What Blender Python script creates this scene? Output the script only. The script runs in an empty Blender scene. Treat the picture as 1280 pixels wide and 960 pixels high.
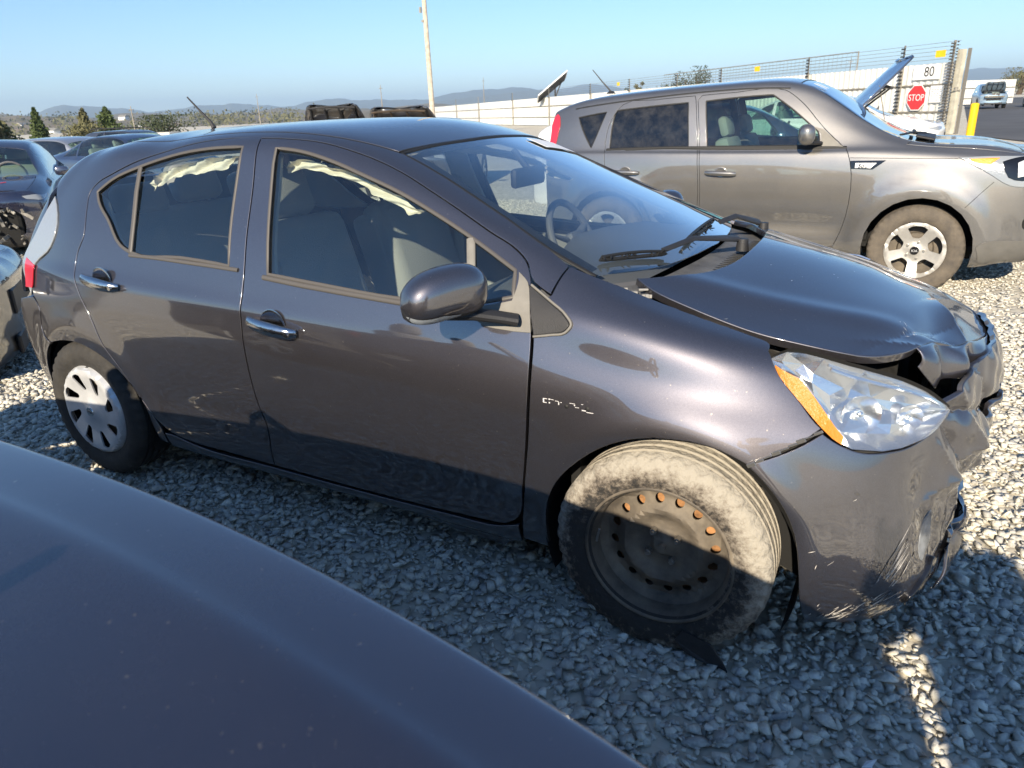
import bpy, bmesh, math, random
import numpy as np
from mathutils import Vector, Matrix
from mathutils.geometry import delaunay_2d_cdt
PI = math.pi
SC = bpy.context.scene
COL = SC.collection
random.seed(7); rng = np.random.default_rng(11)

# ---------------------------------------------------------------- camera
cam_d = bpy.data.cameras.new('camera'); cam = bpy.data.objects.new('camera', cam_d); COL.objects.link(cam)
SC.camera = cam
CAM_P = (3.0539, -2.5335, 1.4704); YAW, PITCH, ROLL = math.radians(-29.5114), math.radians(20.3992), math.radians(1.9397)
_cy, _sy, _cp, _sp, _cr, _sr = math.cos(YAW), math.sin(YAW), math.cos(PITCH), math.sin(PITCH), math.cos(ROLL), math.sin(ROLL)
_f = Vector((_sy*_cp, _cy*_cp, -_sp)); _r = Vector((_cy, -_sy, 0)); _d = _f.cross(_r)
_r2 = _r*_cr+_d*_sr; _d2 = _d*_cr-_r*_sr
cam.matrix_world = Matrix(((_r2.x, -_d2.x, -_f.x, CAM_P[0]), (_r2.y, -_d2.y, -_f.y, CAM_P[1]), (_r2.z, -_d2.z, -_f.z, CAM_P[2]), (0, 0, 0, 1)))
cam_d.sensor_width = 36; cam_d.lens = 921.1/1280*36; cam_d.clip_end = 30000; cam_d.clip_start = .02
cam_d.dof.use_dof = True; cam_d.dof.focus_distance = 3.1; cam_d.dof.aperture_fstop = 7

# ---------------------------------------------------------------- light
SUN_EL = math.radians(26); SUN_TR = Vector((-.17, .985, 0)).normalized()      # horizontal travel of the sunlight
W = bpy.data.worlds.new('World'); SC.world = W; W.use_nodes = True
nt = W.node_tree; bg = nt.nodes['Background']
sky = nt.nodes.new('ShaderNodeTexSky'); sky.sky_type = 'NISHITA'; sky.sun_disc = False
sky.sun_elevation = SUN_EL; sky.sun_rotation = math.atan2(-SUN_TR.x, -SUN_TR.y)
sky.altitude = 50; sky.air_density = .9; sky.dust_density = 0; sky.ozone_density = 4.5
hs = nt.nodes.new('ShaderNodeHueSaturation'); hs.inputs['Saturation'].default_value = 1.06; hs.inputs['Value'].default_value = 1.0
nt.links.new(sky.outputs[0], hs.inputs['Color']); nt.links.new(hs.outputs[0], bg.inputs[0]); bg.inputs[1].default_value = .061
sl = bpy.data.lights.new('sun', 'SUN'); sl.energy = 3.2; sl.angle = math.radians(.53); sl.color = (1, .87, .68)
so = bpy.data.objects.new('sun', sl); COL.objects.link(so)
so.rotation_euler = Vector((SUN_TR.x*math.cos(SUN_EL), SUN_TR.y*math.cos(SUN_EL), -math.sin(SUN_EL))).to_track_quat('-Z', 'Y').to_euler()
SC.view_settings.view_transform = 'Standard'; SC.view_settings.look = 'None'; SC.view_settings.gamma = 1
SC.view_settings.exposure = 1.5
SC.cycles.max_bounces = 8; SC.cycles.transparent_max_bounces = 16; SC.cycles.caustics_reflective = False; SC.cycles.caustics_refractive = False
def G(x, y): return .0125*(.87*(x-1.4)+.49*(y+.8))             # the yard falls gently towards the far left

# ---------------------------------------------------------------- geometry core (numpy only)
def bmat(n, m, closed=False):
    """rows of uniform cubic B-spline weights for n control points at parameters m (0..n-1), ends extrapolated"""
    m = np.asarray(m, float); k = np.clip(np.floor(m).astype(int), 0, n-2); t = m-k
    W = np.stack([(1-t)**3, 3*t**3-6*t**2+4, -3*t**3+3*t**2+3*t+1, t**3], 1)/6
    D = np.stack([-(1-t)**2, 3*t**2-4*t, -3*t**2+2*t+1, t**2], 1)/2
    M = np.zeros((len(m), n)); dM = np.zeros((len(m), n)); r = np.arange(len(m))
    for q in range(4):
        i = k-1+q
        for A, B in ((M, W), (dM, D)):
            w = B[:, q]
            lo = i < 0; hi = i > n-1; ok = ~(lo | hi)
            np.add.at(A, (r[ok], i[ok]), w[ok])
            np.add.at(A, (r[lo], 0*i[lo]), 2*w[lo]); np.add.at(A, (r[lo], 0*i[lo]+1), -w[lo])
            np.add.at(A, (r[hi], 0*i[hi]+n-1), 2*w[hi]); np.add.at(A, (r[hi], 0*i[hi]+n-2), -w[hi])
    return M, dM

class Surf:
    """smooth bicubic surface through a net of points; optional displacement fn(P, N) -> P"""
    def __init__(s, net, fit=1.0, disp=None):
        net = np.asarray(net, float); s.ni, s.nj = net.shape[:2]
        A, _ = bmat(s.ni, np.arange(s.ni)); B, _ = bmat(s.nj, np.arange(s.nj))
        full = np.einsum('ai,bj,ijk->abk', np.linalg.inv(A), np.linalg.inv(B), net)
        s.C = net+(full-net)*fit; s.disp = disp
    def raw(s, u, v):
        A, dA = bmat(s.ni, u); B, dB = bmat(s.nj, v)
        P = np.einsum('ai,aj,ijk->ak', A, B, s.C)
        U = np.einsum('ai,aj,ijk->ak', dA, B, s.C); V = np.einsum('ai,aj,ijk->ak', A, dB, s.C)
        return P, U, V
    def ev(s, uv):
        uv = np.asarray(uv, float); P, U, V = s.raw(uv[:, 0], uv[:, 1])
        N = np.cross(U, V); N /= np.linalg.norm(N, axis=1)[:, None]+1e-12
        if s.disp is None: return P, N
        h = 1e-3
        def D(u, v):
            p, a, b = s.raw(u, v); n = np.cross(a, b); n /= np.linalg.norm(n, axis=1)[:, None]+1e-12
            return s.disp(p, n)
        Q = D(uv[:, 0], uv[:, 1]); Qu = D(uv[:, 0]+h, uv[:, 1])-Q; Qv = D(uv[:, 0], uv[:, 1]+h)-Q
        N = np.cross(Qu, Qv); N /= np.linalg.norm(N, axis=1)[:, None]+1e-15
        return Q, N
    def inv(s, pts, ax, seed=None):
        """parameters whose point has the given two coordinates (ax = indices), searched on the visible sheet"""
        pts = np.asarray(pts, float)
        if not hasattr(s, 'grid'):
            gu, gv = np.meshgrid(np.linspace(0, s.ni-1, (s.ni-1)*8+1), np.linspace(0, s.nj-1, (s.nj-1)*8+1), indexing='ij')
            s.grid = np.stack([gu.ravel(), gv.ravel()], 1); s.gp = s.ev(s.grid)[0]
        G = s.gp[:, ax]
        if seed is not None: m = seed(s.gp); G = np.where(m[:, None], G, 1e9)
        i = np.argmin(((pts[:, None, :]-G[None])**2).sum(2), 1); uv = s.grid[i].copy()
        for it in range(12):
            P, _ = s.ev(uv); h = 1e-4
            Pu, _ = s.ev(uv+[h, 0]); Pv, _ = s.ev(uv+[0, h])
            J = np.stack([(Pu-P)[:, ax]/h, (Pv-P)[:, ax]/h], 2); r = pts-P[:, ax]
            det = J[:, 0, 0]*J[:, 1, 1]-J[:, 0, 1]*J[:, 1, 0]; det = np.where(abs(det) < 1e-6, 1e-6, det)
            d = np.stack([(J[:, 1, 1]*r[:, 0]-J[:, 0, 1]*r[:, 1])/det, (-J[:, 1, 0]*r[:, 0]+J[:, 0, 0]*r[:, 1])/det], 1)
            uv += np.clip(d, -.4, .4)
        return uv

def near(S, pts):
    """surface parameters of the points of S nearest to 3D points"""
    pts = np.asarray(pts, float)
    if not hasattr(S, 'grid'): S.inv(np.zeros((1, 2)), [0, 2])
    i = np.array([np.argmin(((S.gp-p)**2).sum(1)) for p in pts]); uv = S.grid[i].copy()
    for it in range(10):
        h = 1e-4; P, _ = S.ev(uv); Pu = (S.ev(uv+[h, 0])[0]-P)/h; Pv = (S.ev(uv+[0, h])[0]-P)/h; r = pts-P
        a = (Pu*Pu).sum(1)+1e-9; b = (Pu*Pv).sum(1); c = (Pv*Pv).sum(1)+1e-9; e = (Pu*r).sum(1); f = (Pv*r).sum(1); d = a*c-b*b+1e-12
        uv += np.clip(np.stack([(c*e-b*f)/d, (a*f-b*e)/d], 1), -.3, .3)
    return uv

def catmull(pts, n=6, closed=True, corners=()):
    """smooth outline through points; indices in corners stay sharp"""
    P = np.asarray(pts, float); N = len(P); out = []
    for i in range(N if closed else N-1):
        p1, p2 = P[i], P[(i+1) % N]
        p0 = P[(i-1) % N] if (closed or i > 0) else 2*p1-p2
        p3 = P[(i+2) % N] if (closed or i < N-2) else 2*p2-p1
        L = np.linalg.norm(p2-p1)
        def tan(a, b, c, sharp_a):
            if sharp_a: return None
            d = c-a; l1 = np.linalg.norm(b-a); l2 = np.linalg.norm(c-b)
            if l1 < 1e-9 or l2 < 1e-9: return None
            t = ((b-a)/l1*l2+(c-b)/l2*l1)/(l1+l2)   # weighted towards the shorter side
            return t
        t1 = tan(p0, p1, p2, i in corners); t2 = tan(p1, p2, p3, ((i+1) % N) in corners)
        if t1 is None and t2 is None: t1 = t2 = (p2-p1)/L
        elif t1 is None: t1 = 1.5*(p2-p1)/L-.5*t2
        elif t2 is None: t2 = 1.5*(p2-p1)/L-.5*t1
        for q in range(n):
            t = q/n; h = t*t
            out.append((2*t*h-3*h+1)*p1+(t*h-2*h+t)*L*t1+(-2*t*h+3*h)*p2+(t*h-h)*L*t2)
    if not closed: out.append(P[-1])
    return np.array(out)

def inside(poly, pts):
    x, y = pts[:, 0], pts[:, 1]; r = np.zeros(len(pts), bool); n = len(poly)
    for i in range(n):
        x1, y1 = poly[i]; x2, y2 = poly[(i+1) % n]
        if y1 == y2: continue
        c = ((y1 > y) != (y2 > y)) & (x < (x2-x1)*(y-y1)/(y2-y1)+x1); r ^= c
    return r

# ---------------------------------------------------------------- hatchback body shell (half width w, height z), tail -> front
def station(x, rows, xs=None):
    r = [(x if xs is None else xs[k], -w, z) for k, (w, z) in enumerate(rows)]
    return r
def hatch_net():
    N = []
    tz = [.24, .30, .42, .56, .70, .84, .96, 1.10, 1.235, 1.31, 1.355, 1.375, 1.385, 1.39]
    tx = [-.56, -.585, -.60, -.60, -.595, -.57, -.54, -.47, -.38, -.30, -.20, -.12, -.06, -.02]
    N.append([(tx[k]-.012, 0.0, tz[k]) for k in range(14)])
    N.append([(tx[k], -(.42-.06*max(0, k-7)/2.-.05*max(0,k-9)), tz[k]) for k in range(14)])
    c = [(.66,.24),(.69,.30),(.715,.42),(.73,.56),(.73,.70),(.715,.84),(.69,.95),(.645,1.10),(.59,1.235),(.545,1.31),(.485,1.36),(.35,1.385),(.17,1.398),(0,1.402)]
    N.append(station(0, c, [-.50,-.52,-.535,-.535,-.525,-.49,-.45,-.375,-.28,-.20,-.11,-.04,0,.02]))
    c = [(.71,.24),(.75,.30),(.775,.42),(.79,.56),(.795,.70),(.78,.84),(.75,.95),(.70,1.09),(.635,1.225),(.59,1.305),(.525,1.365),(.38,1.398),(.19,1.412),(0,1.417)]
    N.append(station(0, c, [-.36,-.37,-.375,-.375,-.365,-.34,-.31,-.24,-.15,-.08,0,.05,.08,.10]))
    c = [(.75,.20),(.80,.27),(.825,.40),(.835,.55),(.84,.68),(.83,.82),(.795,.94),(.742,1.08),(.67,1.22),(.62,1.31),(.555,1.378),(.40,1.415),(.20,1.432),(0,1.437)]
    N.append(station(0, c, [-.12,-.12,-.12,-.12,-.11,-.09,-.06,0,.06,.12,.17,.2,.22,.23]))
    c = [(.75,.17),(.79,.235),(.81,.37),(.83,.54),(.845,.69),(.84,.83),(.80,.95),(.745,1.08),(.675,1.22),(.625,1.31),(.56,1.38),(.41,1.422),(.20,1.44),(0,1.445)]
    N.append(station(0, c, [.22,.22,.22,.22,.22,.22,.24,.27,.32,.36,.40,.42,.43,.44]))
    c = [(.745,.165),(.785,.22),(.80,.36),(.825,.53),(.845,.69),(.842,.83),(.80,.955),(.748,1.085),(.68,1.225),(.632,1.325),(.568,1.402),(.42,1.436),(.21,1.449),(0,1.453)]
    N.append(station(.65, c))
    c = [(.745,.165),(.785,.22),(.80,.36),(.825,.52),(.845,.68),(.842,.82),(.80,.96),(.748,1.09),(.68,1.235),(.635,1.335),(.57,1.410),(.42,1.443),(.21,1.454),(0,1.458)]
    N.append(station(1.05, c))
    c = [(.745,.165),(.785,.22),(.80,.35),(.825,.50),(.845,.66),(.842,.80),(.80,.945),(.748,1.07),(.69,1.19),(.635,1.285),(.56,1.35),(.43,1.385),(.21,1.41),(0,1.42)]
    N.append(station(1.45, c))
    c = [(.745,.165),(.785,.22),(.80,.34),(.825,.48),(.845,.63),(.842,.77),(.805,.915),(.76,1.01),(.71,1.095),(.655,1.165),(.60,1.205),(.46,1.24),(.23,1.268),(0,1.278)]
    N.append(station(1.83, c))
    c = [(.745,.165),(.785,.22),(.80,.33),(.825,.46),(.845,.61),(.842,.75),(.81,.88),(.775,.955),(.735,1.01),(.69,1.055),(.63,1.09),(.49,1.125),(.25,1.152),(0,1.162)]
    N.append(station(2.12, c))
    c = [(.745,.165),(.79,.22),(.81,.32),(.83,.45),(.845,.59),(.84,.73),(.815,.84),(.785,.905),(.75,.95),(.71,.978),(.65,.995),(.52,1.02),(.27,1.04),(0,1.05)]
    N.append(station(2.38, c))
    c = [(.745,.165),(.795,.22),(.82,.31),(.84,.44),(.845,.57),(.828,.70),(.80,.785),(.77,.84),(.735,.88),(.695,.905),(.63,.918),(.51,.935),(.27,.95),(0,.955)]
    N.append(station(2.66, c))
    c = [(.70,.165),(.75,.22),(.775,.31),(.795,.43),(.795,.55),(.775,.66),(.74,.735),(.70,.785),(.665,.82),(.62,.845),(.57,.855),(.46,.87),(.25,.885),(0,.89)]
    N.append(station(2.92, c))
    return np.array(N, float)
def hatch_disp(P, N):
    """wheel arch lips, shoulder crease"""
    x, z = P[:, 0], P[:, 2]; d = np.zeros(len(P))
    for cx in (0.0, 2.55):
        r = np.hypot(x-cx, z-.31); d += .011*np.exp(-((r-.375)/.06)**2)*(z > .1)*(1/(1+np.exp(-(z-.22)/.05)))
    side = 1/(1+np.exp(-(-P[:, 1]-.70)/.02))
    d = d*side
    d += side*.006*np.exp(-((z-(.86+.03*(1-x)))/.035)**2)*np.exp(-((x-.4)/1.1)**4)
    d -= side*.010*np.exp(-((z-.40)/.07)**2)*np.exp(-((x-1.15)/.75)**4)
    zl = .950-.165*(x-2.2); g = np.exp(-((x-2.52)/.36)**4); d += g*(.008*np.exp(-((z-zl)/.040)**2)-.008*np.exp(-((z-zl+.095)/.055)**2))
    return P+N*d[:, None]

def auto_net(st, nose=None, tailr=None, e5=.975, e6=.935, d5=.05, tight=False):
    """car shell from stations (x, z top, z belt, w, w roof, z sill); rounded nose and tail corners are added. near half (y<0)"""
    cols = []
    def rows(x, zt, zb, w, wr, zs):
        g = zt-zb; R = [(w*.93, zs), (w*.975, zs+.08), (w*.988, zs+.30*(zb-zs)), (w, zs+.55*(zb-zs)), (w*.998, zs+.78*(zb-zs)), (w*e5, zb-d5), (w*e6, zb)]
        if tight: R = R[:5]+[(w*1.0, zb-.045), (w*.999, zb-.022), (w*.990, zb-.006), (w*.975, zb+.001)]
        w6 = w*(.975 if tight else e6); b6 = zb+.001 if tight else zb
        R += [(w6+(wr-w6)*.33, zb+g*.42), (w6+(wr-w6)*.68, zb+g*.74), (wr, zb+g*.90), (wr*.80, zt-g*.03-.008), (wr*.42, zt-.006), (0, zt)]
        return R
    for s in st: cols.append([(s[0], -w, z) for w, z in rows(*s)])
    for end, s, sg in ((nose, st[-1], 1), (tailr, st[0], -1)):
        if end is None: continue
        ex = []
        for f, dx in end:            # width factor, extension beyond the last station
            c = []
            kk = 8 if tight else 6
            for k, (w, z) in enumerate(rows(*s)):
                back = 0 if k < kk else .018*(k-kk+1)**1.35
                ext = dx-(.05 if k == 0 else 0)-back*(1 if f < .6 else .5)
                c.append((s[0]+sg*ext, -w*f, z-(0 if k < kk else .012*(dx/ .2))))
            ex.append(c)
        if sg > 0: cols += ex
        else: cols = ex[::-1]+cols
    return np.array(cols, float)
WAGON = [(-.20,1.45,1.07,.80,.60,.30),(.05,1.525,1.08,.85,.64,.25),(.5,1.575,1.085,.885,.665,.22),(1.0,1.605,1.085,.90,.68,.22),(1.5,1.625,1.085,.90,.68,.22),(1.9,1.62,1.085,.90,.665,.22),(2.2,1.52,1.085,.90,.66,.22),(2.5,1.31,1.085,.90,.69,.22),(2.8,1.145,1.07,.90,.74,.22),(3.1,1.10,1.05,.90,.76,.22),(3.4,1.085,1.02,.89,.74,.22),(3.62,1.03,.98,.86,.70,.24)]
def wagon_disp(P, N):
    x, z = P[:, 0], P[:, 2]; side = 1/(1+np.exp(-(-P[:, 1]-.70)/.03)); d = 0*x
    for cx in (.43, 3.0):
        r = np.hypot(x-cx, (z-.33)*.95); d += side*.035/(1+np.exp((r-.50)/.028))*(z < .95)
    d -= side*.012*np.exp(-((z-.48)/.08)**2)*np.exp(-((x-1.7)/.75)**4)
    return P+N*d[:, None]
def wagon_surf(): return Surf(auto_net(WAGON, [(.90, .14), (.62, .225), (.3, .25), (0, .255)], [(.92, .06), (.5, .09), (0, .10)]), 1.0, wagon_disp)

# ---------------------------------------------------------------- materials
MATS = {}
def mat(name, col, rough=.5, metal=0, coat=0, coat_r=.03, var=0, vscale=6, bump=0, bscale=60, spec=.5, trans=0, emit=None, col2=None, alpha=1, flake=0, dust=0):
    if name in MATS: return MATS[name]
    m = bpy.data.materials.new(name); m.use_nodes = True; MATS[name] = m
    nt = m.node_tree; p = nt.nodes['Principled BSDF']; L = nt.links.new
    c = (*col, 1); p.inputs['Base Color'].default_value = c; p.inputs['Roughness'].default_value = rough
    p.inputs['Metallic'].default_value = metal; p.inputs['Coat Weight'].default_value = coat; p.inputs['Coat Roughness'].default_value = coat_r
    p.inputs['Specular IOR Level'].default_value = spec
    tc = nt.nodes.new('ShaderNodeTexCoord')
    if var or col2 or dust:
        n = nt.nodes.new('ShaderNodeTexNoise'); n.inputs['Scale'].default_value = vscale; n.inputs['Detail'].default_value = 8; n.inputs['Roughness'].default_value = .65
        L(tc.outputs['Object'], n.inputs['Vector'])
        r = nt.nodes.new('ShaderNodeValToRGB'); r.color_ramp.elements[0].position = .32; r.color_ramp.elements[1].position = .68
        a = tuple(max(0, v*(1-var)) for v in col); b = tuple(min(1, v*(1+var)) for v in col) if col2 is None else col2
        r.color_ramp.elements[0].color = (*a, 1); r.color_ramp.elements[1].color = (*b, 1)
        L(n.outputs['Fac'], r.inputs[0]); L(r.outputs[0], p.inputs['Base Color'])
        if dust:
            mr = nt.nodes.new('ShaderNodeMapRange'); mr.inputs['From Min'].default_value = .35; mr.inputs['From Max'].default_value = .8
            mr.inputs['To Min'].default_value = rough; mr.inputs['To Max'].default_value = min(1, rough+dust); L(n.outputs['Fac'], mr.inputs[0]); L(mr.outputs[0], p.inputs['Roughness'])
            if coat:
                m2 = nt.nodes.new('ShaderNodeMapRange'); m2.inputs['From Min'].default_value = .45; m2.inputs['From Max'].default_value = .75
                m2.inputs['To Min'].default_value = coat_r; m2.inputs['To Max'].default_value = coat_r+dust*.5; L(n.outputs['Fac'], m2.inputs[0]); L(m2.outputs[0], p.inputs['Coat Roughness'])
    if bump or flake:
        n = nt.nodes.new('ShaderNodeTexNoise' if bump else 'ShaderNodeTexVoronoi'); n.inputs['Scale'].default_value = bscale if bump else 900
        if bump: n.inputs['Detail'].default_value = 6
        L(tc.outputs['Object'], n.inputs['Vector'])
        b = nt.nodes.new('ShaderNodeBump'); b.inputs['Strength'].default_value = bump or flake; b.inputs['Distance'].default_value = .01 if bump else .001
        L(n.outputs[0], b.inputs['Height']); L(b.outputs[0], p.inputs['Normal'])
    if emit: p.inputs['Emission Color'].default_value = (*emit, 1); p.inputs['Emission Strength'].default_value = 1
    p.inputs['Transmission Weight'].default_value = trans; p.inputs['Alpha'].default_value = alpha
    return m
def paint(name, col, metal=.75, rough=.38, dust=.12, coat=1.0, dirt=(.30, .26, .21)):
    """metallic car paint: flake base under clear coat, thin dust film and fine specks"""
    if name in MATS: return MATS[name]
    m = mat(name, col, rough, metal, coat, .025); m.node_tree.nodes['Principled BSDF'].inputs['Coat IOR'].default_value = 2.4
    nt = m.node_tree; p = nt.nodes['Principled BSDF']; L = nt.links.new; tc = nt.nodes.new('ShaderNodeTexCoord')
    fl = nt.nodes.new('ShaderNodeTexVoronoi'); fl.inputs['Scale'].default_value = 900; L(tc.outputs['Object'], fl.inputs['Vector'])
    mx = nt.nodes.new('ShaderNodeMixRGB'); mx.blend_type = 'MULTIPLY'; mx.inputs[0].default_value = .35; mx.inputs[1].default_value = (*col, 1)
    rr = nt.nodes.new('ShaderNodeMapRange'); rr.inputs['To Min'].default_value = .55; rr.inputs['To Max'].default_value = 1.6
    sp = nt.nodes.new('ShaderNodeSeparateColor'); L(fl.outputs['Color'], sp.inputs[0]); L(sp.outputs[0], rr.inputs[0]); L(rr.outputs[0], mx.inputs[2])
    n = nt.nodes.new('ShaderNodeTexNoise'); n.inputs['Scale'].default_value = 3.5; n.inputs['Detail'].default_value = 10; n.inputs['Roughness'].default_value = .7; L(tc.outputs['Object'], n.inputs['Vector'])
    n2 = nt.nodes.new('ShaderNodeTexNoise'); n2.inputs['Scale'].default_value = 110; n2.inputs['Detail'].default_value = 3; L(tc.outputs['Object'], n2.inputs['Vector'])
    sk = nt.nodes.new('ShaderNodeMapRange'); sk.inputs['From Min'].default_value = .70; sk.inputs['From Max'].default_value = .78; sk.inputs['To Max'].default_value = .5; L(n2.outputs[0], sk.inputs[0])
    du = nt.nodes.new('ShaderNodeMapRange'); du.inputs['From Min'].default_value = .4; du.inputs['From Max'].default_value = .8; du.inputs['To Min'].default_value = .02; du.inputs['To Max'].default_value = .02+dust; L(n.outputs[0], du.inputs[0])
    ad = nt.nodes.new('ShaderNodeMath'); ad.operation = 'ADD'; ad.use_clamp = True; L(sk.outputs[0], ad.inputs[0]); L(du.outputs[0], ad.inputs[1])
    m2 = nt.nodes.new('ShaderNodeMixRGB'); m2.inputs[2].default_value = (*dirt, 1); L(ad.outputs[0], m2.inputs[0]); L(mx.outputs[0], m2.inputs[1]); L(m2.outputs[0], p.inputs['Base Color'])
    cr = nt.nodes.new('ShaderNodeMapRange'); cr.inputs['From Min'].default_value = .35; cr.inputs['From Max'].default_value = .8; cr.inputs['To Min'].default_value = .015; cr.inputs['To Max'].default_value = .09; L(n.outputs[0], cr.inputs[0]); L(cr.outputs[0], p.inputs['Coat Roughness'])
    cw = nt.nodes.new('ShaderNodeMapRange'); cw.inputs['To Min'].default_value = coat; cw.inputs['To Max'].default_value = coat*.3; L(ad.outputs[0], cw.inputs[0]); L(cw.outputs[0], p.inputs['Coat Weight'])
    return m
def glass(name, tint=(.62, .74, .68), refl=1.9, rough=.0, base=.02, dirt=.04):
    if name in MATS: return MATS[name]
    m = bpy.data.materials.new(name); m.use_nodes = True; MATS[name] = m
    nt = m.node_tree; nt.nodes.clear(); L = nt.links.new; N = nt.nodes.new
    out = N('ShaderNodeOutputMaterial'); fr = N('ShaderNodeFresnel'); fr.inputs[0].default_value = 1.5
    ge = N('ShaderNodeNewGeometry'); io = N('ShaderNodeMapRange'); io.inputs['To Min'].default_value = 1.5; io.inputs['To Max'].default_value = 1/1.5; L(ge.outputs['Backfacing'], io.inputs[0]); L(io.outputs[0], fr.inputs[0])
    mu = N('ShaderNodeMath'); mu.operation = 'MULTIPLY_ADD'; mu.use_clamp = True; mu.inputs[1].default_value = refl; mu.inputs[2].default_value = base; L(fr.outputs[0], mu.inputs[0])
    tr = N('ShaderNodeBsdfTransparent'); tr.inputs[0].default_value = (*tint, 1)
    gl = N('ShaderNodeBsdfGlossy'); gl.inputs['Roughness'].default_value = rough
    mx = N('ShaderNodeMixShader'); L(mu.outputs[0], mx.inputs[0]); L(tr.outputs[0], mx.inputs[1]); L(gl.outputs[0], mx.inputs[2])
    df = N('ShaderNodeBsdfDiffuse'); df.inputs[0].default_value = (.5, .47, .42, 1)
    tc = N('ShaderNodeTexCoord'); n = N('ShaderNodeTexNoise'); n.inputs['Scale'].default_value = 9; n.inputs['Detail'].default_value = 12; n.inputs['Roughness'].default_value = .72; L(tc.outputs['Object'], n.inputs['Vector'])
    r = N('ShaderNodeMapRange'); r.inputs['From Min'].default_value = .42; r.inputs['From Max'].default_value = .8; r.inputs['To Min'].default_value = dirt*.4; r.inputs['To Max'].default_value = dirt*3; L(n.outputs[0], r.inputs[0])
    m2 = N('ShaderNodeMixShader'); L(r.outputs[0], m2.inputs[0]); L(mx.outputs[0], m2.inputs[1]); L(df.outputs[0], m2.inputs[2]); L(m2.outputs[0], out.inputs[0])
    return m

# ---------------------------------------------------------------- objects
def thing(name, label, cat, loc=(0, 0, 0), rz=0, group=None):
    o = bpy.data.objects.new(name, None); COL.objects.link(o); o.empty_display_size = .1
    o.location = loc; o.rotation_euler = (0, 0, rz); o['label'] = label; o['category'] = cat
    if group: o['group'] = group
    return o
def tag(o, label=None, cat=None, group=None, kind=None):
    for k, v in (('label', label), ('category', cat), ('group', group), ('kind', kind)):
        if v: o[k] = v
    return o
def link(name, me, parent=None, loc=None):
    o = bpy.data.objects.new(name, me); COL.objects.link(o)
    if parent is not None: o.parent = parent
    if loc is not None: o.location = loc
    return o
def mesh(name, V, F, m, parent=None, smooth=False, normals=None, loc=None):
    me = bpy.data.meshes.new(name); me.from_pydata([tuple(map(float, v)) for v in V], [], [tuple(map(int, f)) for f in F])
    if m is not None:
        for q in (m if isinstance(m, (list, tuple)) else [m]): me.materials.append(q)
    if smooth: me.shade_smooth()
    if normals is not None: me.normals_split_custom_set_from_vertices([tuple(map(float, n)) for n in normals])
    me.update(); return link(name, me, parent, loc)
def bmobj(name, bm, m, parent=None, smooth=False, loc=None, angle=None):
    me = bpy.data.meshes.new(name); bmesh.ops.recalc_face_normals(bm, faces=bm.faces) if angle != 'keep' else None
    bm.to_mesh(me); bm.free()
    for q in (m if isinstance(m, (list, tuple)) else [m]): me.materials.append(q)
    if smooth:
        me.shade_smooth()
        if isinstance(angle, (int, float)) or angle is None: me.set_sharp_from_angle(angle=math.radians(angle or 35))
    return link(name, me, parent, loc)
def add_box(bm, c, s, M=None, bevel=0, seg=1, mi=0):
    r = bmesh.ops.create_cube(bm, size=1); vs = r['verts']
    for v in vs: v.co = Vector((v.co.x*s[0], v.co.y*s[1], v.co.z*s[2]))
    fs = set(f for v in vs for f in v.link_faces)
    if bevel:
        e = list(set(e for v in vs for e in v.link_edges)); rr = bmesh.ops.bevel(bm, geom=e, offset=bevel, segments=seg, profile=.5, affect='EDGES')
        vs = list(set(v for f in rr['faces'] for v in f.verts) | set(v for v in vs if v.is_valid)); fs = set(f for v in vs for f in v.link_faces)
    for f in fs: f.material_index = mi
    for v in vs:
        if M is not None: v.co = M @ v.co
        v.co += Vector(c)
    return vs
def add_cyl(bm, p, q, r1, r2=None, n=16, cap=True, mi=0):
    p, q = Vector(p), Vector(q); d = q-p; L = d.length
    if L < 1e-6: return []
    M = Matrix.Translation((p+q)/2) @ d.to_track_quat('Z', 'Y').to_matrix().to_4x4()
    r = bmesh.ops.create_cone(bm, cap_ends=cap, segments=n, radius1=r1, radius2=r1 if r2 is None else r2, depth=L, matrix=M)
    for v in r['verts']:
        for f in v.link_faces: f.material_index = mi
    return r['verts']
def add_tube(bm, pts, r, n=8, closed=False, mi=0, flat=1.0, caps=True):
    """tube through points; r number or list; flat squeezes it along the local second axis"""
    P = [Vector(p) for p in pts]; N = len(P); rs = r if hasattr(r, '__len__') else [r]*N; rings = []; up = Vector((0, 0, 1)); prev = None
    for i in range(N):
        a = P[i-1] if (i > 0 or closed) else P[i]; b = P[(i+1) % N] if (i < N-1 or closed) else P[i]
        t = (b-a).normalized()
        x = t.cross(up) if prev is None else prev-t*prev.dot(t)
        if x.length < 1e-4: x = t.cross(Vector((0, 1, 0)))
        x.normalize(); y = t.cross(x); prev = x
        rings.append([bm.verts.new(P[i]+(x*math.cos(2*PI*k/n)+y*math.sin(2*PI*k/n)*flat)*rs[i]) for k in range(n)])
    for i in range(N if closed else N-1):
        A, B = rings[i], rings[(i+1) % N]
        for k in range(n): bm.faces.new((A[k], A[(k+1) % n], B[(k+1) % n], B[k])).material_index = mi
    if not closed and caps: bm.faces.new(rings[0][::-1]).material_index = mi; bm.faces.new(rings[-1]).material_index = mi
def lathe(prof, n=64, axis='y', closed=False):
    """profile of (radius, along) swept round the axis -> V, F"""
    V = []; F = []; k = len(prof)
    for i in range(n):
        a = 2*PI*i/n; c, s = math.cos(a), math.sin(a)
        for r, h in prof: V.append((r*c, h, r*s) if axis == 'y' else (r*c, r*s, h))
    for i in range(n):
        for j in range(k if closed else k-1):
            a = i*k+j; b = i*k+(j+1) % k; c = ((i+1) % n)*k+(j+1) % k; d = ((i+1) % n)*k+j; F.append((a, b, c, d))
    return V, F
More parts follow.
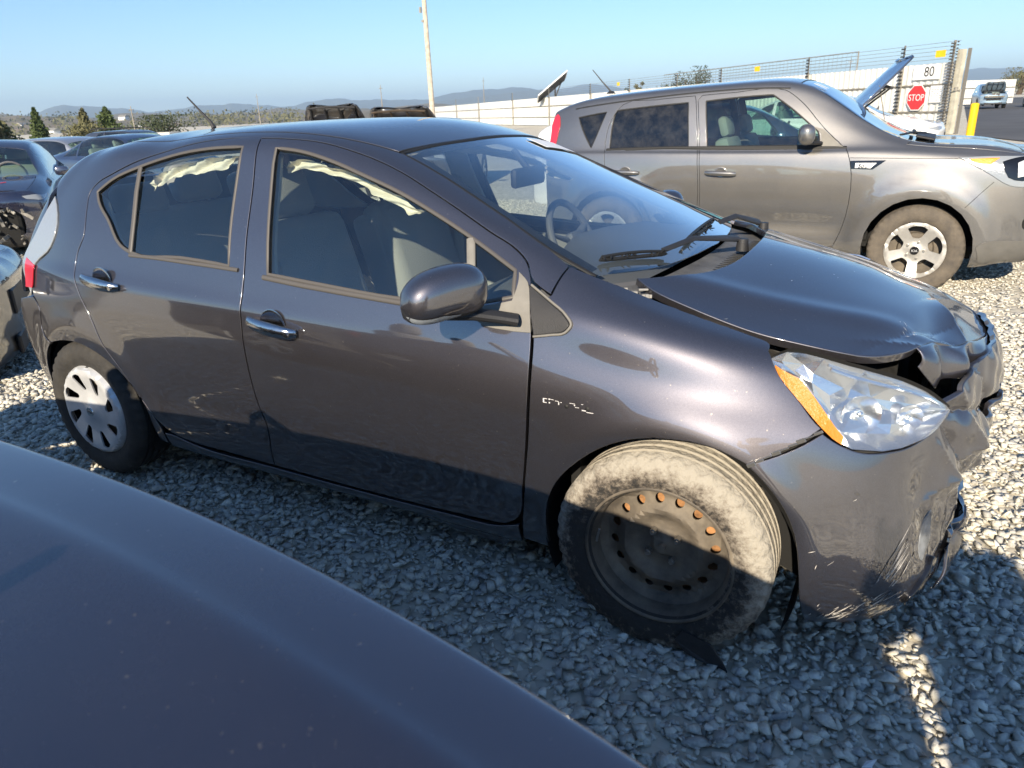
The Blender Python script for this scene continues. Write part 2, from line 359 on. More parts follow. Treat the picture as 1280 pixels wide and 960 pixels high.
def blob(name, pts_fn, nu, nv, m, parent=None, wrapu=True, smooth=True):
    V = [pts_fn(i/(nu if wrapu else nu-1), j/(nv-1)) for i in range(nu) for j in range(nv)]; F = []
    for i in range(nu if wrapu else nu-1):
        for j in range(nv-1):
            a = i*nv+j; b = ((i+1) % nu)*nv+j; F.append((a, b, b+1, a+1))
    return mesh(name, V, F, m, parent, smooth)

def fill2d(loops, res, margin=.45):
    """triangulate a 2D region: loops[0] outer, rest holes; returns verts, tris, index lists of the loops"""
    def resample(L):
        out = []; n = len(L)
        for i in range(n):
            a, b = L[i], L[(i+1) % n]; k = max(1, int(math.ceil(np.linalg.norm(b-a)/res)))
            for q in range(k): out.append(a+(b-a)*q/k)
        return np.array(out)
    Ls = [resample(np.asarray(L, float)) for L in loops]
    lo, hi = Ls[0].min(0), Ls[0].max(0)
    gx, gy = np.meshgrid(np.arange(lo[0]+res/2, hi[0], res), np.arange(lo[1]+res/2, hi[1], res)); Gp = np.stack([gx.ravel(), gy.ravel()], 1)
    if len(Gp):
        ok = inside(Ls[0], Gp)
        for h in Ls[1:]: ok &= ~inside(h, Gp)
        Gp = Gp[ok]
        if len(Gp):
            B = np.concatenate(Ls); d = np.full(len(Gp), 1e9)
            for s in range(0, len(B), 400): d = np.minimum(d, np.sqrt(((Gp[:, None]-B[None, s:s+400])**2).sum(2)).min(1))
            Gp = Gp[d > res*margin]
    V = np.concatenate(Ls+[Gp]) if len(Gp) else np.concatenate(Ls)
    E = []; ids = []; k = 0
    for L in Ls: n = len(L); ids.append(list(range(k, k+n))); E += [(k+i, k+(i+1) % n) for i in range(n)]; k += n
    r = delaunay_2d_cdt([Vector(v) for v in V], E, [], 0, 1e-7)
    v2 = np.array([tuple(v) for v in r[0]]); T = np.array([f for f in r[2] if len(f) == 3])
    cen = v2[T].mean(1); ok = inside(Ls[0], cen)
    for h in Ls[1:]: ok &= ~inside(h, cen)
    T = T[ok]
    a, b, c = v2[T[:, 0]], v2[T[:, 1]], v2[T[:, 2]]
    ar = (b[:, 0]-a[:, 0])*(c[:, 1]-a[:, 1])-(b[:, 1]-a[:, 1])*(c[:, 0]-a[:, 0]); T[ar < 0] = T[ar < 0][:, ::-1]
    mp = {}
    for new, olds in enumerate(r[3]):
        for o in olds: mp[o] = new
    return v2, T, [[mp[i] for i in L] for L in ids]

def flip_mesh(me, name):
    m2 = me.copy(); n = len(m2.vertices); co = np.empty(n*3, 'f'); m2.vertices.foreach_get('co', co); co[1::3] *= -1
    nr = np.empty(len(me.loops)*3, 'f'); me.corner_normals.foreach_get('vector', nr); nr = nr.reshape(-1, 3); nr[:, 1] *= -1
    V = co.reshape(-1, 3); F = [tuple(p.vertices)[::-1] for p in me.polygons]
    q = bpy.data.meshes.new(name); q.from_pydata(V.tolist(), [], F)
    for mm in me.materials: q.materials.append(mm)
    for a, b in zip(q.polygons, me.polygons): a.material_index = b.material_index; a.use_smooth = b.use_smooth
    ln = []
    for p in me.polygons: ln += [tuple(nr[i]) for i in list(p.loop_indices)[::-1]]
    if me.has_custom_normals: q.normals_split_custom_set(ln)
    q.update(); bpy.data.meshes.remove(m2); return q

def patch(name, S, outline, m, parent=None, ax='uv', holes=(), res=None, off=0.0, gap=.0025, edge=.002, depth=.012, mirror=True, sel=None, fn=None, thick=None):
    """panel cut from surface S; outline/holes in surface parameters (ax='uv') or in two world coordinates ('xz', 'xy').
       Rolled rim, correct smooth normals. Returns (near object, mirrored object or None)"""
    seed = sel
    A = {'xz': [0, 2], 'xy': [0, 1], 'yz': [1, 2]}.get(ax)
    loops = [np.asarray(l, float) for l in [outline]+list(holes)]
    if A: loops = [S.inv(l, A, seed) for l in loops]
    if res is None: res = .16
    v2, T, ids = fill2d(loops, res)
    P, N = S.ev(v2)
    flip = -1 if getattr(S, 'flip', False) else 1
    N = N*flip
    if fn is not None: P, N = fn(P, N)
    P = P+N*off
    V = [P]; NN = [N]; F = T.tolist() if flip > 0 else T[:, ::-1].tolist(); base = len(P)
    P = P.copy(); P2 = P.copy()
    for k, L in enumerate(ids):
        L = np.array(L); Q = P[L]; n = N[L]; t = np.roll(Q, -1, 0)-np.roll(Q, 1, 0); t /= np.linalg.norm(t, axis=1)[:, None]+1e-12
        area = v2[L]; sgn = np.sign((area[:, 0]*np.roll(area[:, 1], -1)-np.roll(area[:, 0], -1)*area[:, 1]).sum())*(1 if k == 0 else -1)*flip
        o = np.cross(t, n)*sgn
        P2[L] = Q-o*(gap+edge)
        r0 = P2[L]; r1 = r0+o*edge*.7-n*edge*.3; r2 = r0+o*edge-n*edge; r3 = r2-n*depth
        m1 = n+o; m1 /= np.linalg.norm(m1, axis=1)[:, None]; nl = len(L)
        V += [r1, r2, r3]; NN += [m1, o, o]
        i0 = L; i1 = base+np.arange(nl); i2 = i1+nl; i3 = i2+nl; base += 3*nl; j = (np.arange(nl)+1) % nl
        for a, b in ((i0, i1), (i1, i2), (i2, i3)):
            for q in range(nl):
                f = (a[q], b[q], b[j[q]], a[j[q]]) if sgn*flip > 0 else (a[j[q]], b[j[q]], b[q], a[q])
                F.append(f if flip > 0 else f[::-1])
    V[0] = P2; V = np.concatenate(V); NN = np.concatenate(NN)
    o1 = mesh(name, V, F, m, parent, True, NN); o2 = None
    if mirror: o2 = link(name, flip_mesh(o1.data, name), parent)
    return o1, o2
def band(name, S, line, w, m, parent=None, off=.0, h=.006, mirror=True, ax='uv', n=6, closed=False):
    """moulding strip laid along a line on the surface, half-round section w wide, h proud"""
    L = np.asarray(line, float)
    if ax != 'uv': L = S.inv(L, {'xz': [0, 2], 'xy': [0, 1]}[ax])
    P, N = S.ev(L); K = len(P); t = (np.roll(P, -1, 0)-np.roll(P, 1, 0)) if closed else np.gradient(P, axis=0); t /= np.linalg.norm(t, axis=1)[:, None]; s = np.cross(t, N); V = []; NN = []
    if getattr(S, 'flip', False): N = -N
    for k in range(n+1):
        a = PI*k/n; V.append(P+s*math.cos(a)*w/2+N*(off+math.sin(a)*h)); q = s*math.cos(a)*h+N*math.sin(a)*w/2; NN.append(q/np.linalg.norm(q, axis=1)[:, None])
    V = np.stack(V, 1).reshape(-1, 3); NN = np.stack(NN, 1).reshape(-1, 3); F = []
    for i in range(K if closed else K-1):
        for k in range(n): a = i*(n+1)+k; b = ((i+1) % K)*(n+1)+k; F.append((a, b, b+1, a+1))
    o1 = mesh(name, V, F, m, parent, True, NN); o2 = None
    if mirror: o2 = link(name, flip_mesh(o1.data, name), parent)
    return o1, o2

def copy_tree(o, parent=None):
    c = o.copy(); COL.objects.link(c)
    if parent is not None: c.parent = parent
    for ch in list(o.children): copy_tree(ch, c)
    return c

# ================================================================ the damaged hatchback
P_DK = paint('plum_grey_paint', (.074, .070, .081), metal=.80, rough=.43, dust=.04)
BLK = mat('black_plastic', (.022, .022, .024), .55, var=.3, bump=.15, bscale=300)
BLKG = mat('gloss_black', (.008, .008, .009), .12, coat=.6)
RUB = mat('window_rubber', (.085, .078, .072), .5)
SEAL = mat('black_seal', (.012, .012, .012), .6)
TRIMP = mat('weathered_trim_plastic', (.20, .19, .17), .62, var=.15, vscale=12, bump=.12, bscale=400)
CHR = mat('chrome', (.75, .75, .74), .08, 1)
SILV = mat('silver_plastic', (.66, .67, .68), .38, .45, var=.12, vscale=10)
TYRE = mat('tyre_rubber', (.022, .021, .02), .82, col2=(.05, .046, .04), vscale=8, bump=.4, bscale=50)
INT = mat('interior_fabric', (.30, .29, .27), .85, bump=.3, bscale=200)
INTL = mat('interior_light_trim', (.42, .40, .35), .8, var=.1)
DASH = mat('dashboard_plastic', (.13, .13, .135), .6, bump=.2, bscale=250)
AIR = mat('airbag_cloth', (.72, .66, .54), .85, var=.08, bump=.5, bscale=40)
GLS = glass('side_glass', (.84, .92, .90), 2.0, base=.045, dirt=.004)
GLW = glass('windshield_glass', (.86, .93, .93), 2.5, base=.07, dirt=.004)
HGL = glass('headlight_lens', (.93, .95, .96), 1.4, base=.02, dirt=.025)
AMB = mat('amber_plastic', (.95, .30, .01), .25, coat=1, bump=.4, bscale=140)
REDL = mat('red_lens', (.55, .03, .05), .15, coat=1)
CLRL = mat('clear_lens', (.27, .29, .31), .12, coat=1, spec=.8, bump=.2, bscale=90)
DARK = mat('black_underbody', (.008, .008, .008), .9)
BOLT = mat('steel_bolt', (.35, .34, .32), .4, .9)
SCRP = mat('bare_scrape', (.55, .52, .48), .6, var=.3, vscale=40)

BODY = Surf(hatch_net(), 1.0, hatch_disp)
def full_net(n):
    m = n[:, ::-1].copy()[:, 1:]; m[..., 1] *= -1
    return np.concatenate([n, m], 1)
def fdisp(P, N):
    s = P[:, 1] > 0; Q = P.copy(); Q[s, 1] *= -1; M = N.copy(); M[s, 1] *= -1; R = hatch_disp(Q, M); R[s, 1] *= -1; return R
FULL = Surf(full_net(hatch_net()), 1.0, fdisp)
CAR = thing('damaged_hatchback', 'plum grey hatchback with crumpled nose and bare steel front wheel', 'car')

def sm(p, n=5, c=(), closed=True): return catmull(p, n, closed, c)
door_top = [(2.103,-.723,1.027),(2.076,-.693,1.063),(2.034,-.673,1.092),(1.933,-.654,1.138),(1.817,-.631,1.193),(1.697,-.609,1.247),(1.581,-.588,1.296),(1.488,-.578,1.329),(1.364,-.573,1.364),(1.246,-.570,1.388),(1.107,-.577,1.402),(.978,-.581,1.406)]
rear_top = [(.978,-.575,1.408),(.764,-.578,1.404),(.549,-.586,1.378),(.333,-.610,1.333),(.185,-.640,1.281),(.105,-.657,1.246),(.072,-.675,1.213),(.080,-.709,1.154),(.098,-.759,1.051),(.072,-.787,.981),(.072,-.809,.928),(.096,-.835,.861),(.162,-.848,.748),(.214,-.855,.625),(.262,-.839,.539),(.311,-.818,.432),(.372,-.810,.335),(.444,-.794,.268),(.556,-.789,.245)]
b_line = [(1.0,-.669,1.259),(1.015,-.741,1.106),(1.03,-.794,.976),(1.034,-.833,.876),(1.033,-.848,.766),(1.026,-.838,.614),(1.022,-.80,.404),(1.022,-.788,.236)]
front_edge = [(2.076,-.794,.285),(2.106,-.814,.405),(2.140,-.845,.609),(2.148,-.837,.777),(2.143,-.808,.884)]
fd = door_top+b_line+[(1.434,-.787,.232),(1.807,-.788,.237),(2.02,-.789,.246)]+front_edge
fd_uv = near(BODY, sm(fd, 4, (11, 19, 22)))
rd = rear_top+[(.76,-.789,.240)]+b_line[::-1]
rd_uv = near(BODY, sm(rd, 4, (0, 20)))
def xz3(l, w=-.75): return [(x, w, z) for x, z in l]
fwin = [(1.071,-.60,1.366),(1.181,-.60,1.355),(1.312,-.61,1.329),(1.461,-.63,1.290),(1.604,-.64,1.241),(1.750,-.66,1.183),(1.870,-.68,1.131),(2.050,-.717,1.042),(2.065,-.76,.975),(1.93,-.79,.952),(1.688,-.796,.946),(1.389,-.794,.962),(1.140,-.792,.979),(1.100,-.709,1.173)]
fw_uv = near(BODY, sm(fwin, 4, (0, 7, 8, 12)))
rwin = [(.122,-.677,1.216),(.197,-.653,1.262),(.335,-.628,1.308),(.527,-.610,1.350),(.738,-.609,1.375),(.912,-.612,1.380),(.922,-.700,1.193),(.950,-.787,.994),(.691,-.779,1.004),(.40,-.776,1.006),(.333,-.766,1.028),(.232,-.729,1.115),(.150,-.697,1.178)]
rw_uv = near(BODY, sm(rwin, 4, (0, 5, 7)))

def both(fn):
    """build near part, give mirrored twin"""
    return fn
# ---- doors (paint panel with window opening, mouldings, handle, glass)
handle_px = {}
def door(name, uv, wuv, hx, hz):
    d, d2 = patch(name, BODY, uv, P_DK, CAR, holes=[wuv], res=.13)
    for par, s in ((d, 1), (d2, -1)):
        # handle: dark bowl, chrome bar, end cap
        w = -float(BODY.ev(BODY.inv([(hx, hz)], [0, 2]))[0][0, 1])
        bm = bmesh.new(); n = 20; rings = []
        for r, dep in ((.052, -.0015), (.047, .004), (.040, .001), (.025, -.001)):
            pass
        V = []; F = []
        prof = [(1.0, .0012), (.93, .003), (.80, .0015), (.55, .0008), (.25, .0005), (0.02, .0004)]
        for i, (r, h) in enumerate(prof):
            for k in range(28):
                a = 2*PI*k/28; V.append((hx-.005+r*.060*math.cos(a), s*-(w+h), hz-.004+r*.062*math.sin(a)))
        for i in range(len(prof)-1):
            for k in range(28): a = i*28+k; b = i*28+(k+1) % 28; q = (a, b, b+28, a+28); F.append(q if s > 0 else q[::-1])
        mesh('handle_bowl', V, F, BOWLM, par, True)
        bm = bmesh.new(); pts = []; rs = []
        for t in np.linspace(0, 1, 15):
            x = hx-.105+.21*t; pts.append((x, s*-(w+.010+.026*math.sin(PI*min(1, max(0, t)))**.45), hz+.012-.026*t)); rs.append(.0165*(.78+.22*math.sin(PI*t)) if 0 < t < 1 else .010)
        add_tube(bm, pts, rs, 12, flat=1.5); bmobj('door_handle', bm, CHRD, par, True, angle=50)
        bm = bmesh.new(); add_cyl(bm, (hx+.088, s*-(w+.028), hz-.012), (hx+.088, s*-(w+.041), hz-.012), .011, .009, 16); bmobj('lock_cover', bm, CHRD, par, True)
    return d, d2
CHRD = mat('scuffed_chrome', (.62, .61, .60), .16, 1, bump=.12, bscale=60)
BOWL = paint('plum_grey_paint', None) if False else P_DK
BOWLM = mat('handle_bowl_shine', (.42, .41, .41), .16, 1)
FD, FD2 = door('front_door', fd_uv, fw_uv, 1.19, .818)
RD, RD2 = door('rear_door', rd_uv, rw_uv, .272, .893)
for p, wuv in ((FD, fw_uv), (RD, rw_uv)):
    m = FD2 if p is FD else RD2
    a, b = band('window_seal', BODY, wuv, .013, RUB, p, off=-.001, h=.004, closed=True); b.parent = m
    # inner black run channel
    a, b = band('glass_channel', BODY, wuv, .012, SEAL, p, off=-.008, h=.004, closed=True); b.parent = m
def glass_patch(name, uv, par, par2, m=None, off=-.007):
    a, b = patch(name, BODY, uv, m or GLS, par, off=off, res=.3, gap=.0, edge=.0008, depth=.0015); b.parent = par2
    return a
# front: big pane, divider, fixed pane, black sail panel
def pl(l): return near(BODY, l)
glass_patch('side_window', near(BODY, sm([(1.065,-.60,1.372),(1.181,-.60,1.360),(1.312,-.61,1.334),(1.461,-.63,1.295),(1.604,-.64,1.246),(1.750,-.66,1.188),(1.878,-.68,1.133),(1.908,-.75,1.03),(1.93,-.79,.945),(1.688,-.796,.940),(1.389,-.794,.956),(1.135,-.792,.974),(1.094,-.709,1.173)], 3, (0, 6, 8, 11))), FD, FD2)
glass_patch('quarter_window', pl([(1.90,-.69,1.115),(2.045,-.717,1.042),(2.063,-.76,.978),(1.955,-.79,.958),(1.93,-.75,1.03)]), FD, FD2)
a, b = band('window_divider', BODY, pl([(1.885,-.69,1.125),(1.905,-.72,1.06),(1.925,-.76,1.0),(1.938,-.79,.95)]), .028, TRIMP, FD, off=-.002, h=.006); b.parent = FD2
a, b = patch('sail_panel', BODY, near(BODY, sm([(2.063,-.72,1.040),(2.098,-.73,1.012),(2.128,-.78,.945),(2.141,-.808,.893),(2.06,-.812,.893),(1.965,-.80,.908),(1.945,-.79,.945),(2.0,-.79,.957),(2.066,-.772,.969),(2.07,-.74,1.01)], 3, (0, 3, 6, 8))), TRIMP, FD, off=.004, gap=0, depth=.01, res=.2); b.parent = FD2
a, b = band('belt_moulding', BODY, pl([(1.12,-.80,.969),(1.30,-.80,.955),(1.5,-.8,.944),(1.688,-.8,.935),(1.80,-.8,.933),(1.95,-.8,.935)]), .018, RUB, FD, h=.006); b.parent = FD2
a, b = band('belt_moulding', BODY, pl([(.40,-.78,.995),(.55,-.78,.994),(.691,-.79,.993),(.85,-.79,.988),(1.0,-.79,.982)]), .015, RUB, RD, h=.005); b.parent = RD2
glass_patch('side_window', near(BODY, sm([(.372,-.63,1.322),(.527,-.610,1.356),(.738,-.609,1.381),(.918,-.612,1.386),(.928,-.700,1.193),(.956,-.787,.988),(.691,-.779,.998),(.425,-.776,1.0),(.40,-.70,1.17)], 3, (0, 3, 5, 7))), RD, RD2)
glass_patch('quarter_window', near(BODY, sm([(.116,-.677,1.217),(.197,-.653,1.268),(.33,-.628,1.312),(.352,-.67,1.22),(.385,-.74,1.08),(.40,-.776,1.0),(.333,-.766,1.022),(.232,-.729,1.108),(.143,-.697,1.173)], 3, (0, 2, 5))), RD, RD2)
a, b = band('window_divider', BODY, pl([(.350,-.63,1.308),(.365,-.67,1.22),(.388,-.72,1.12),(.402,-.776,1.006)]), .024, RUB, RD, off=-.002, h=.007); b.parent = RD2

# ---- side frame with quarter panel, roof, windshield
def arc(cx, cz, r, a0, a1, n, y=-.84): return [(cx+r*math.cos(math.radians(a)), y, cz+r*math.sin(math.radians(a))) for a in np.linspace(a0, a1, n)]
rear_arch = [(.348,-.80,.20),(.345,-.8,.30),(.318,-.82,.42),(.255,-.83,.51),(.162,-.836,.574),(.05,-.84,.615),(-.06,-.845,.617),(-.194,-.837,.588)]
ws_edge = [(1.546,-.496,1.342),(1.722,-.532,1.268),(1.939,-.580,1.168),(2.119,-.630,1.088),(2.19,-.645,1.058)]
outer = [(2.191,-.660,1.053),(2.183,-.703,1.029),(2.174,-.746,.990)]+door_top+rear_top[1:-2]+[(.40,-.80,.27),(.40,-.79,.20)]+rear_arch+[(-.263,-.821,.647),(-.255,-.812,.735),(-.312,-.80,.782),(-.262,-.78,.915),(-.14,-.77,.995),(-.112,-.744,1.048),(-.215,-.65,1.188),(-.25,-.58,1.262),(-.17,-.50,1.345),(-.07,-.475,1.378),(.2,-.505,1.395),(.65,-.535,1.408),(1.05,-.54,1.417),(1.35,-.52,1.38),(1.515,-.505,1.350)]+ws_edge[:-1]
i0 = 3+len(door_top)+len(rear_top)-3+2
SF, SF2 = patch('side_frame', BODY, near(BODY, sm(outer, 4, (0, 2, len(outer)-len(ws_edge)-0, i0-2, i0-1, i0, i0+7, i0+8, i0+10, i0+14))), P_DK, CAR, res=.11, gap=.0015)
roof = [(-.07,-.47,1.38),(.2,-.50,1.395),(.65,-.53,1.408),(1.05,-.535,1.417),(1.35,-.515,1.38),(1.505,-.500,1.353),(1.54,-.331,1.371),(1.568,-.136,1.378),(1.573,0,1.38)]
half = sm(roof, 5, (5,), closed=False)
rl = list(half)+[(x, -y, z) for x, y, z in half[::-1][1:]]
rl += [(-.075, .3, 1.39), (-.08, .1, 1.395), (-.08, -.1, 1.395), (-.075, -.3, 1.39)]
ROOF, _ = patch('roof', FULL, near(FULL, rl), P_DK, CAR, res=.2, gap=.002, mirror=False)
a, b = band('roof_seam_strip', BODY, near(BODY, sm([(-.05,-.478,1.378),(.2,-.507,1.395),(.65,-.535,1.408),(1.05,-.54,1.417),(1.35,-.52,1.38),(1.51,-.502,1.352)], 5, closed=False)), .014, SEAL, ROOF, off=-.004, h=.004)
wsl = [(1.522,-.500,1.350),(1.722,-.527,1.268),(1.939,-.575,1.168),(2.119,-.625,1.088),(2.27,-.650,1.030),(2.36,-.5,1.02),(2.42,-.25,1.02),(2.44,0,1.02)]
wtop = [(1.588,0,1.378),(1.582,-.136,1.376),(1.555,-.331,1.368)]
h1 = sm(wsl, 4, (0, 4), closed=False); h2 = sm(wtop+[(1.522,-.500,1.35)], 4, closed=False)[:-1]
half = list(h2)+list(h1); wl = half+[(x, -y, z) for x, y, z in half[::-1]][1:-1]
WS, _ = patch('windshield', FULL, near(FULL, wl), GLW, CAR, res=.4, off=-.003, gap=0, edge=.0008, depth=.002, mirror=False)
a, b = band('windshield_seal', FULL, near(FULL, [(x, y, z) for x, y, z in sm([(2.27,-.652,1.03),(2.119,-.628,1.088),(1.939,-.578,1.168),(1.722,-.530,1.268),(1.522,-.502,1.35),(1.548,-.331,1.37),(1.576,-.136,1.379),(1.581,0,1.38),(1.576,.136,1.379),(1.548,.331,1.37),(1.522,.502,1.35),(1.722,.530,1.268),(1.939,.578,1.168),(2.119,.628,1.088),(2.27,.652,1.03)], 4, (4, 10), closed=False)]), .016, SEAL, WS, off=-.004, h=.005, mirror=False)
# black printed edge of the glass, and the paper stuck inside its far top corner
def ws_strip(name, line, w, m, off):
    return band(name, FULL, near(FULL, line), w, m, WS, off=off, h=.0006, mirror=False)
ws_strip('frit_band', [(x, y, z) for x, y, z in sm([(2.25,-.625,1.03),(2.1,-.598,1.09),(1.92,-.553,1.168),(1.72,-.510,1.268),(1.56,-.478,1.34),(1.585,-.331,1.36),(1.61,-.136,1.37),(1.615,0,1.37),(1.61,.136,1.37),(1.585,.331,1.36),(1.56,.478,1.34),(1.72,.510,1.268),(1.92,.553,1.168),(2.1,.598,1.09),(2.25,.625,1.03)], 4, (4, 10), closed=False)], .035, SEAL, -.006)
patch('paper_sheet', FULL, near(FULL, [(1.60,.22,1.36),(1.69,.22,1.33),(1.70,.50,1.30),(1.60,.475,1.34)]), mat('paper', (.75, .76, .78), .7, var=.1, vscale=60), WS, off=.002, gap=0, edge=.0005, depth=.0008, mirror=False)

# ---- fender, black triangle, sill
arch_f = [(2.181,-.801,.235),(2.192,-.824,.378),(2.229,-.840,.461),(2.297,-.851,.544),(2.382,-.857,.613),(2.460,-.859,.650),(2.566,-.856,.669),(2.666,-.850,.663),(2.752,-.841,.630)]
fender = [(2.192,-.655,1.051),(2.277,-.655,1.026),(2.352,-.650,1.003),(2.468,-.650,.968),(2.600,-.650,.929),(2.692,-.648,.905),(2.748,-.655,.889),(2.752,-.685,.876),(2.790,-.722,.833),(2.844,-.738,.784),(2.890,-.752,.738),(2.905,-.752,.724),(2.861,-.785,.688)]+arch_f[::-1]+[(2.181,-.79,.20),(2.085,-.785,.20),(2.09,-.794,.285),(2.110,-.814,.405),(2.144,-.845,.609),(2.152,-.837,.777),(2.147,-.808,.884),(2.132,-.77,.96),(2.176,-.746,.990),(2.184,-.703,1.029)]
nF = len(fender)
FN, FN2 = patch('fender', BODY, near(BODY, sm(fender, 4, (0, 7, 11, 13, 21, 22, 23, nF-3, nF-2))), P_DK, CAR, res=.055)
a, b = patch('mirror_triangle', BODY, near(BODY, sm([(2.103,-.735,1.008),(2.185,-.761,.966),(2.236,-.778,.938),(2.252,-.787,.920),(2.240,-.795,.905),(2.200,-.802,.895),(2.150,-.807,.886)], 4, (0, 6))), BLK, FN, off=.006, gap=0, depth=.012, edge=.004); b.parent = FN2
a, b = band('triangle_rim', BODY, near(BODY, sm([(2.112,-.735,1.006),(2.185,-.761,.972),(2.238,-.778,.943),(2.257,-.787,.922),(2.243,-.795,.902),(2.200,-.802,.892),(2.150,-.807,.883)], 4, closed=False)), .008, TRIMP, FN, off=.002, h=.006); b.parent = FN2
# letters torn off the fender: glue marks and two peg holes
def spot(x, z, r, m, name, par, sx=1, off=.0012, n=10):
    w = -float(BODY.ev(BODY.inv([(x, z)], [0, 2]))[0][0, 1]); V = [(x, -w-off-.002, z)]+[(x+sx*r*math.cos(2*PI*k/n), -w-off, z+r*math.sin(2*PI*k/n)) for k in range(n)]
    mesh(name, V, [(0, 1+k, 1+(k+1) % n) for k in range(n)], m, par)
spot(2.266, .709, .0065, SEAL, 'peg_hole', FN); spot(2.328, .711, .0075, SEAL, 'peg_hole', FN)
GLUE = mat('dried_glue', (.62, .60, .60), .7)
for k, (x, z, w, h) in enumerate([(2.197,.716,.002,.012),(2.202,.722,.006,.002),(2.202,.711,.005,.002),(2.214,.722,.002,.004),(2.215,.712,.002,.004),(2.222,.722,.006,.0015),(2.237,.720,.006,.0015),(2.243,.714,.0015,.008),(2.250,.718,.002,.002),(2.283,.720,.008,.0015),(2.290,.716,.0015,.004),(2.298,.711,.006,.0015),(2.312,.722,.003,.0015),(2.318,.706,.006,.003),(2.336,.703,.010,.002)]):
    yy = -float(-BODY.ev(BODY.inv([(x, z)], [0, 2]))[0][0, 1]); V = [(x-w, yy-.0015, z-h/2), (x+w, yy-.0015, z-h/2), (x+w, yy-.0015, z+h/2), (x-w, yy-.0015, z+h/2)]
    mesh('glue_mark', V, [(0, 1, 2, 3)], GLUE, FN)
a, b = patch('sill', BODY, near(BODY, sm([(.405,-.79,.262),(.444,-.794,.258),(.556,-.789,.236),(1.0,-.788,.226),(1.434,-.787,.223),(1.807,-.788,.228),(2.0,-.789,.236),(2.075,-.789,.262),(2.078,-.785,.20),(2.07,-.76,.172),(1.4,-.745,.168),(.5,-.75,.170),(.405,-.76,.178)], 4, (0, 7, 8, 12))), P_DK, CAR, res=.14)

# ---- tail: bumper, lamps, hatch lid
tail = [(-.215,-.652,1.190),(-.116,-.744,1.048),(-.142,-.770,.995),(-.265,-.780,.918),(-.318,-.80,.783),(-.385,-.776,.865),(-.405,-.752,.930),(-.32,-.715,1.03),(-.262,-.68,1.12)]
a, b = patch('tail_lamp', BODY, near(BODY, sm(tail, 4, (0, 4))), CLRL, CAR, off=.006, res=.14, depth=.02, edge=.004)
c, d = patch('red_reflector', BODY, near(BODY, sm([(-.36,-.755,.935),(-.265,-.79,.915),(-.295,-.80,.815),(-.365,-.785,.81)], 3, (0, 1, 2, 3))), REDL, a, off=.008, gap=0, depth=.003); d.parent = b
rb = [(-.200,-.837,.585),(-.266,-.821,.645),(-.259,-.812,.735),(-.318,-.80,.776),(-.40,-.775,.76),(-.50,-.74,.74),(-.57,-.60,.74),(-.60,-.40,.74),(-.605,0,.74),(-.575,0,.25),(-.56,-.40,.25),(-.52,-.62,.245),(-.40,-.71,.24),(-.34,-.75,.24),(-.37,-.79,.36),(-.345,-.8,.44),(-.28,-.82,.525)]
a, b = patch('rear_bumper', BODY, near(BODY, sm(rb, 4, (0, 3, 8, 9, 13))), P_DK, CAR, res=.14)
hl = [(-.405,-.752,.925),(-.48,-.72,.76),(-.57,-.60,.76),(-.60,-.40,.76),(-.605,0,.76),(-.39,0,1.22),(-.37,-.3,1.22),(-.30,-.56,1.20),(-.262,-.67,1.12),(-.32,-.71,1.03)]
a, b = patch('tailgate', BODY, near(BODY, sm(hl, 3, (0, 1, 4, 5))), P_DK, CAR, res=.2)
rg = [(-.38,0,1.235),(-.36,-.3,1.235),(-.30,-.55,1.215),(-.215,-.60,1.275),(-.15,-.49,1.36),(-.12,-.3,1.375),(-.09,0,1.39)]
a, b = patch('rear_window', BODY, near(BODY, sm(rg, 3, (0, 6))), GLS, CAR, res=.3, off=-.004, gap=.001)

# ---- dark structure behind the panels: door inners, wheel wells, floor, firewall
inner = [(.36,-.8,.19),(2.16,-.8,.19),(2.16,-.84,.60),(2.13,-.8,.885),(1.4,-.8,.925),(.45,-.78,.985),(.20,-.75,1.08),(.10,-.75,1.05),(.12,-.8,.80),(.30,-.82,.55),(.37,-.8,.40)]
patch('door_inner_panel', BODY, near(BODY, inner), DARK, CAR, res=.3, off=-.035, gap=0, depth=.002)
cards = [(.40,-.8,.30),(2.05,-.8,.30),(2.08,-.84,.60),(2.05,-.8,.89),(1.4,-.8,.925),(.45,-.78,.985),(.30,-.8,.70)]
patch('door_trim_card', BODY, near(BODY, cards), INT, CAR, res=.3, off=-.075, gap=0, depth=.002)
# headliner, pillars (pale trim seen through the glass)
patch('headliner', FULL, near(FULL, [(.0,-.44,1.38),(.65,-.47,1.41),(1.05,-.48,1.42),(1.48,-.44,1.36),(1.53,0,1.37),(1.48,.44,1.36),(1.05,.48,1.42),(.65,.47,1.41),(.0,.44,1.38),(0,0,1.39)]), INTL, CAR, res=.3, off=-.035, gap=0, depth=.002, mirror=False)
for l in ([(.99,-.6,1.385),(1.055,-.6,1.38),(1.085,-.7,1.18),(1.135,-.79,.95),(.98,-.79,.95),(.95,-.70,1.18),(.94,-.62,1.36)],):
    patch('b_pillar_trim', BODY, near(BODY, l), INTL, CAR, res=.3, off=-.045, gap=0, depth=.01)
rail = [(.1,-.63,1.25),(.34,-.61,1.31),(.6,-.60,1.355),(.95,-.60,1.385),(1.2,-.60,1.365),(1.5,-.63,1.29),(1.8,-.66,1.175),(2.07,-.70,1.05),(2.07,-.68,1.075),(1.8,-.63,1.20),(1.5,-.58,1.325),(1.2,-.56,1.395),(.95,-.55,1.415),(.6,-.56,1.385),(.34,-.59,1.34),(.1,-.62,1.28)]
patch('inner_roof_rail', BODY, near(BODY, rail), INT, CAR, res=.3, off=-.03, gap=0, depth=.012)
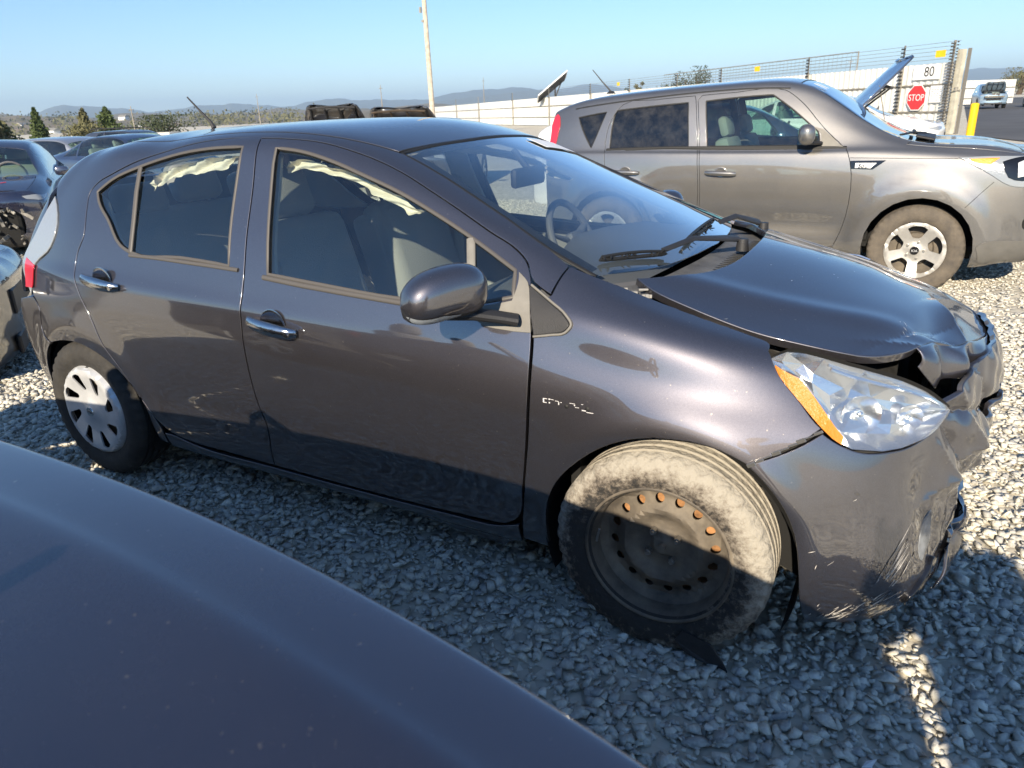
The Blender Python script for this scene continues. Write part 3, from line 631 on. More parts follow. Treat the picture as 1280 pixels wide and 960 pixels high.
cp = [(.13,-.68,1.20),(.20,-.72,1.13),(.34,-.77,1.01),(.1,-.8,1.0),(-.1,-.77,1.02),(-.18,-.68,1.17),(-.05,-.62,1.25)]
patch('rear_pillar_trim', BODY, near(BODY, cp), INT, CAR, res=.3, off=-.04, gap=0, depth=.01)
bm = bmesh.new()
for s in (-1, 1):
    for cx, a0 in ((0, 0), (2.535, 0)):
        n = 28; R = .365 if cx else .345
        for i in range(n):
            a, b = math.radians(-25+230*i/n), math.radians(-25+230*(i+1)/n); ya, yb = s*.80, s*.52
            v = [bm.verts.new((cx+R*math.cos(t), y, .30+R*math.sin(t))) for t, y in ((a, ya), (b, ya), (b, yb), (a, yb))]; bm.faces.new(v)
        c = bm.verts.new((cx, s*.52, .3)); rim = [bm.verts.new((cx+R*math.cos(math.radians(-25+230*i/n)), s*.52, .30+R*math.sin(math.radians(-25+230*i/n)))) for i in range(n+1)]
        for i in range(n): bm.faces.new((c, rim[i], rim[i+1]))
add_box(bm, (1.27, 0, .20), (1.7, 1.46, .04)); add_box(bm, (1.27, 0, .17), (3.3, 1.0, .03)); add_box(bm, (2.24, 0, .55), (.03, 1.45, .66)); add_box(bm, (-.3, 0, .45), (.5, 1.3, .5))
bmobj('underbody', bm, DARK, CAR)

# ---- interior: dashboard, steering wheel, seats, airbag curtains, inside mirror
prof = [(2.36,.98),(2.25,1.0),(2.10,.985),(1.93,.955),(1.80,.925),(1.76,.88),(1.80,.78),(1.88,.62),(1.98,.40)]
V = []; F = []; ys = np.linspace(-.72, .72, 25)
for j, y in enumerate(ys):
    for k, (x, z) in enumerate(prof):
        cowl = .045*math.exp(-((y-.37)/.20)**2) if 1 < k < 6 else 0; V.append((x-(.06*(abs(y)/.7)**2 if k < 4 else 0)-cowl*.8, y, z+cowl-.035*(abs(y)/.72)**6))
for j in range(24):
    for k in range(8): a = j*9+k; F.append((a, a+1, a+10, a+9))
mesh('dashboard', V, F, DASH, CAR, True)
SW = bmesh.new(); cx, cy, cz = 1.74, .37, .93; til = math.radians(65)
def swp(r, a): return (cx-math.cos(a)*0-r*math.sin(a)*math.cos(til)*-1*-1, cy+r*math.cos(a), cz+r*math.sin(a)*math.sin(til))
add_tube(SW, [swp(.18, 2*PI*k/40) for k in range(40)], .015, 10, True)
for a in (20, 160, 270): add_tube(SW, [swp(.17, math.radians(a)), swp(.05, math.radians(a))], [.014, .025], 8, flat=.5)
add_box(SW, (cx+.02, cy, cz-.01), (.05, .13, .12), Matrix.Rotation(math.radians(-25), 3, 'Y'), .02, 2); add_cyl(SW, (cx+.03, cy, cz-.02), (cx+.25, cy, cz-.12), .035)
bmobj('steering_wheel', SW, DASH, CAR, True)
def seat(x, y, w=.50, lean=18, cush=True):
    bm = bmesh.new(); R = Matrix.Rotation(math.radians(-lean), 3, 'Y')
    add_box(bm, (x-.05, y, .80), (.15, w, .62), R, .06, 3); add_box(bm, (x-.10, y-w*.42, .80), (.17, .09, .52), R, .04, 3); add_box(bm, (x-.10, y+w*.42, .80), (.17, .09, .52), R, .04, 3)
    add_box(bm, (x+.23, y, .48), (.52, w, .16), None, .06, 3)
    st = bmobj('seat', bm, INT, CAR, True)
    bm = bmesh.new(); add_box(bm, (x-.17, y, 1.19), (.10, .27, .19), R, .045, 3)
    for q in (-.06, .06): add_cyl(bm, (x-.13, y+q, 1.02), (x-.165, y+q, 1.14), .006, n=8)
    bmobj('headrest', bm, INT, st, True)
for y in (-.36, .36): seat(.98, y)
seat(.02, 0, 1.12, 22)
for y in (-.33, .33):
    bm = bmesh.new(); add_box(bm, (-.12, y, 1.14), (.10, .26, .15), Matrix.Rotation(math.radians(-18), 3, 'Y'), .045, 3); bmobj('headrest', bm, INT, CAR, True)
bm = bmesh.new(); add_box(bm, (1.45, .0, .45), (.9, .2, .35), None, .04, 2); bmobj('centre_console', bm, DASH, CAR, True)
bm = bmesh.new(); add_box(bm, (1.72, 0, 1.235), (.03, .24, .07), None, .014, 2); add_cyl(bm, (1.73, 0, 1.25), (1.66, 0, 1.33), .012, n=10); bmobj('inside_mirror', bm, BLK, CAR, True)
def curtain(line, drop, name='airbag_curtain', seed=1, s=1):
    r = random.Random(seed); L = sm(line, 14, closed=False); K = len(L); V = []; F = []; nv = 9
    ph = [r.random()*6 for _ in range(6)]
    for i, (x, y, z) in enumerate(L):
        t = i/(K-1); d = drop*(.92+.16*math.sin(t*9+ph[0])+.05*math.sin(t*31+ph[1]))*min(1, 9*t+.25, 9*(1-t)+.25)
        for j in range(nv):
            a = j/(nv-1); V.append((x+.003*math.sin(t*60+a*3+ph[2]), s*(y+.011*math.sin(a*7+t*22+ph[3])+.003*math.sin(t*75+a*5)+.012*math.sin(PI*a)), z-d*a+.002*math.sin(t*50+ph[4])))
    for i in range(K-1):
        for j in range(nv-1): a = i*nv+j; F.append((a, a+1, a+nv+1, a+nv))
    mesh(name, V, F, AIR, CAR, True)
curtain([(1.03,-.545,1.315),(1.10,-.545,1.33),(1.25,-.55,1.31),(1.40,-.56,1.275),(1.52,-.57,1.23),(1.64,-.58,1.175)], .034)
curtain([(.30,-.565,1.245),(.38,-.56,1.28),(.5,-.55,1.31),(.65,-.545,1.335),(.80,-.54,1.345)], .045, seed=4)
curtain([(.2,-.565,1.22),(.5,-.55,1.31),(1.1,-.545,1.33),(1.40,-.56,1.275),(1.64,-.58,1.175)], .04, seed=5, s=-1)
for y in (-1, 1):   # belts
    bm = bmesh.new(); add_tube(bm, [(.97, y*.66, 1.18), (1.0, y*.60, .95), (1.02, y*.60, .50)], .022, 6, flat=.12); bmobj('seat_belt', bm, mat('belt_webbing', (.30, .29, .26), .8), CAR)

# ---- door mirror
def mirror_unit(s, par):
    ax_ = Vector((-.115, -.20, -.01)); base = Vector((2.015, -.855, 1.022)); u = ax_.normalized(); f = Vector((u.y, -u.x, 0)).normalized()*-1
    if f.x < 0: f = -f
    up = Vector((0, 0, 1)); L = ax_.length
    def pt(a, t):
        th = 2*PI*a; q = t; prof = (1-abs(2*q-1)**3.2)**.42; shift = .012*(q-.5)
        hh = .074*prof*(1-.10*q); dd = .072*prof
        c, sn = math.cos(th), math.sin(th); ce = math.copysign(abs(c)**.75, c); se = math.copysign(abs(sn)**.85, sn)
        bx = dd*ce if ce > 0 else dd*ce*.55
        p = base+u*(L*1.08*q-.012)+f*bx+up*(hh*se-.010*q+.012*math.sin(PI*q))
        return (p.x, p.y*s, p.z)
    V = []; F = []; nu, nv = 40, 26
    mi = []
    for i in range(nu):
        for j in range(nv): V.append(pt(i/nu, j/(nv-1)))
    for i in range(nu):
        for j in range(nv-1):
            a = i*nv+j; b = ((i+1) % nu)*nv+j; F.append((a, a+1, b+1, b) if s > 0 else (a, b, b+1, b+1) if False else ((a, a+1, b+1, b) if s > 0 else (a, b, b+1, a+1)))
            z = math.sin(2*PI*(i+.5)/nu); mi.append(1 if z < -.72 else 0)
    o = mesh('mirror_housing', V, F, [P_DK, BLK], par, True)
    for p, m in zip(o.data.polygons, mi): p.material_index = m
    # indicator lamp strip, arm, glass
    V = []; F = []
    for j in range(14):
        t = .42+.56*j/13
        for k, a in enumerate(np.linspace(-.165, -.095, 5) if j < 13 else np.linspace(-.14, -.12, 5)):
            w = min(1, (j+1)/6); aa = -.130+(a+.130)*w; p = Vector(pt((aa) % 1, t)); c = base+u*(L*1.08*t); q = p-Vector((c.x, c.y*s, c.z)); p += q*.035; V.append(tuple(p))
    for j in range(13):
        for k in range(4): a = j*5+k; F.append((a, a+1, a+6, a+5) if s > 0 else (a, a+5, a+6, a+1))
    mesh('indicator_lamp', V, F, CLRL, o, True)
    bm = bmesh.new(); pts = [Vector((2.10, -.805, .925)), Vector((2.06, -.83, .935)), Vector((2.0, -.875, .950)), Vector((1.95, -.93, .958)), Vector((1.90, -.99, .966))]
    add_tube(bm, [(p.x, p.y*s, p.z) for p in pts], [.030, .030, .032, .030, .018], 12, flat=.55); bmobj('mirror_arm', bm, BLK, o, True)
    g = [pt(.5+a, t) for a, t in ((.13, .15), (.13, .85), (-.13, .85), (-.13, .15))]
    V = [(p[0]-.006, p[1], p[2]) for p in g]; mesh('mirror_glass', V, [(0, 1, 2, 3)], CHR, o)
mirror_unit(1, FD); mirror_unit(-1, FD2)
# ---- antenna
bm = bmesh.new(); add_tube(bm, [(.06, 0, 1.435), (.045, 0, 1.46), (-.02, 0, 1.515), (-.09, 0, 1.575)], [.012, .007, .0045, .0035], 8); bmobj('antenna', bm, BLK, CAR, True)

# ================================================================ hatchback: bonnet, cowl, lamps, crumpled bumper
def bump2(x, y, cx, cy, sx, sy): return np.exp(-((x-cx)/sx)**2-((y-cy)/sy)**2)
hx = [2.28, 2.42, 2.56, 2.70, 2.85, 2.98, 3.08, 3.16, 3.23, 3.29]
hy = [-.66, -.60, -.48, -.32, -.12, .08, .28, .46, .58, .66]
hz = np.array([[1.030,1.035,1.050,1.062,1.070,1.072,1.066,1.052,1.035,1.02],
 [.985,.998,1.024,1.044,1.056,1.058,1.048,1.026,1.005,.99],
 [.945,.958,.988,1.012,1.032,1.036,1.020,.992,.965,.945],
 [.908,.918,.948,.976,1.000,1.006,.985,.955,.925,.90],
 [.880,.888,.915,.942,.962,.968,.948,.912,.880,.855],
 [.850,.860,.884,.915,.928,.930,.908,.872,.838,.81],
 [.842,.848,.856,.880,.895,.892,.870,.832,.798,.77],
 [.835,.835,.835,.842,.856,.852,.832,.795,.760,.73],
 [.795,.795,.800,.802,.812,.808,.790,.752,.72,.69],
 [.74,.745,.750,.760,.772,.766,.748,.71,.68,.65]])
hnet = np.array([[(x, y, hz[i][j]) for j, y in enumerate(hy)] for i, x in enumerate(hx)])
def hood_disp(P, N):
    x, y = P[:, 0], P[:, 1]; d = np.zeros(len(P))
    for s in (-1, 1):       # two soft character creases fanning forwards
        yc = s*(.50-.16*(x-2.5)/.7); d += .007*np.exp(-((y-yc)/.05)**2)*(x > 2.3)
    d += .004*bump2(x, y, 3.02, -.47, .09, .10)-.010*bump2(x, y, 3.12, -.25, .04, .14)+.006*bump2(x, y, 3.17, -.05, .05, .12)-.005*bump2(x, y, 3.0, .25, .06, .2)
    for cx, cy, an, L_, h, w_ in ((3.08,-.33,1.1,.20,-.012,.024),(3.16,-.12,1.9,.16,.012,.024),(3.05,-.46,.5,.10,.006,.022),(3.20,-.28,.4,.10,-.010,.02),(3.12,.12,1.3,.18,-.008,.024)):
        a = (x-cx)*math.cos(an)+(y-cy)*math.sin(an); b = -(x-cx)*math.sin(an)+(y-cy)*math.cos(an); d += h*np.exp(-np.abs(b)/w_)*np.exp(-(a/L_)**2)
    Q = P.copy(); Q[:, 2] += d; return Q
HOOD = Surf(hnet, 1.0, hood_disp)
hnear = [(2.365,-.585),(2.42,-.612),(2.534,-.628),(2.641,-.63),(2.735,-.628),(2.80,-.622),(2.90,-.605),(2.99,-.57),(3.055,-.50),(3.088,-.435)]
hfront = [(3.115,-.37),(3.165,-.30),(3.20,-.23),(3.225,-.15),(3.25,-.04),(3.265,.08),(3.255,.20),(3.22,.32),(3.15,.44),(3.05,.535)]
hfar = [(2.95,.60),(2.80,.632),(2.6,.64),(2.45,.62),(2.365,.585)]
hrear = [(2.43,.52),(2.50,.42),(2.545,.27),(2.57,.08),(2.575,-.1),(2.56,-.27),(2.52,-.40),(2.46,-.50)]
hood2 = sm(hnear+hfront+hfar+hrear, 4, (0, 9, len(hnear+hfront+hfar)-1))
HD, _ = patch('hood', HOOD, HOOD.inv(hood2, [0, 1]), P_DK, CAR, res=.07, gap=0, edge=.004, depth=.018, mirror=False)
HUND = patch('hood_liner', HOOD, HOOD.inv(hood2, [0, 1]), DARK, CAR, res=.4, gap=.012, off=-.02, depth=.001, mirror=False)
# folded-down front lip of the bonnet: torn edge, buckled
top = [(3.075,-.455),(3.10,-.40),(3.13,-.345),(3.165,-.30),(3.20,-.23),(3.225,-.15),(3.25,-.04),(3.265,.08),(3.255,.20),(3.22,.32),(3.15,.44)]
P3 = HOOD.ev(HOOD.inv(top, [0, 1]))[0]
drop = [.05,.115,.10,.085,.095,.07,.05,.05,.05,.045,.04]; fwd = [.015,.035,.012,.03,.006,.018,.01,.01,.01,.01,.01]
bulge = [.004,.02,.002,.018,.004,.014,.004,.006,.004,.004,.0]
rows = []
for a, bf, bz in ((0, 0, 0), (.25, .5, .25), (.55, .8, .6), (.8, .9, .85), (1, 1, 1.0)):
    rows.append([(p[0]+fwd[i]*bf+bulge[i]*math.sin(PI*a)+.004*math.sin(i*2.3+a*4), p[1]-.012*bf, p[2]-.001-drop[i]*bz) for i, p in enumerate(P3)])
lip = Surf(np.array(rows)); lip.flip = False
u, v = np.meshgrid(np.linspace(0, 4, 17), np.linspace(0, 10, 61), indexing='ij'); LP, LN = lip.ev(np.stack([u.ravel(), v.ravel()], 1))
sgn = -1 if (LN[:, 0].mean() < 0) else 1; F = []
for i in range(16):
    for j in range(60): a = i*61+j; q = (a, a+61, a+62, a+1); F.append(q if sgn > 0 else q[::-1])
o = mesh('hood_lip', LP, F, P_DK, CAR, True, LN*sgn); md = o.modifiers.new('s', 'SOLIDIFY'); md.thickness = .004
# scratches where the bonnet corner scraped
def scratches(name, S, pts, m, par, n, seed, ln=.03, ang=(0, 1), spread=.02, w=.0009, ax=(0, 2), off=.0018):
    r = np.random.default_rng(seed); V = []; F = []
    c = np.array(pts); 
    for k in range(n):
        p = c[r.integers(len(c))]+r.normal(0, spread, 2)*np.array([1, .7]); a = r.uniform(*ang); L = ln*r.uniform(.3, 1.4); d = np.array([math.cos(a), math.sin(a)])*L; q = np.array([-d[1], d[0]])/L*w*r.uniform(.6, 2.2)
        quad = np.array([p, p+d*.5+q, p+d, p+d*.5-q]); P, N = S.ev(S.inv(quad, list(ax))); 
        if np.abs(P[:, list(ax)]-quad).max() > .01: continue
        P = P+N*(off+.0004*r.random()); b = len(V); V += P.tolist(); F.append((b, b+1, b+2, b+3))
    if V: mesh(name, V, F, m, par)
scratches('scratch_mark', HOOD, [(3.05,-.40),(3.08,-.36)], SCRP, HD, 9, 3, .02, (0, 3), .02, .0006, (0, 1))
scratches('scratch_mark', HOOD, [(2.7,-.1),(2.8,.1),(2.95,-.2)], SCRP, HD, 7, 5, .006, (0, 3), .15, .0012, (0, 1))

# ---- cowl, wipers
cx_ = [2.24, 2.34, 2.44, 2.54, 2.64]; cyv = [-.70, -.58, -.40, -.2, 0, .2, .40, .58, .70]
cn = np.array([[(x, y, (1.035-.15*(x-2.24)-.030*(abs(y)/.65)**2)+(-.012 if 1 <= i <= 3 else 0)) for y in cyv] for i, x in enumerate(cx_)])
CW = Surf(cn); CW_out = [(2.27,-.655),(2.36,-.62),(2.45,-.55),(2.56,-.42),(2.62,-.2),(2.63,0),(2.62,.2),(2.56,.42),(2.45,.55),(2.36,.62),(2.27,.655),(2.36,.5),(2.41,.25),(2.425,0),(2.41,-.25),(2.36,-.5)]
COWL, _ = patch('cowl_panel', CW, CW.inv(sm(CW_out, 4, (0, 10)), [0, 1]), mat('dusty_grey_plastic', (.10, .10, .10), .6, var=.35, vscale=14, bump=.3, bscale=120), CAR, res=.2, gap=0, mirror=False)
bm = bmesh.new()
for k in range(26):
    y = -.34+.70*k/25; z = float(CW.ev(CW.inv([(2.52, y)], [0, 1]))[0][0, 2]); add_box(bm, (2.50, y, z+.002), (.05, .008, .006))
bmobj('cowl_grille', bm, SEAL, COWL)
band('rubber_lip', CW, CW.inv(sm([(2.60,.10),(2.605,.25),(2.575,.38),(2.52,.47),(2.44,.55)], 5, closed=False), [0, 1]), .022, SEAL, COWL, off=.012, h=.02, mirror=False)
def wiper(px, tip, arm_end, nm=0):
    W_ = thing('x', 'x', 'x') if False else None
    bm = bmesh.new()
    add_tube(bm, [px, (px[0]-.02, px[1], px[2]+.02), tuple((Vector(px)*.35+Vector(arm_end)*.65)+Vector((.0, 0, .030))), arm_end], [.020, .017, .011, .010], 10, flat=.5)
    add_cyl(bm, (px[0], px[1], px[2]-.02), (px[0], px[1], px[2]+.02), .022, .018)
    arm = bmobj('wiper_arm', bm, BLK, CAR, True)
    a, b = Vector(tip[0]), Vector(tip[1]); d = (b-a)
    bm = bmesh.new()
    def onws(p, h): return Vector((p.x, p.y, p.z+h))
    add_tube(bm, [onws(a.lerp(b, t), .010) for t in np.linspace(0, 1, 14)], [.004]+[.007]*12+[.004], 6, flat=.9)
    add_tube(bm, [onws(a.lerp(b, t), .016+.008*math.sin(PI*t)**.6) for t in np.linspace(.04, .96, 12)], .005, 6)
    r_ = random.Random(nm+3)
    for k in range(22):   # tattered rubber hanging off the blade
        t = r_.random(); p = onws(a.lerp(b, t), .012); q = p+Vector((r_.uniform(-.004, .022), r_.uniform(-.03, .03), r_.uniform(-.006, .010))); add_tube(bm, [p, (p+q)/2+Vector((0, 0, .006)), q], [.005, .004, .002], 5, flat=.4)
    bmobj('wiper_blade', bm, SEAL, arm)
wsz = lambda x, y: float(FULL.ev(near(FULL, [(x, y, 1.3-.3*(x-1.6))]))[0][0, 2])
def wp(x, y, h=.0):
    uv = FULL.inv([(x, y)], [0, 1], lambda g: g[:, 2] > .9); P = FULL.ev(uv)[0][0]; return (float(P[0]), float(P[1]), float(P[2])+h)
wiper((2.52, .02, 1.02), (wp(2.255, -.595), wp(2.375, -.36)), wp(2.37, -.37, .022), 1)
wiper((2.50, .47, 1.01), (wp(2.385, -.20), wp(2.355, .28)), wp(2.40, .18, .03), 2)
bm = bmesh.new(); r_ = random.Random(8)          # broken bracket and clips at the fender corner
for k in range(16): add_box(bm, (2.37+r_.uniform(-.03, .05), -.625+r_.uniform(-.012, .02), .985+r_.uniform(-.015, .01)), (r_.uniform(.006, .03), r_.uniform(.004, .014), r_.uniform(.003, .012)), Matrix.Rotation(r_.uniform(0, 3), 3, 'Z'), .001)
bmobj('broken_bracket', bm, mat('grey_clip', (.30, .29, .27), .6), CAR)
# ---- engine bay seen through the gap
bm = bmesh.new(); add_box(bm, (2.68, 0, .62), (.75, 1.2, .10)); add_box(bm, (2.62, -.60, .84), (.55, .05, .08), Matrix.Rotation(math.radians(17), 3, 'Y')); add_box(bm, (2.62, .60, .84), (.55, .05, .08), Matrix.Rotation(math.radians(17), 3, 'Y'))
add_tube(bm, [(2.45, -.57, .93), (2.6, -.56, .90), (2.75, -.54, .84), (2.95, -.5, .80)], .012); add_box(bm, (2.95, -.3, .70), (.18, .35, .16), None, .02); add_cyl(bm, (2.72, -.45, .75), (2.72, -.45, .84), .07)
add_box(bm, (3.04, 0, .60), (.06, 1.1, .12)); add_box(bm, (3.02, 0, .42), (.04, .9, .4))
bmobj('engine_bay', bm, mat('grimy_engine_parts', (.025, .024, .023), .75, var=.6, vscale=14), CAR)
bm = bmesh.new(); add_tube(bm, [(2.80+.02*math.cos(a), -.585, .865+.02*math.sin(a)) for a in np.linspace(0, 5, 12)], .004, 6); bmobj('cable_loop', bm, mat('orange_cable', (.35, .15, .02), .5), CAR)
bm = bmesh.new()
for x in (2.62, 2.70): add_cyl(bm, (x, -.61, .925-.35*(x-2.62)), (x, -.61, .935-.35*(x-2.62)), .009)
bmobj('bolt_head', bm, BOLT, CAR)

# ---- crumpled bumper skin
zr = [.15, .22, .30, .38, .46, .54, .62, .70, .77, .82]
bc = [  # per column: x list, w list over the rows (near side), going forwards and round the nose
 ([2.66]*10, [.765,.805,.83,.84,.845,.852,.852,.835,.80,.77]),
 ([2.80]*10, [.765,.80,.82,.825,.825,.828,.82,.80,.765,.735]),
 ([2.91,2.915,2.915,2.915,2.91,2.91,2.905,2.90,2.895,2.89], [.745,.78,.80,.803,.80,.795,.782,.76,.725,.69]),
 ([3.01,3.02,3.025,3.025,3.02,3.015,3.01,3.00,2.99,2.98], [.70,.745,.765,.765,.757,.745,.73,.705,.67,.635]),
 ([3.09,3.105,3.115,3.115,3.11,3.10,3.09,3.08,3.07,3.06], [.63,.68,.705,.70,.688,.672,.655,.63,.595,.56]),
 ([3.15,3.165,3.175,3.17,3.165,3.155,3.145,3.135,3.125,3.11], [.53,.585,.605,.60,.59,.575,.557,.53,.50,.47]),
 ([3.19,3.21,3.215,3.21,3.20,3.20,3.195,3.185,3.175,3.16], [.42,.46,.475,.475,.47,.46,.445,.42,.39,.37]),
 ([3.22,3.245,3.255,3.25,3.245,3.25,3.25,3.245,3.235,3.21], [.27,.29,.30,.305,.31,.31,.31,.30,.285,.27]),
 ([3.25,3.275,3.29,3.295,3.30,3.305,3.305,3.30,3.285,3.255], [.10,.11,.12,.13,.13,.13,.13,.13,.12,.11]),
 ([3.25,3.28,3.30,3.305,3.315,3.325,3.325,3.315,3.295,3.26], [-.10]*10),
 ([3.22,3.25,3.27,3.275,3.285,3.29,3.29,3.28,3.26,3.23], [-.30]*10),
 ([3.14,3.17,3.19,3.195,3.20,3.20,3.20,3.19,3.17,3.14], [-.50]*10),
 ([3.02,3.05,3.06,3.065,3.07,3.065,3.06,3.05,3.03,3.0], [-.64,-.66,-.66,-.66,-.66,-.65,-.64,-.63,-.60,-.57]),
 ([2.86,2.89,2.90,2.90,2.90,2.89,2.88,2.87,2.86,2.85], [-.73,-.76,-.775,-.775,-.77,-.765,-.75,-.73,-.70,-.67]),
 ([2.66]*10, [-.78,-.80,-.83,-.84,-.845,-.852,-.852,-.835,-.80,-.77])]
bn = np.array([[(xs[k], -ws[k], zr[k]) for k in range(10)] for xs, ws in bc])
def fold(t, w): return np.exp(-np.abs(t)/w)          # sharp-topped crease
def bump_disp(P, N):
    x, y, z = P[:, 0], P[:, 1], P[:, 2]; r = np.hypot(x-2.55, z-.31)
    d = .010*np.exp(-((r-.375)/.045)**2)*(x < 3.02)*(y < 0)
    q = 1/(1+np.exp(-(x-3.165)/.012))*(y < .35)      # smashed zone round the nose
    w1 = y+.42+.55*(z-.45)                            # creases running down the corner
    d += q*(.020*fold(w1, .035)-.028*fold(w1-.085, .03)+.022*fold(w1-.19, .04)-.018*fold(w1-.33, .04))
    d += q*(-.025*fold(z-.66+.3*(y+.3), .03)+.018*fold(z-.56-.2*(y+.3), .035)-.02*fold(z-.40-.4*(y+.2), .03))
    # big soft dent above the fog lamp recess and the pushed-in corner
    d -= .016*bump2(y, z, -.60, .50, .07, .12)*(x > 3.0)
    n1 = np.sin(y*61+z*23)*np.sin(z*47-y*19); d += q*.004*n1
    return P+N*d[:, None]
BUMP = Surf(bn, 1.0, bump_disp)
b_arch = [(2.750,-.835,.632),(2.80,-.83,.585),(2.845,-.82,.525),(2.875,-.81,.455),(2.893,-.80,.36),(2.905,-.78,.25),(2.918,-.76,.175)]
b_low = [(3.00,-.72,.162),(3.09,-.655,.165),(3.145,-.585,.185),(3.175,-.53,.215),(3.20,-.46,.20),(3.235,-.30,.19),(3.27,-.10,.19),(3.27,.10,.19),(3.24,.30,.18),(3.13,.52,.18),(2.98,.68,.17)]
b_far = [(2.88,.77,.20),(2.88,.78,.45),(2.75,.83,.63)]
b_top = [(2.90,.745,.72),(3.05,.62,.68),(3.16,.50,.73),(3.22,.32,.775),(3.27,.10,.80),(3.28,-.05,.80),(3.27,-.17,.80),(3.24,-.27,.785),(3.205,-.36,.755),(3.18,-.44,.715),(3.16,-.50,.680),(3.11,-.595,.660),(3.05,-.665,.655),(2.985,-.715,.662),(2.94,-.74,.685),(2.907,-.755,.712),(2.86,-.79,.680)]
bo = b_arch+b_low+b_far+b_top
slot1 = [(3.275,-.20,.655),(3.30,-.10,.665),(3.315,.0,.665),(3.31,.12,.66),(3.31,.12,.625),(3.32,0,.62),(3.30,-.12,.618),(3.285,-.18,.60)]
slot2 = [(3.225,-.40,.40),(3.25,-.30,.47),(3.28,-.18,.50),(3.31,0,.51),(3.28,.22,.50),(3.23,.38,.42),(3.22,.38,.30),(3.26,.20,.255),(3.29,0,.25),(3.265,-.18,.26),(3.225,-.34,.28)]
BM, _ = patch('front_bumper', BUMP, near(BUMP, sm(bo, 4, (0, 6, 16, 17, 20, len(bo)-2))), P_DK, CAR, holes=[near(BUMP, sm(slot1, 3, (0, 3))), near(BUMP, sm(slot2, 3, (0, 5)))], res=.085, gap=0, edge=.003, depth=.012, mirror=False)
bm = bmesh.new()
for k in range(8): add_box(bm, (3.19, 0, .27+.035*k), (.03, .72-.012*abs(k-3)**2, .008), Matrix.Rotation(.3, 3, 'Y'))
for k in range(3): add_box(bm, (3.21, .02, .61+.03*k), (.03, .46, .010))
bmobj('grille_slats', bm, BLK, CAR); 
# fog lamp recess: black scoop with pale reflector
rec = [(3.095,-.68,.44),(3.125,-.655,.475),(3.135,-.64,.42),(3.13,-.66,.33),(3.11,-.68,.27),(3.085,-.69,.33)]
patch('fog_lamp_cover', BUMP, near(BUMP, sm([(3.155,-.585,.45),(3.17,-.565,.47),(3.176,-.555,.42),(3.165,-.59,.36),(3.152,-.61,.34),(3.148,-.62,.39)], 3)), mat('scuffed_fog_cover', (.18, .19, .20), .3, var=.5, vscale=30), BM, off=.002, gap=0, depth=.003, mirror=False, res=.1)
a, _ = patch('bumper_corner_trim', BUMP, near(BUMP, sm([(3.12,-.64,.245),(3.155,-.60,.29),(3.185,-.55,.33),(3.195,-.52,.29),(3.18,-.54,.235),(3.14,-.60,.205)], 3)), BLKG, BM, off=.012, gap=0, depth=.014, edge=.004, mirror=False, res=.1)
patch('torn_flap', BUMP, near(BUMP, sm([(3.185,-.50,.215),(3.215,-.44,.30),(3.235,-.38,.40),(3.24,-.36,.30),(3.235,-.36,.22),(3.21,-.44,.17)], 3, (0, 2, 4))), P_DK, BM, off=.025, gap=0, depth=.004, mirror=False, res=.1)
scratches('scratch_mark', BUMP, [(3.02,.235),(3.06,.25),(3.0,.215),(3.08,.27),(3.04,.23),(2.98,.20)], SCRP, BM, 80, 11, .040, (.5, 1.0), .016, .0007)
scratches('scratch_mark', BUMP, [(3.09,.33),(3.10,.38)], SCRP, BM, 26, 12, .07, (1.05, 1.25), .014, .0006)
scratches('scratch_mark', BUMP, [(2.96,.40),(3.0,.52),(2.93,.21)], SCRP, BM, 9, 14, .015, (.3, 1.5), .03, .0006)
# broken clips along fender joint
bm = bmesh.new()
for t in np.linspace(.05, .95, 9):
    p = Vector((2.754, -.842, .632)).lerp(Vector((2.905, -.760, .722)), t); add_box(bm, p+Vector((0, -.004, 0)), (.022, .004, .007+.004*math.sin(t*20)), Matrix.Rotation(-.55, 3, 'Y'), .001)
bmobj('joint_clips', bm, BOLT, FN)

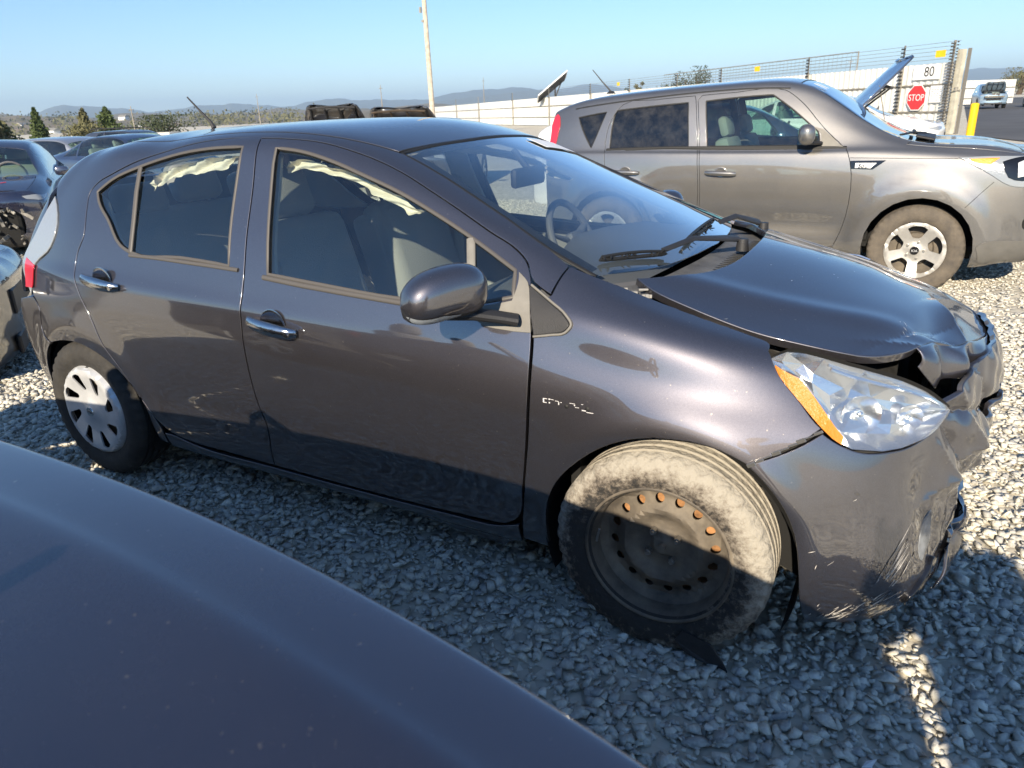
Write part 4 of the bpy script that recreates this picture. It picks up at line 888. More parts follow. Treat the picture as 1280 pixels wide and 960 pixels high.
# ---- headlamp
T_ = sm([(2.758,-.700,.866),(2.800,-.694,.889),(2.86,-.680,.881),(2.915,-.655,.862),(3.005,-.598,.828),(3.077,-.540,.792),(3.13,-.494,.754),(3.175,-.455,.708)], 6, closed=False)
B_ = sm([(2.758,-.700,.866),(2.787,-.722,.834),(2.845,-.742,.780),(2.905,-.752,.722),(2.94,-.742,.690),(2.985,-.722,.668),(3.05,-.672,.660),(3.11,-.603,.664),(3.155,-.525,.682),(3.175,-.455,.708)], 6, closed=False)
def resam(L, n):
    d = np.r_[0, np.cumsum(np.linalg.norm(np.diff(L, axis=0), axis=1))]; t = np.linspace(0, d[-1], n); return np.stack([np.interp(t, d, L[:, k]) for k in range(3)], 1)
def lamp(s, par):
    n = 25; A = resam(T_, n); B = resam(B_, n); out = []
    for dep, bl in ((0, .034), (-.040, .0)):
        rows = []
        for q in np.linspace(0, 1, 9):
            R = A*(1-q)+B*q; nn = np.cross(np.gradient(R, axis=0), B-A); l = np.linalg.norm(nn, axis=1)[:, None]; nn = np.where(l > 1e-6, nn/(l+1e-9), 0); t = np.linspace(0, 1, n)
            if nn[n//2][1] > 0: nn = -nn
            k = (np.sin(PI*t)**.5)[:, None]; R = R+nn*k*(bl*math.sin(PI*q)**.7 if bl else 0)+nn*dep*k*(math.sin(PI*q)**.4)
            rows.append(R)
        out.append(np.array(rows))
    def grid(name, G_, m, pr, u0=0, u1=n-1, v0=0, v1=8, jig=0, sm_=True):
        V = G_[v0:v1+1, u0:u1+1].reshape(-1, 3).copy(); c = u1-u0+1
        if jig: r = np.random.default_rng(5); V += r.normal(0, jig, V.shape)
        V[:, 1] *= s; F = []
        for i in range(v1-v0):
            for j in range(u1-u0): a = i*c+j; q = (a, a+c, a+c+1, a+1); F.append(q if s > 0 else q[::-1])
        return mesh(name, V, F, m, pr, sm_)
    L = grid('headlight', out[0], HGL, par)
    REFC = mat('lamp_reflector', (.90, .91, .92), .20, .92, bump=.10, bscale=30)
    rr_ = np.random.default_rng(5); us = [0, 2, 4, 6, 9, 11, 14, 16, 19, 21, 24]; vs = [0, 2, 3, 5, 6, 8]; Gc = out[1][np.ix_(vs, us)].copy(); Gc[1:-1, 1:-1] += rr_.normal(0, .009, Gc[1:-1, 1:-1].shape)*np.array([1, 1, .5]); nr_, nc_ = Gc.shape[:2]; V = Gc.reshape(-1, 3); V[:, 1] *= s; F = []
    for i in range(nr_-1):
        for j in range(nc_-1): a = i*nc_+j; F += [(a, a+nc_, a+nc_+1), (a, a+nc_+1, a+1)] if (i+j) % 2 else [(a, a+nc_, a+1), (a+1, a+nc_, a+nc_+1)]
    mesh('reflector', V, F, REFC, L)
    # facets and bezel inside
    C0 = lambda u, v, d: Vector(tuple((out[0][v][u]*(1-d)+out[1][v][u]*d)))
    def YS(p): return Vector((p.x, p.y*s, p.z))
    V = []; F = []
    AM = [(0, 1), (1, 3), (2, 4), (3, 6), (4, 7), (5, 8), (6, 8)]
    G2 = out[1]*.35+out[0]*.65
    V = []; F = []
    for j in range(0, 10):
        w0 = 4.2-1.1*j/9*2.4; 
        for k in (0, 1, 2):
            v = min(8, 3+k*2.5*(1 if j else .0)); 
    # amber side reflector along the lower rear edge
    V = []; F = []
    for j in range(1, 11):
        for k in range(4):
            v = 8-(k/3)*(3.2*(1-abs(j-4.0)/8.0)); v0 = int(v); f = v-v0; p = G2[v0][j]*(1-f)+G2[min(8, v0+1)][j]*f; V.append((p[0], p[1]*s, p[2]))
    for j in range(9):
        for k in range(3): a = j*4+k; q = (a, a+4, a+5, a+1); F.append(q)
    mesh('amber_reflector', V, F, AMB, L, False)
    bm = bmesh.new()
    c = YS(Vector(tuple(out[1][4][14]))+Vector((-.0, .02, .0))); d = Vector((.45, -.80*s, .1)).normalized()
    for (u, v, r) in ((12, 4, .050), (18, 4, .034)):
        c = YS(Vector(tuple(out[1][v][u]))); ring = []
        for (rr, h) in ((r*.25, -.004), (r*.7, .004), (r, .020), (r*1.02, .018)):
            x = d.cross(Vector((0, 0, 1))).normalized(); y = d.cross(x); ring.append([bm.verts.new(c+d*h+(x*math.cos(2*PI*k/24)+y*math.sin(2*PI*k/24))*rr) for k in range(24)])
        for a, b in zip(ring, ring[1:]):
            for k in range(24): bm.faces.new((a[k], a[(k+1) % 24], b[(k+1) % 24], b[k]))
        bmesh.ops.create_icosphere(bm, subdivisions=2, radius=r*.24, matrix=Matrix.Translation(c+d*.008))
    bmobj('lamp_bowl', bm, REFC, L, True)
    bm = bmesh.new()
    add_tube(bm, [YS(Vector(tuple(G2[1][u]))) for u in range(7, 24)], .005, 6)
    bmobj('lamp_bezel', bm, REFC, L, True)
    # back box so nothing shows through
    G3 = out[1].copy(); G3[..., 1] += .03
    grid('lamp_housing', G3, DARK, L)
lamp(1, CAR); lamp(-1, CAR)

# ================================================================ wheels
def tyre_mesh(R=.304, w=.185, rim=.205, n=96, grooves=True, square=0):
    h = w/2; p = [(rim-.008, h*.80), (rim+.004, h*.93), (rim+.030, h*1.02), ((rim+R)/2, h*1.05), (R-.035, h*1.0), (R-.018, h*.95), (R-.007, h*.87), (R-.001, h*.76)]
    gv = []
    if grooves:
        for c in (.55, .18, -.18, -.55): gv += [(R, h*(c+.07)), (R-.008, h*(c+.055)), (R-.008, h*(c-.055)), (R, h*(c-.07))]
    prof = p+gv+[(r, -y) for r, y in p[::-1]]
    return lathe(prof, n)
def disc_lift(name, holes, prof, R, m, parent, s=1, res=.02, y0=0, thick=.004, n=64):
    """flat disc with holes pressed into a radial profile [(r, depth)]"""
    outer = [(R*math.cos(2*PI*k/n), R*math.sin(2*PI*k/n)) for k in range(n)]
    v, T, ids = fill2d([outer]+holes, res, .35)
    pr = np.array(prof); rr = np.hypot(v[:, 0], v[:, 1]); y = np.interp(rr, pr[:, 0], pr[:, 1])
    V = np.stack([v[:, 0], -(y+y0)*1.0, v[:, 1]], 1); F = T.tolist(); b = len(V); 
    V2 = V.copy(); V2[:, 1] += thick; F2 = [t[::-1] for t in F]
    F = F+[tuple(i+b for i in t) for t in F2]
    for L in ids:
        k = len(L)
        for i in range(k): a, c = L[i], L[(i+1) % k]; F.append((a, c, c+b, a+b)); 
    o = mesh(name, np.concatenate([V, V2]), F, m, parent, False); o.data.shade_smooth(); o.data.set_sharp_from_angle(angle=math.radians(28)); return o
def wheel(parent, loc, side, kind, R=.304, rimr=.205, w=.185, rz=0, tyre=None, name='wheel'):
    """wheel whose outer face looks to -y (side=1) or +y (side=-1); parts as children"""
    o = thing(name, '', ''); del o['label']; del o['category']; o.parent = parent; o.location = loc; o.rotation_euler = (0, 0, rz+(0 if side > 0 else PI))
    V, F = tyre_mesh(R, w, rimr, 160); V = np.array(V)
    rr = np.hypot(V[:, 0], V[:, 2]); kk = np.round(np.arctan2(V[:, 2], V[:, 0])/(2*PI/160)).astype(int) % 4; sh = (rr > R-.024) & (np.abs(V[:, 1]) > w*.36) & (kk >= 2)
    V[sh, 0] *= 1-.007/R; V[sh, 2] *= 1-.007/R
    if tyre is CLAY_SHADE: lo = V[:, 2] < -.255; q_ = np.clip((-.255-V[:, 2])/.05, 0, 1); V[:, 2] = np.maximum(V[:, 2], -.288); V[:, 1] *= 1+.14*q_*lo
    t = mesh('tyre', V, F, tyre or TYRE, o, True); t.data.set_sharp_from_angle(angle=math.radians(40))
    return o
STEEL = mat('black_steel_rim', (.06, .053, .046), .66, .25, col2=(.24, .20, .15), vscale=7, bump=.15, bscale=40)
STEELD = mat('dusty_steel', (.085, .075, .066), .6, .4, col2=(.20, .17, .13), vscale=9)
RUST = mat('rusty_brake', (.34, .17, .07), .85, var=.5, vscale=18, bump=.4, bscale=60)
CLAY_SHADE = mat('clay_tyre_painted_shade', (.050, .044, .037), .92, bump=.9, bscale=60)
def _clay_shade():
    nt = CLAY_SHADE.node_tree; L = nt.links.new; N = nt.nodes.new; p = nt.nodes['Principled BSDF']; tc = N('ShaderNodeTexCoord'); se = N('ShaderNodeSeparateXYZ'); L(tc.outputs['Object'], se.inputs[0])
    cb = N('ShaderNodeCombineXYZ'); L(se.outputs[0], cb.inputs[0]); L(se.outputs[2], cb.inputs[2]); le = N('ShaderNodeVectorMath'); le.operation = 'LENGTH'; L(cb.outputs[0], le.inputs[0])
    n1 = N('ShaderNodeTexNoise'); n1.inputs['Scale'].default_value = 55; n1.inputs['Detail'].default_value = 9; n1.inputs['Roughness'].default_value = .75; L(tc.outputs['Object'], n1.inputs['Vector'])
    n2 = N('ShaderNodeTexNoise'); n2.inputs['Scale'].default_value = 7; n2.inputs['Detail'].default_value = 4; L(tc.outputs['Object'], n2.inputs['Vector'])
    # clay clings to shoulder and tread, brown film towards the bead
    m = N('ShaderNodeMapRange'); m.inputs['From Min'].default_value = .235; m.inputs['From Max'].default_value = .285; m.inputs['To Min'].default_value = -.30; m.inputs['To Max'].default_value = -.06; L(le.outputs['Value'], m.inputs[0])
    a = N('ShaderNodeMath'); L(m.outputs[0], a.inputs[0]); L(n1.outputs[0], a.inputs[1]); b = N('ShaderNodeMath'); b.operation = 'MULTIPLY_ADD'; b.inputs[1].default_value = .55; L(n2.outputs[0], b.inputs[0]); L(a.outputs[0], b.inputs[2]); g = N('ShaderNodeVectorMath'); g.operation = 'DOT_PRODUCT'; g.inputs[1].default_value = (.32, 0, .55); L(tc.outputs['Object'], g.inputs[0]); b0 = b; b = N('ShaderNodeMath'); L(b0.outputs[0], b.inputs[0]); L(g.outputs['Value'], b.inputs[1]); b2_ = b  # tyre darkens towards its lower rear: shade painted into the clay colour
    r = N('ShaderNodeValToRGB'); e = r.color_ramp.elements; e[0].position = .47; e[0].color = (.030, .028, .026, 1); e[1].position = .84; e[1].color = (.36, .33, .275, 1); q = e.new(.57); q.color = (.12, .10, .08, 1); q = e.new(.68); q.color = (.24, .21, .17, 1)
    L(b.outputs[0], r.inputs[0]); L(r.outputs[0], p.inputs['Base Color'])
_clay_shade()
def circ(cx, cy, r, n=14): return [(cx+r*math.cos(2*PI*k/n), cy+r*math.sin(2*PI*k/n)) for k in range(n)]
def hub_back(o, R, h, m=DARK):
    V, F = lathe([(.0, h), (R, h)], 32); mesh('brake_backplate', V, F, m, o)
def steel_wheel(parent, loc, side, rz=0):
    o = wheel(parent, loc, side, 'steel', .306, .205, .19, rz, CLAY_SHADE)
    # rim barrel and lip
    V, F = lathe([(.212, -.088), (.205, -.094), (.203, -.080), (.192, -.066), (.186, -.030), (.183, .06)], 72); mesh('rim', V, F, STEEL, o, True)
    holes = [circ(.1455*math.cos(2*PI*k/16+.12), .1455*math.sin(2*PI*k/16+.12), .0135) for k in range(16)]
    disc_lift('wheel_disc', holes, [(0, .045), (.028, .046), (.034, .036), (.045, .032), (.072, .030), (.085, .036), (.100, .048), (.112, .052), (.125, .044), (.146, .030), (.165, .028), (.178, .040), (.186, .052)], .186, STEEL, o, res=.014, y0=-.018)
    bm = bmesh.new()
    bm.free()
    for k in range(4):
        bm = bmesh.new(); a = 2*PI*k/4+.6; x, z = .050*math.cos(a), .050*math.sin(a); add_cyl(bm, (x, -.005, z), (x, -.034, z), .0105, .0095, 6); add_cyl(bm, (x, -.03, z), (x, -.042, z), .005); bmobj('wheel_nut', bm, BOLT, o)
    bm = bmesh.new(); add_cyl(bm, (0, -.01, 0), (0, -.022, 0), .027, .025, 24); hb = bmobj('hub', bm, RUST, o, True); bm = bmesh.new(); add_cyl(bm, (0, -.015, 0), (0, -.040, 0), .013, .010, 6); bmobj('hub_nut', bm, STEEL, hb)
    V, F = lathe([(.03, .035), (.125, .035), (.150, .030), (.170, .030)], 40); mesh('brake_disc', V, F, RUST, o, True)
    hub_back(o, .18, .06)
    bm = bmesh.new(); add_box(bm, (-.17, -.092, .03), (.006, .006, .045), Matrix.Rotation(.2, 3, 'Y'), .001); bmobj('balance_weight', bm, BOLT, o)
    return o
def slot_hole(a, r0, r1, w0, w1, n=5, skew=0, rnd=.3):
    """rounded trapezoid between radii around angle a (w = angular half widths)"""
    P = []
    for r, w, d in ((r0, w0, 1), (r1, w1, -1)):
        for t in np.linspace(-1, 1, n): rr = r+(r1-r0)*.12*(abs(t)**3)*d; P.append((rr, a+skew*(rr-r0)+w*t*d))
    return [(r*math.cos(t), r*math.sin(t)) for r, t in P]
def cover_wheel(parent, loc, side, rz=0, tyre=None):
    o = wheel(parent, loc, side, 'cover', .304, .205, .185, rz, tyre)
    holes = [slot_hole(2*PI*k/8+.2, .095, .172, .13, .17, 5, 2.2) for k in range(8)]
    c = disc_lift('hubcap', holes, [(0, .034), (.028, .034), (.034, .030), (.06, .022), (.10, .020), (.14, .026), (.175, .030), (.190, .026), (.198, .014), (.203, .0)], .203, SILV, o, res=.016, y0=.072, thick=.006, n=72)
    bm = bmesh.new(); add_cyl(bm, (0, -.10, 0), (0, -.108, 0), .024, .021, 24); bmobj('centre_badge', bm, CHR, c, True)
    bm = bmesh.new(); add_tube(bm, [(.013*math.cos(t), -.1095, .009*math.sin(t)) for t in np.linspace(0, 2*PI, 24)[:-1]], .0012, 5, True); add_tube(bm, [(.005*math.cos(t), -.1095, .009*math.sin(t)) for t in np.linspace(0, 2*PI, 20)[:-1]], .001, 5, True); bmobj('badge_ring', bm, BOLT, c)
    V, F = lathe([(.03, .0), (.12, -.01), (.19, .02)], 32); mesh('rim', V, F, STEEL, o, True); hub_back(o, .195, .05)
    return o
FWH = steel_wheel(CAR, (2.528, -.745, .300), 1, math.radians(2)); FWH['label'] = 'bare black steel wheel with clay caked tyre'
cover_wheel(CAR, (2.55, .745, .304), -1); cover_wheel(CAR, (0, -.745, .304), 1); cover_wheel(CAR, (0, .745, .304), -1)
bm = bmesh.new()   # tyre bead pulled off the rim / torn liner hanging at the wheel's foot
V = [(2.62,-.845,.095),(2.70,-.850,.080),(2.735,-.85,.035),(2.752,-.845,-.005),(2.715,-.852,.015),(2.68,-.855,.02),(2.63,-.85,.03),(2.60,-.847,.06)]
o = mesh('torn_liner', V, [tuple(range(8))], BLK, CAR); md = o.modifiers.new('s', 'SOLIDIFY'); md.thickness = .006
bm = bmesh.new()
for s in (-1, 1): add_tube(bm, [(2.55, s*.66, .3), (2.5, s*.3, .25)], .03); add_tube(bm, [(0, s*.66, .3), (0, 0, .25)], .035)
bmobj('axle', bm, DARK, CAR)

# ================================================================ other vehicles
def full_surf(net, disp=None):
    if disp is None: return Surf(full_net(net))
    def fd(P, N):
        s = P[:, 1] > 0; Q = P.copy(); Q[s, 1] *= -1; M = N.copy(); M[s, 1] *= -1; R = disp(Q, M); R[s, 1] *= -1; return R
    return Surf(full_net(net), 1.0, fd)
def mirv(S, uv): q = np.array(uv, float); q[:, 1] = (S.nj-1)-q[:, 1]; return q[::-1]
def arch_outline(S, cxs, cz, r, bottom=.22):
    """outline of the whole shell in (u, v) with the wheel arches cut out of the lower edges"""
    L = [(0.0, 0.0)]
    for cx in cxs:
        a0 = math.asin(max(-1, min(1, (bottom-cz)/r))); A = np.linspace(PI-a0, a0, 15); P = [(cx+r*math.cos(a), cz+r*math.sin(a)) for a in A]
        uv = S.inv(P, [0, 2], lambda g: (g[:, 1] < -.4)); uv[0, 1] = 0; uv[-1, 1] = 0; L += [tuple(q) for q in uv]
    n = S.ni-1; m = S.nj-1; L.append((n, 0.0)); R = [(u, m-v) for u, v in L[::-1]]
    return np.array(L+R)
def rimwheel(parent, loc, side, R, rr, w, m_rim, spokes=5, rz=0, tyre=None, simple=False, holes=None, badge=None):
    o = wheel(parent, loc, side, '', R, rr, w, rz, tyre)
    if holes is None: holes = [slot_hole(2*PI*k/spokes+.3, rr*.42, rr*.86, .30*5/spokes, .40*5/spokes, 6) for k in range(spokes)]
    disc_lift('rim', holes, [(0, .004), (rr*.16, .006), (rr*.2, -.004), (rr*.4, -.002), (rr*.85, .014), (rr*.95, .020), (rr, .012)], rr, m_rim, o, res=rr*.13 if not simple else rr*.3, y0=w*.36, thick=.018, n=48)
    V, F = lathe([(.0, 0), (rr*.55, 0), (rr*.6, w*.1), (rr*.97, w*.1), (rr*.99, -w*.45)], 32); mesh('brake_disc', V, F, DARK if simple else STEELD, o)
    if not simple:
        bm = bmesh.new(); add_cyl(bm, (0, -w*.36, 0), (0, -w*.36-.016, 0), rr*.15, rr*.14, 24); bmobj('centre_badge', bm, BLKG, o, True)
        for k in range(5):
            a = 2*PI*k/5; bm = bmesh.new(); add_cyl(bm, (rr*.29*math.cos(a), -w*.36+.01, rr*.29*math.sin(a)), (rr*.29*math.cos(a), -w*.36-.010, rr*.29*math.sin(a)), .011, .010, 8); bmobj('wheel_nut', bm, BOLT, o)
    return o
def text(name, s, size, m, loc, rot, parent=None, depth=.001, align='CENTER', shear=0, sx=1):
    c = bpy.data.curves.new(name, 'FONT'); c.body = s; c.size = size; c.extrude = depth; c.align_x = align; c.align_y = 'CENTER'; c.shear = shear; c.materials.append(m)
    t = bpy.data.objects.new('tmp', c); COL.objects.link(t); dg = bpy.context.evaluated_depsgraph_get(); me = bpy.data.meshes.new_from_object(t.evaluated_get(dg)); bpy.data.objects.remove(t)
    o = link(name, me, parent); o.location = loc; o.rotation_euler = rot; o.scale = (sx, 1, 1); return o

# ---------------------------------------------------------------- boxy wagon parked behind
P_GR = paint('warm_grey_paint', (.148, .143, .137), metal=.70, rough=.47, dust=.12, dirt=(.36, .32, .26))
TGL = glass('privacy_glass', (.035, .04, .05), 1.6, base=.03, dirt=.03)
SGL = glass('wagon_glass', (.60, .76, .70), 1.8, base=.04, dirt=.015)
ALLOY = mat('alloy_rim', (.62, .60, .56), .35, .75, var=.1, vscale=12)
DTY = mat('dusty_tyre', (.15, .125, .095), .9, col2=(.075, .065, .055), vscale=9, bump=.3, bscale=70)
WG = thing('boxy_wagon', 'beige grey boxy wagon parked side on behind the damaged hatchback', 'car', (0, 4.9, .03))
WS2 = full_surf(auto_net(WAGON, [(.90, .14), (.62, .225), (.3, .25), (0, .255)], [(.92, .06), (.5, .09), (0, .10)]), wagon_disp)
wagon = lambda l, n=3, c=(): near(WS2, sm(l, n, c))
body_o = arch_outline(WS2, (.43, 3.0), .33, .385, .23)
w_fd = [(1.187,-.737,1.467),(1.252,-.845,1.079),(1.290,-.901,.70),(1.27,-.89,.30),(2.40,-.89,.30),(2.445,-.891,.42),(2.487,-.899,.652),(2.456,-.889,.988),(2.415,-.848,1.076),(2.233,-.794,1.226),(2.020,-.728,1.441),(1.90,-.71,1.525),(1.5,-.72,1.52),(1.22,-.72,1.505)]
w_rd = [(1.172,-.737,1.467),(1.237,-.845,1.079),(1.275,-.901,.70),(1.255,-.89,.30),(.92,-.89,.30),(.80,-.9,.50),(.62,-.9,.72),(.42,-.89,.85),(.38,-.86,1.03),(.37,-.80,1.15),(.45,-.73,1.40),(.50,-.72,1.455),(.8,-.72,1.485),(1.16,-.72,1.503)]
w_fw = [(1.257,-.741,1.458),(1.542,-.733,1.481),(1.803,-.723,1.490),(1.98,-.76,1.37),(2.121,-.789,1.258),(2.19,-.80,1.20),(2.215,-.838,1.097),(1.7,-.84,1.095),(1.316,-.840,1.095)]
w_rw = [(.44,-.731,1.405),(.8,-.73,1.43),(1.108,-.742,1.452),(1.155,-.840,1.095),(.8,-.84,1.09),(.42,-.826,1.08),(.42,-.78,1.25)]
w_qw = [(.065,-.716,1.354),(.353,-.731,1.395),(.30,-.77,1.25),(.232,-.814,1.085),(.15,-.77,1.20)]
def mm(S, uv): return mirv(S, uv)
UV = {k: wagon(v, 3, c) for k, v, c in (('fd', w_fd, (0, 3, 4, 8, 13)), ('rd', w_rd, (0, 3, 4, 13)), ('fw', w_fw, (0, 2, 6, 8)), ('rw', w_rw, (0, 2, 3, 5)), ('qw', w_qw, (0, 1, 3)))}
nv = WS2.nj-1
w_ws = wagon([(1.99,-.60,1.555),(2.28,-.67,1.41),(2.6,-.72,1.225),(2.80,-.735,1.13),(2.92,-.5,1.125),(2.97,0,1.13),(2.92,.5,1.125),(2.80,.735,1.13),(2.6,.72,1.225),(2.28,.67,1.41),(1.99,.60,1.555),(1.985,.3,1.59),(1.985,0,1.6),(1.985,-.3,1.59)], 3, (0, 3, 7, 10))
w_hd = wagon([(2.83,-.80,1.085),(3.2,-.80,1.06),(3.5,-.77,1.03),(3.68,-.68,1.0),(3.74,-.3,1.01),(3.75,0,1.015),(3.74,.3,1.01),(3.68,.68,1.0),(3.5,.77,1.03),(3.2,.80,1.06),(2.83,.80,1.085),(2.95,.5,1.11),(3.0,0,1.12),(2.95,-.5,1.11)], 3, (0, 10))
WB, _ = patch('body_shell', WS2, body_o, P_GR, WG, holes=[UV['fd'], UV['rd'], UV['qw'], mm(WS2, UV['fd']), mm(WS2, UV['rd']), mm(WS2, UV['qw']), w_ws, w_hd], res=.22, gap=0, mirror=False)
patch('hood', WS2, w_hd, P_GR, WG, res=.25, gap=.004, mirror=False, edge=.004)
for k, hole, nm in (('fd', 'fw', 'front_door'), ('rd', 'rw', 'rear_door')):
    for f in (0, 1):
        d, _ = patch(nm, WS2, mm(WS2, UV[k]) if f else UV[k], P_GR, WG, holes=[mm(WS2, UV[hole]) if f else UV[hole]], res=.2, gap=.003, mirror=False)
        g = mm(WS2, UV[hole]) if f else UV[hole]; patch('side_window', WS2, g, SGL if k == 'fd' else TGL, d, res=.5, gap=-.004, off=-.008, edge=.0005, depth=.001, mirror=False)
        band('window_seal', WS2, g, .014, SEAL, d, off=-.006, h=.004, mirror=False, closed=True)
        x = 1.46 if k == 'fd' else .60; s = -1 if f else 1
        w = float(-BODY.ev([(5, 5)])[0][0, 1]); yy = -float(WS2.ev(WS2.inv([(x, .88)], [0, 2], lambda q: q[:, 1] < 0))[0][0, 1])
        bm = bmesh.new(); add_tube(bm, [(x-.13+.26*t, s*-(yy+.012+.022*math.sin(PI*t)**.5), .883-.008*t) for t in np.linspace(0, 1, 11)], [.010]+[.013]*9+[.010], 10, flat=1.5)
        bmobj('door_handle', bm, P_GR, d, True, angle=50)
        V = []; F = []
        for i, (r, h) in enumerate([(1, .002), (.9, .004), (.8, .003), (.4, .0015), (.02, .001)]):
            for q in range(20): V.append((x+r*.055*math.cos(2*PI*q/20), s*-(yy+h), .885+r*.045*math.sin(2*PI*q/20)))
        for i in range(4):
            for q in range(20): a = i*20+q; b = i*20+(q+1) % 20; F.append((a, b, b+20, a+20))
        mesh('handle_bowl', V, F, P_GR, d, True)
for f in (0, 1): patch('quarter_window', WS2, mm(WS2, UV['qw']) if f else UV['qw'], TGL, WG, res=.4, gap=.002, off=-.006, mirror=False); band('window_seal', WS2, mm(WS2, UV['qw']) if f else UV['qw'], .014, SEAL, WG, off=-.003, h=.004, mirror=False, closed=True)
patch('windshield', WS2, w_ws, GLW, WG, res=.5, gap=.003, off=-.004, edge=.001, depth=.002, mirror=False)
band('windshield_seal', WS2, w_ws, .02, SEAL, WG, off=-.006, h=.006, mirror=False, closed=True)
band('belt_strip', WS2, wagon([(.39,-.83,1.072),(.8,-.84,1.084),(1.4,-.845,1.087),(2.0,-.845,1.087),(2.42,-.845,1.082)], 4), .022, SEAL, WG, off=0, h=.005, mirror=False)
band('roof_drip', WS2, near(WS2, sm([(.02,-.67,1.425),(.6,-.70,1.485),(1.2,-.705,1.525),(1.75,-.70,1.54),(1.93,-.69,1.53)], 5, closed=False)), .016, SEAL, WG, off=-.002, h=.004, mirror=False)
patch('sail_panel', WS2, wagon([(2.15,-.795,1.24),(2.233,-.80,1.215),(2.40,-.85,1.085),(2.235,-.84,1.085),(2.215,-.82,1.19)], 2, (0, 1, 2, 3, 4)), TRIMP, WG, res=.3, off=.004, gap=0, mirror=False)
V0 = wagon([(2.461,-.888,.982),(2.715,-.887,.986),(2.627,-.896,.918),(2.469,-.896,.922)], 2, (0, 1, 2, 3)); ven, _ = patch('fender_vent', WS2, V0, BLKG, WG, res=.3, off=.004, gap=0, mirror=False)
patch('vent_plate', WS2, wagon([(2.50,-.888,.966),(2.65,-.887,.966),(2.612,-.896,.926),(2.50,-.896,.928)], 2, (0, 1, 2, 3)), SILV, ven, res=.3, off=.009, gap=0, mirror=False, depth=.003)
text('vent_lettering', 'Soul', .045, BLKG, (2.56, -.915, .946), (PI/2, 0, 0), ven, shear=.25)
hlw = wagon([(3.192,-.871,1.004),(3.406,-.840,1.011),(3.582,-.782,1.007),(3.70,-.66,.985),(3.72,-.62,.83),(3.628,-.78,.796),(3.537,-.865,.810),(3.399,-.884,.893)], 3, (0, 3, 4))
HW, _ = patch('headlight', WS2, hlw, CLRL, WG, res=.18, off=.008, gap=0, mirror=False, edge=.004)
patch('headlight', WS2, mm(WS2, hlw), CLRL, WG, res=.18, off=.008, gap=0, mirror=False, edge=.004)
patch('amber_reflector', WS2, wagon([(3.26,-.868,.992),(3.45,-.84,.992),(3.40,-.86,.955),(3.30,-.872,.962)], 2, (0, 1, 2, 3)), AMB, HW, res=.2, off=.012, gap=0, mirror=False, depth=.004)
patch('projector_window', WS2, wagon([(3.47,-.85,.97),(3.53,-.82,.985),(3.66,-.72,.975),(3.68,-.70,.86),(3.60,-.80,.835),(3.52,-.86,.865)], 2, (0, 2, 3, 4)), BLKG, HW, res=.2, off=.012, gap=0, mirror=False, depth=.004)
patch('projector_bowl', WS2, wagon([(3.56,-.82,.95),(3.63,-.76,.955),(3.64,-.76,.87),(3.57,-.82,.86)], 2, (0, 1, 2, 3)), SILV, HW, res=.2, off=.016, gap=0, mirror=False, depth=.004)
band('bumper_seam', WS2, near(WS2, sm([(3.441,-.886,.835),(3.36,-.915,.74),(3.285,-.929,.650)], 5, closed=False)), .007, SEAL, WG, off=-.003, h=.0035, mirror=False)
band('hood_seam', WS2, near(WS2, sm([(2.456,-.885,1.004),(2.837,-.883,1.001),(3.191,-.875,.998)], 5, closed=False)), .008, SEAL, WG, off=-.003, h=.0035, mirror=False)
clad = [(3.40,-.91,.36),(3.455,-.901,.40),(3.60,-.86,.41),(3.74,-.7,.42),(3.80,-.45,.42),(3.80,-.45,.25),(3.72,-.7,.25),(3.6,-.85,.25),(3.43,-.88,.25),(3.42,-.9,.30)]
patch('lower_cladding', WS2, wagon(clad, 3, (0, 5)), mat('grey_cladding', (.11, .105, .095), .6, var=.15, vscale=8), WG, res=.2, off=.006, gap=0, mirror=False)
tl = wagon([(-.19,-.66,1.40),(-.165,-.70,1.38),(-.18,-.80,1.10),(-.21,-.84,.98),(-.26,-.80,.98),(-.25,-.73,1.2)], 3)
patch('tail_lamp', WS2, tl, REDL, WG, res=.2, off=.008, gap=0, mirror=False); patch('tail_lamp', WS2, mm(WS2, tl), REDL, WG, res=.2, off=.008, gap=0, mirror=False)
patch('fog_lamp', WS2, wagon([(3.66,-.80,.58),(3.71,-.76,.60),(3.73,-.74,.53),(3.70,-.77,.48),(3.66,-.80,.51)], 3), BLKG, WG, res=.2, off=.004, gap=0, mirror=False)
_q = near(WS2, [(2.13, -.46, 1.52)]); _P, _N = WS2.ev(_q); _n = Vector(_N[0]); _x = Vector((0, 1, 0)); _x = (_x-_n*_x.dot(_n)).normalized(); _y = _n.cross(_x); _o = text('painted_letter', 'N', .17, mat('white_marker', (.85, .87, .85), .7), (0, 0, 0), (0, 0, 0), WG, .0006)
_o.location = Vector(_P[0])+_n*.006; _o.rotation_euler = Matrix((_x, _y, _n)).transposed().to_euler()
for f in (1, -1):
    rimwheel(WG, (3.0, -.80*f, .31), f, .342, .222, .215, ALLOY, 5, 0, DTY); rimwheel(WG, (.43, -.80*f, .31), f, .342, .222, .215, ALLOY, 5, 0, DTY)
    bm = bmesh.new(); c = Vector((2.13, -.975*f, 1.185)); M = Matrix.Rotation(math.radians(12*f), 3, 'Z')
    add_box(bm, c, (.12, .22, .155), M, .055, 4); mo = bmobj('mirror_housing', bm, P_GR, WG, True)
    bm = bmesh.new(); add_tube(bm, [(2.22, -.84*f, 1.115), (2.18, -.89*f, 1.118), (2.13, -.96*f, 1.122), (2.12, -1.04*f, 1.13)], [.03, .03, .034, .02], 10, flat=.5); bmobj('mirror_arm', bm, BLK, mo, True)
text('wheel_lettering', 'KIA', .026, SILV, (3.0, -.905, .31), (PI/2, 0, 0), WG, sx=1.1)
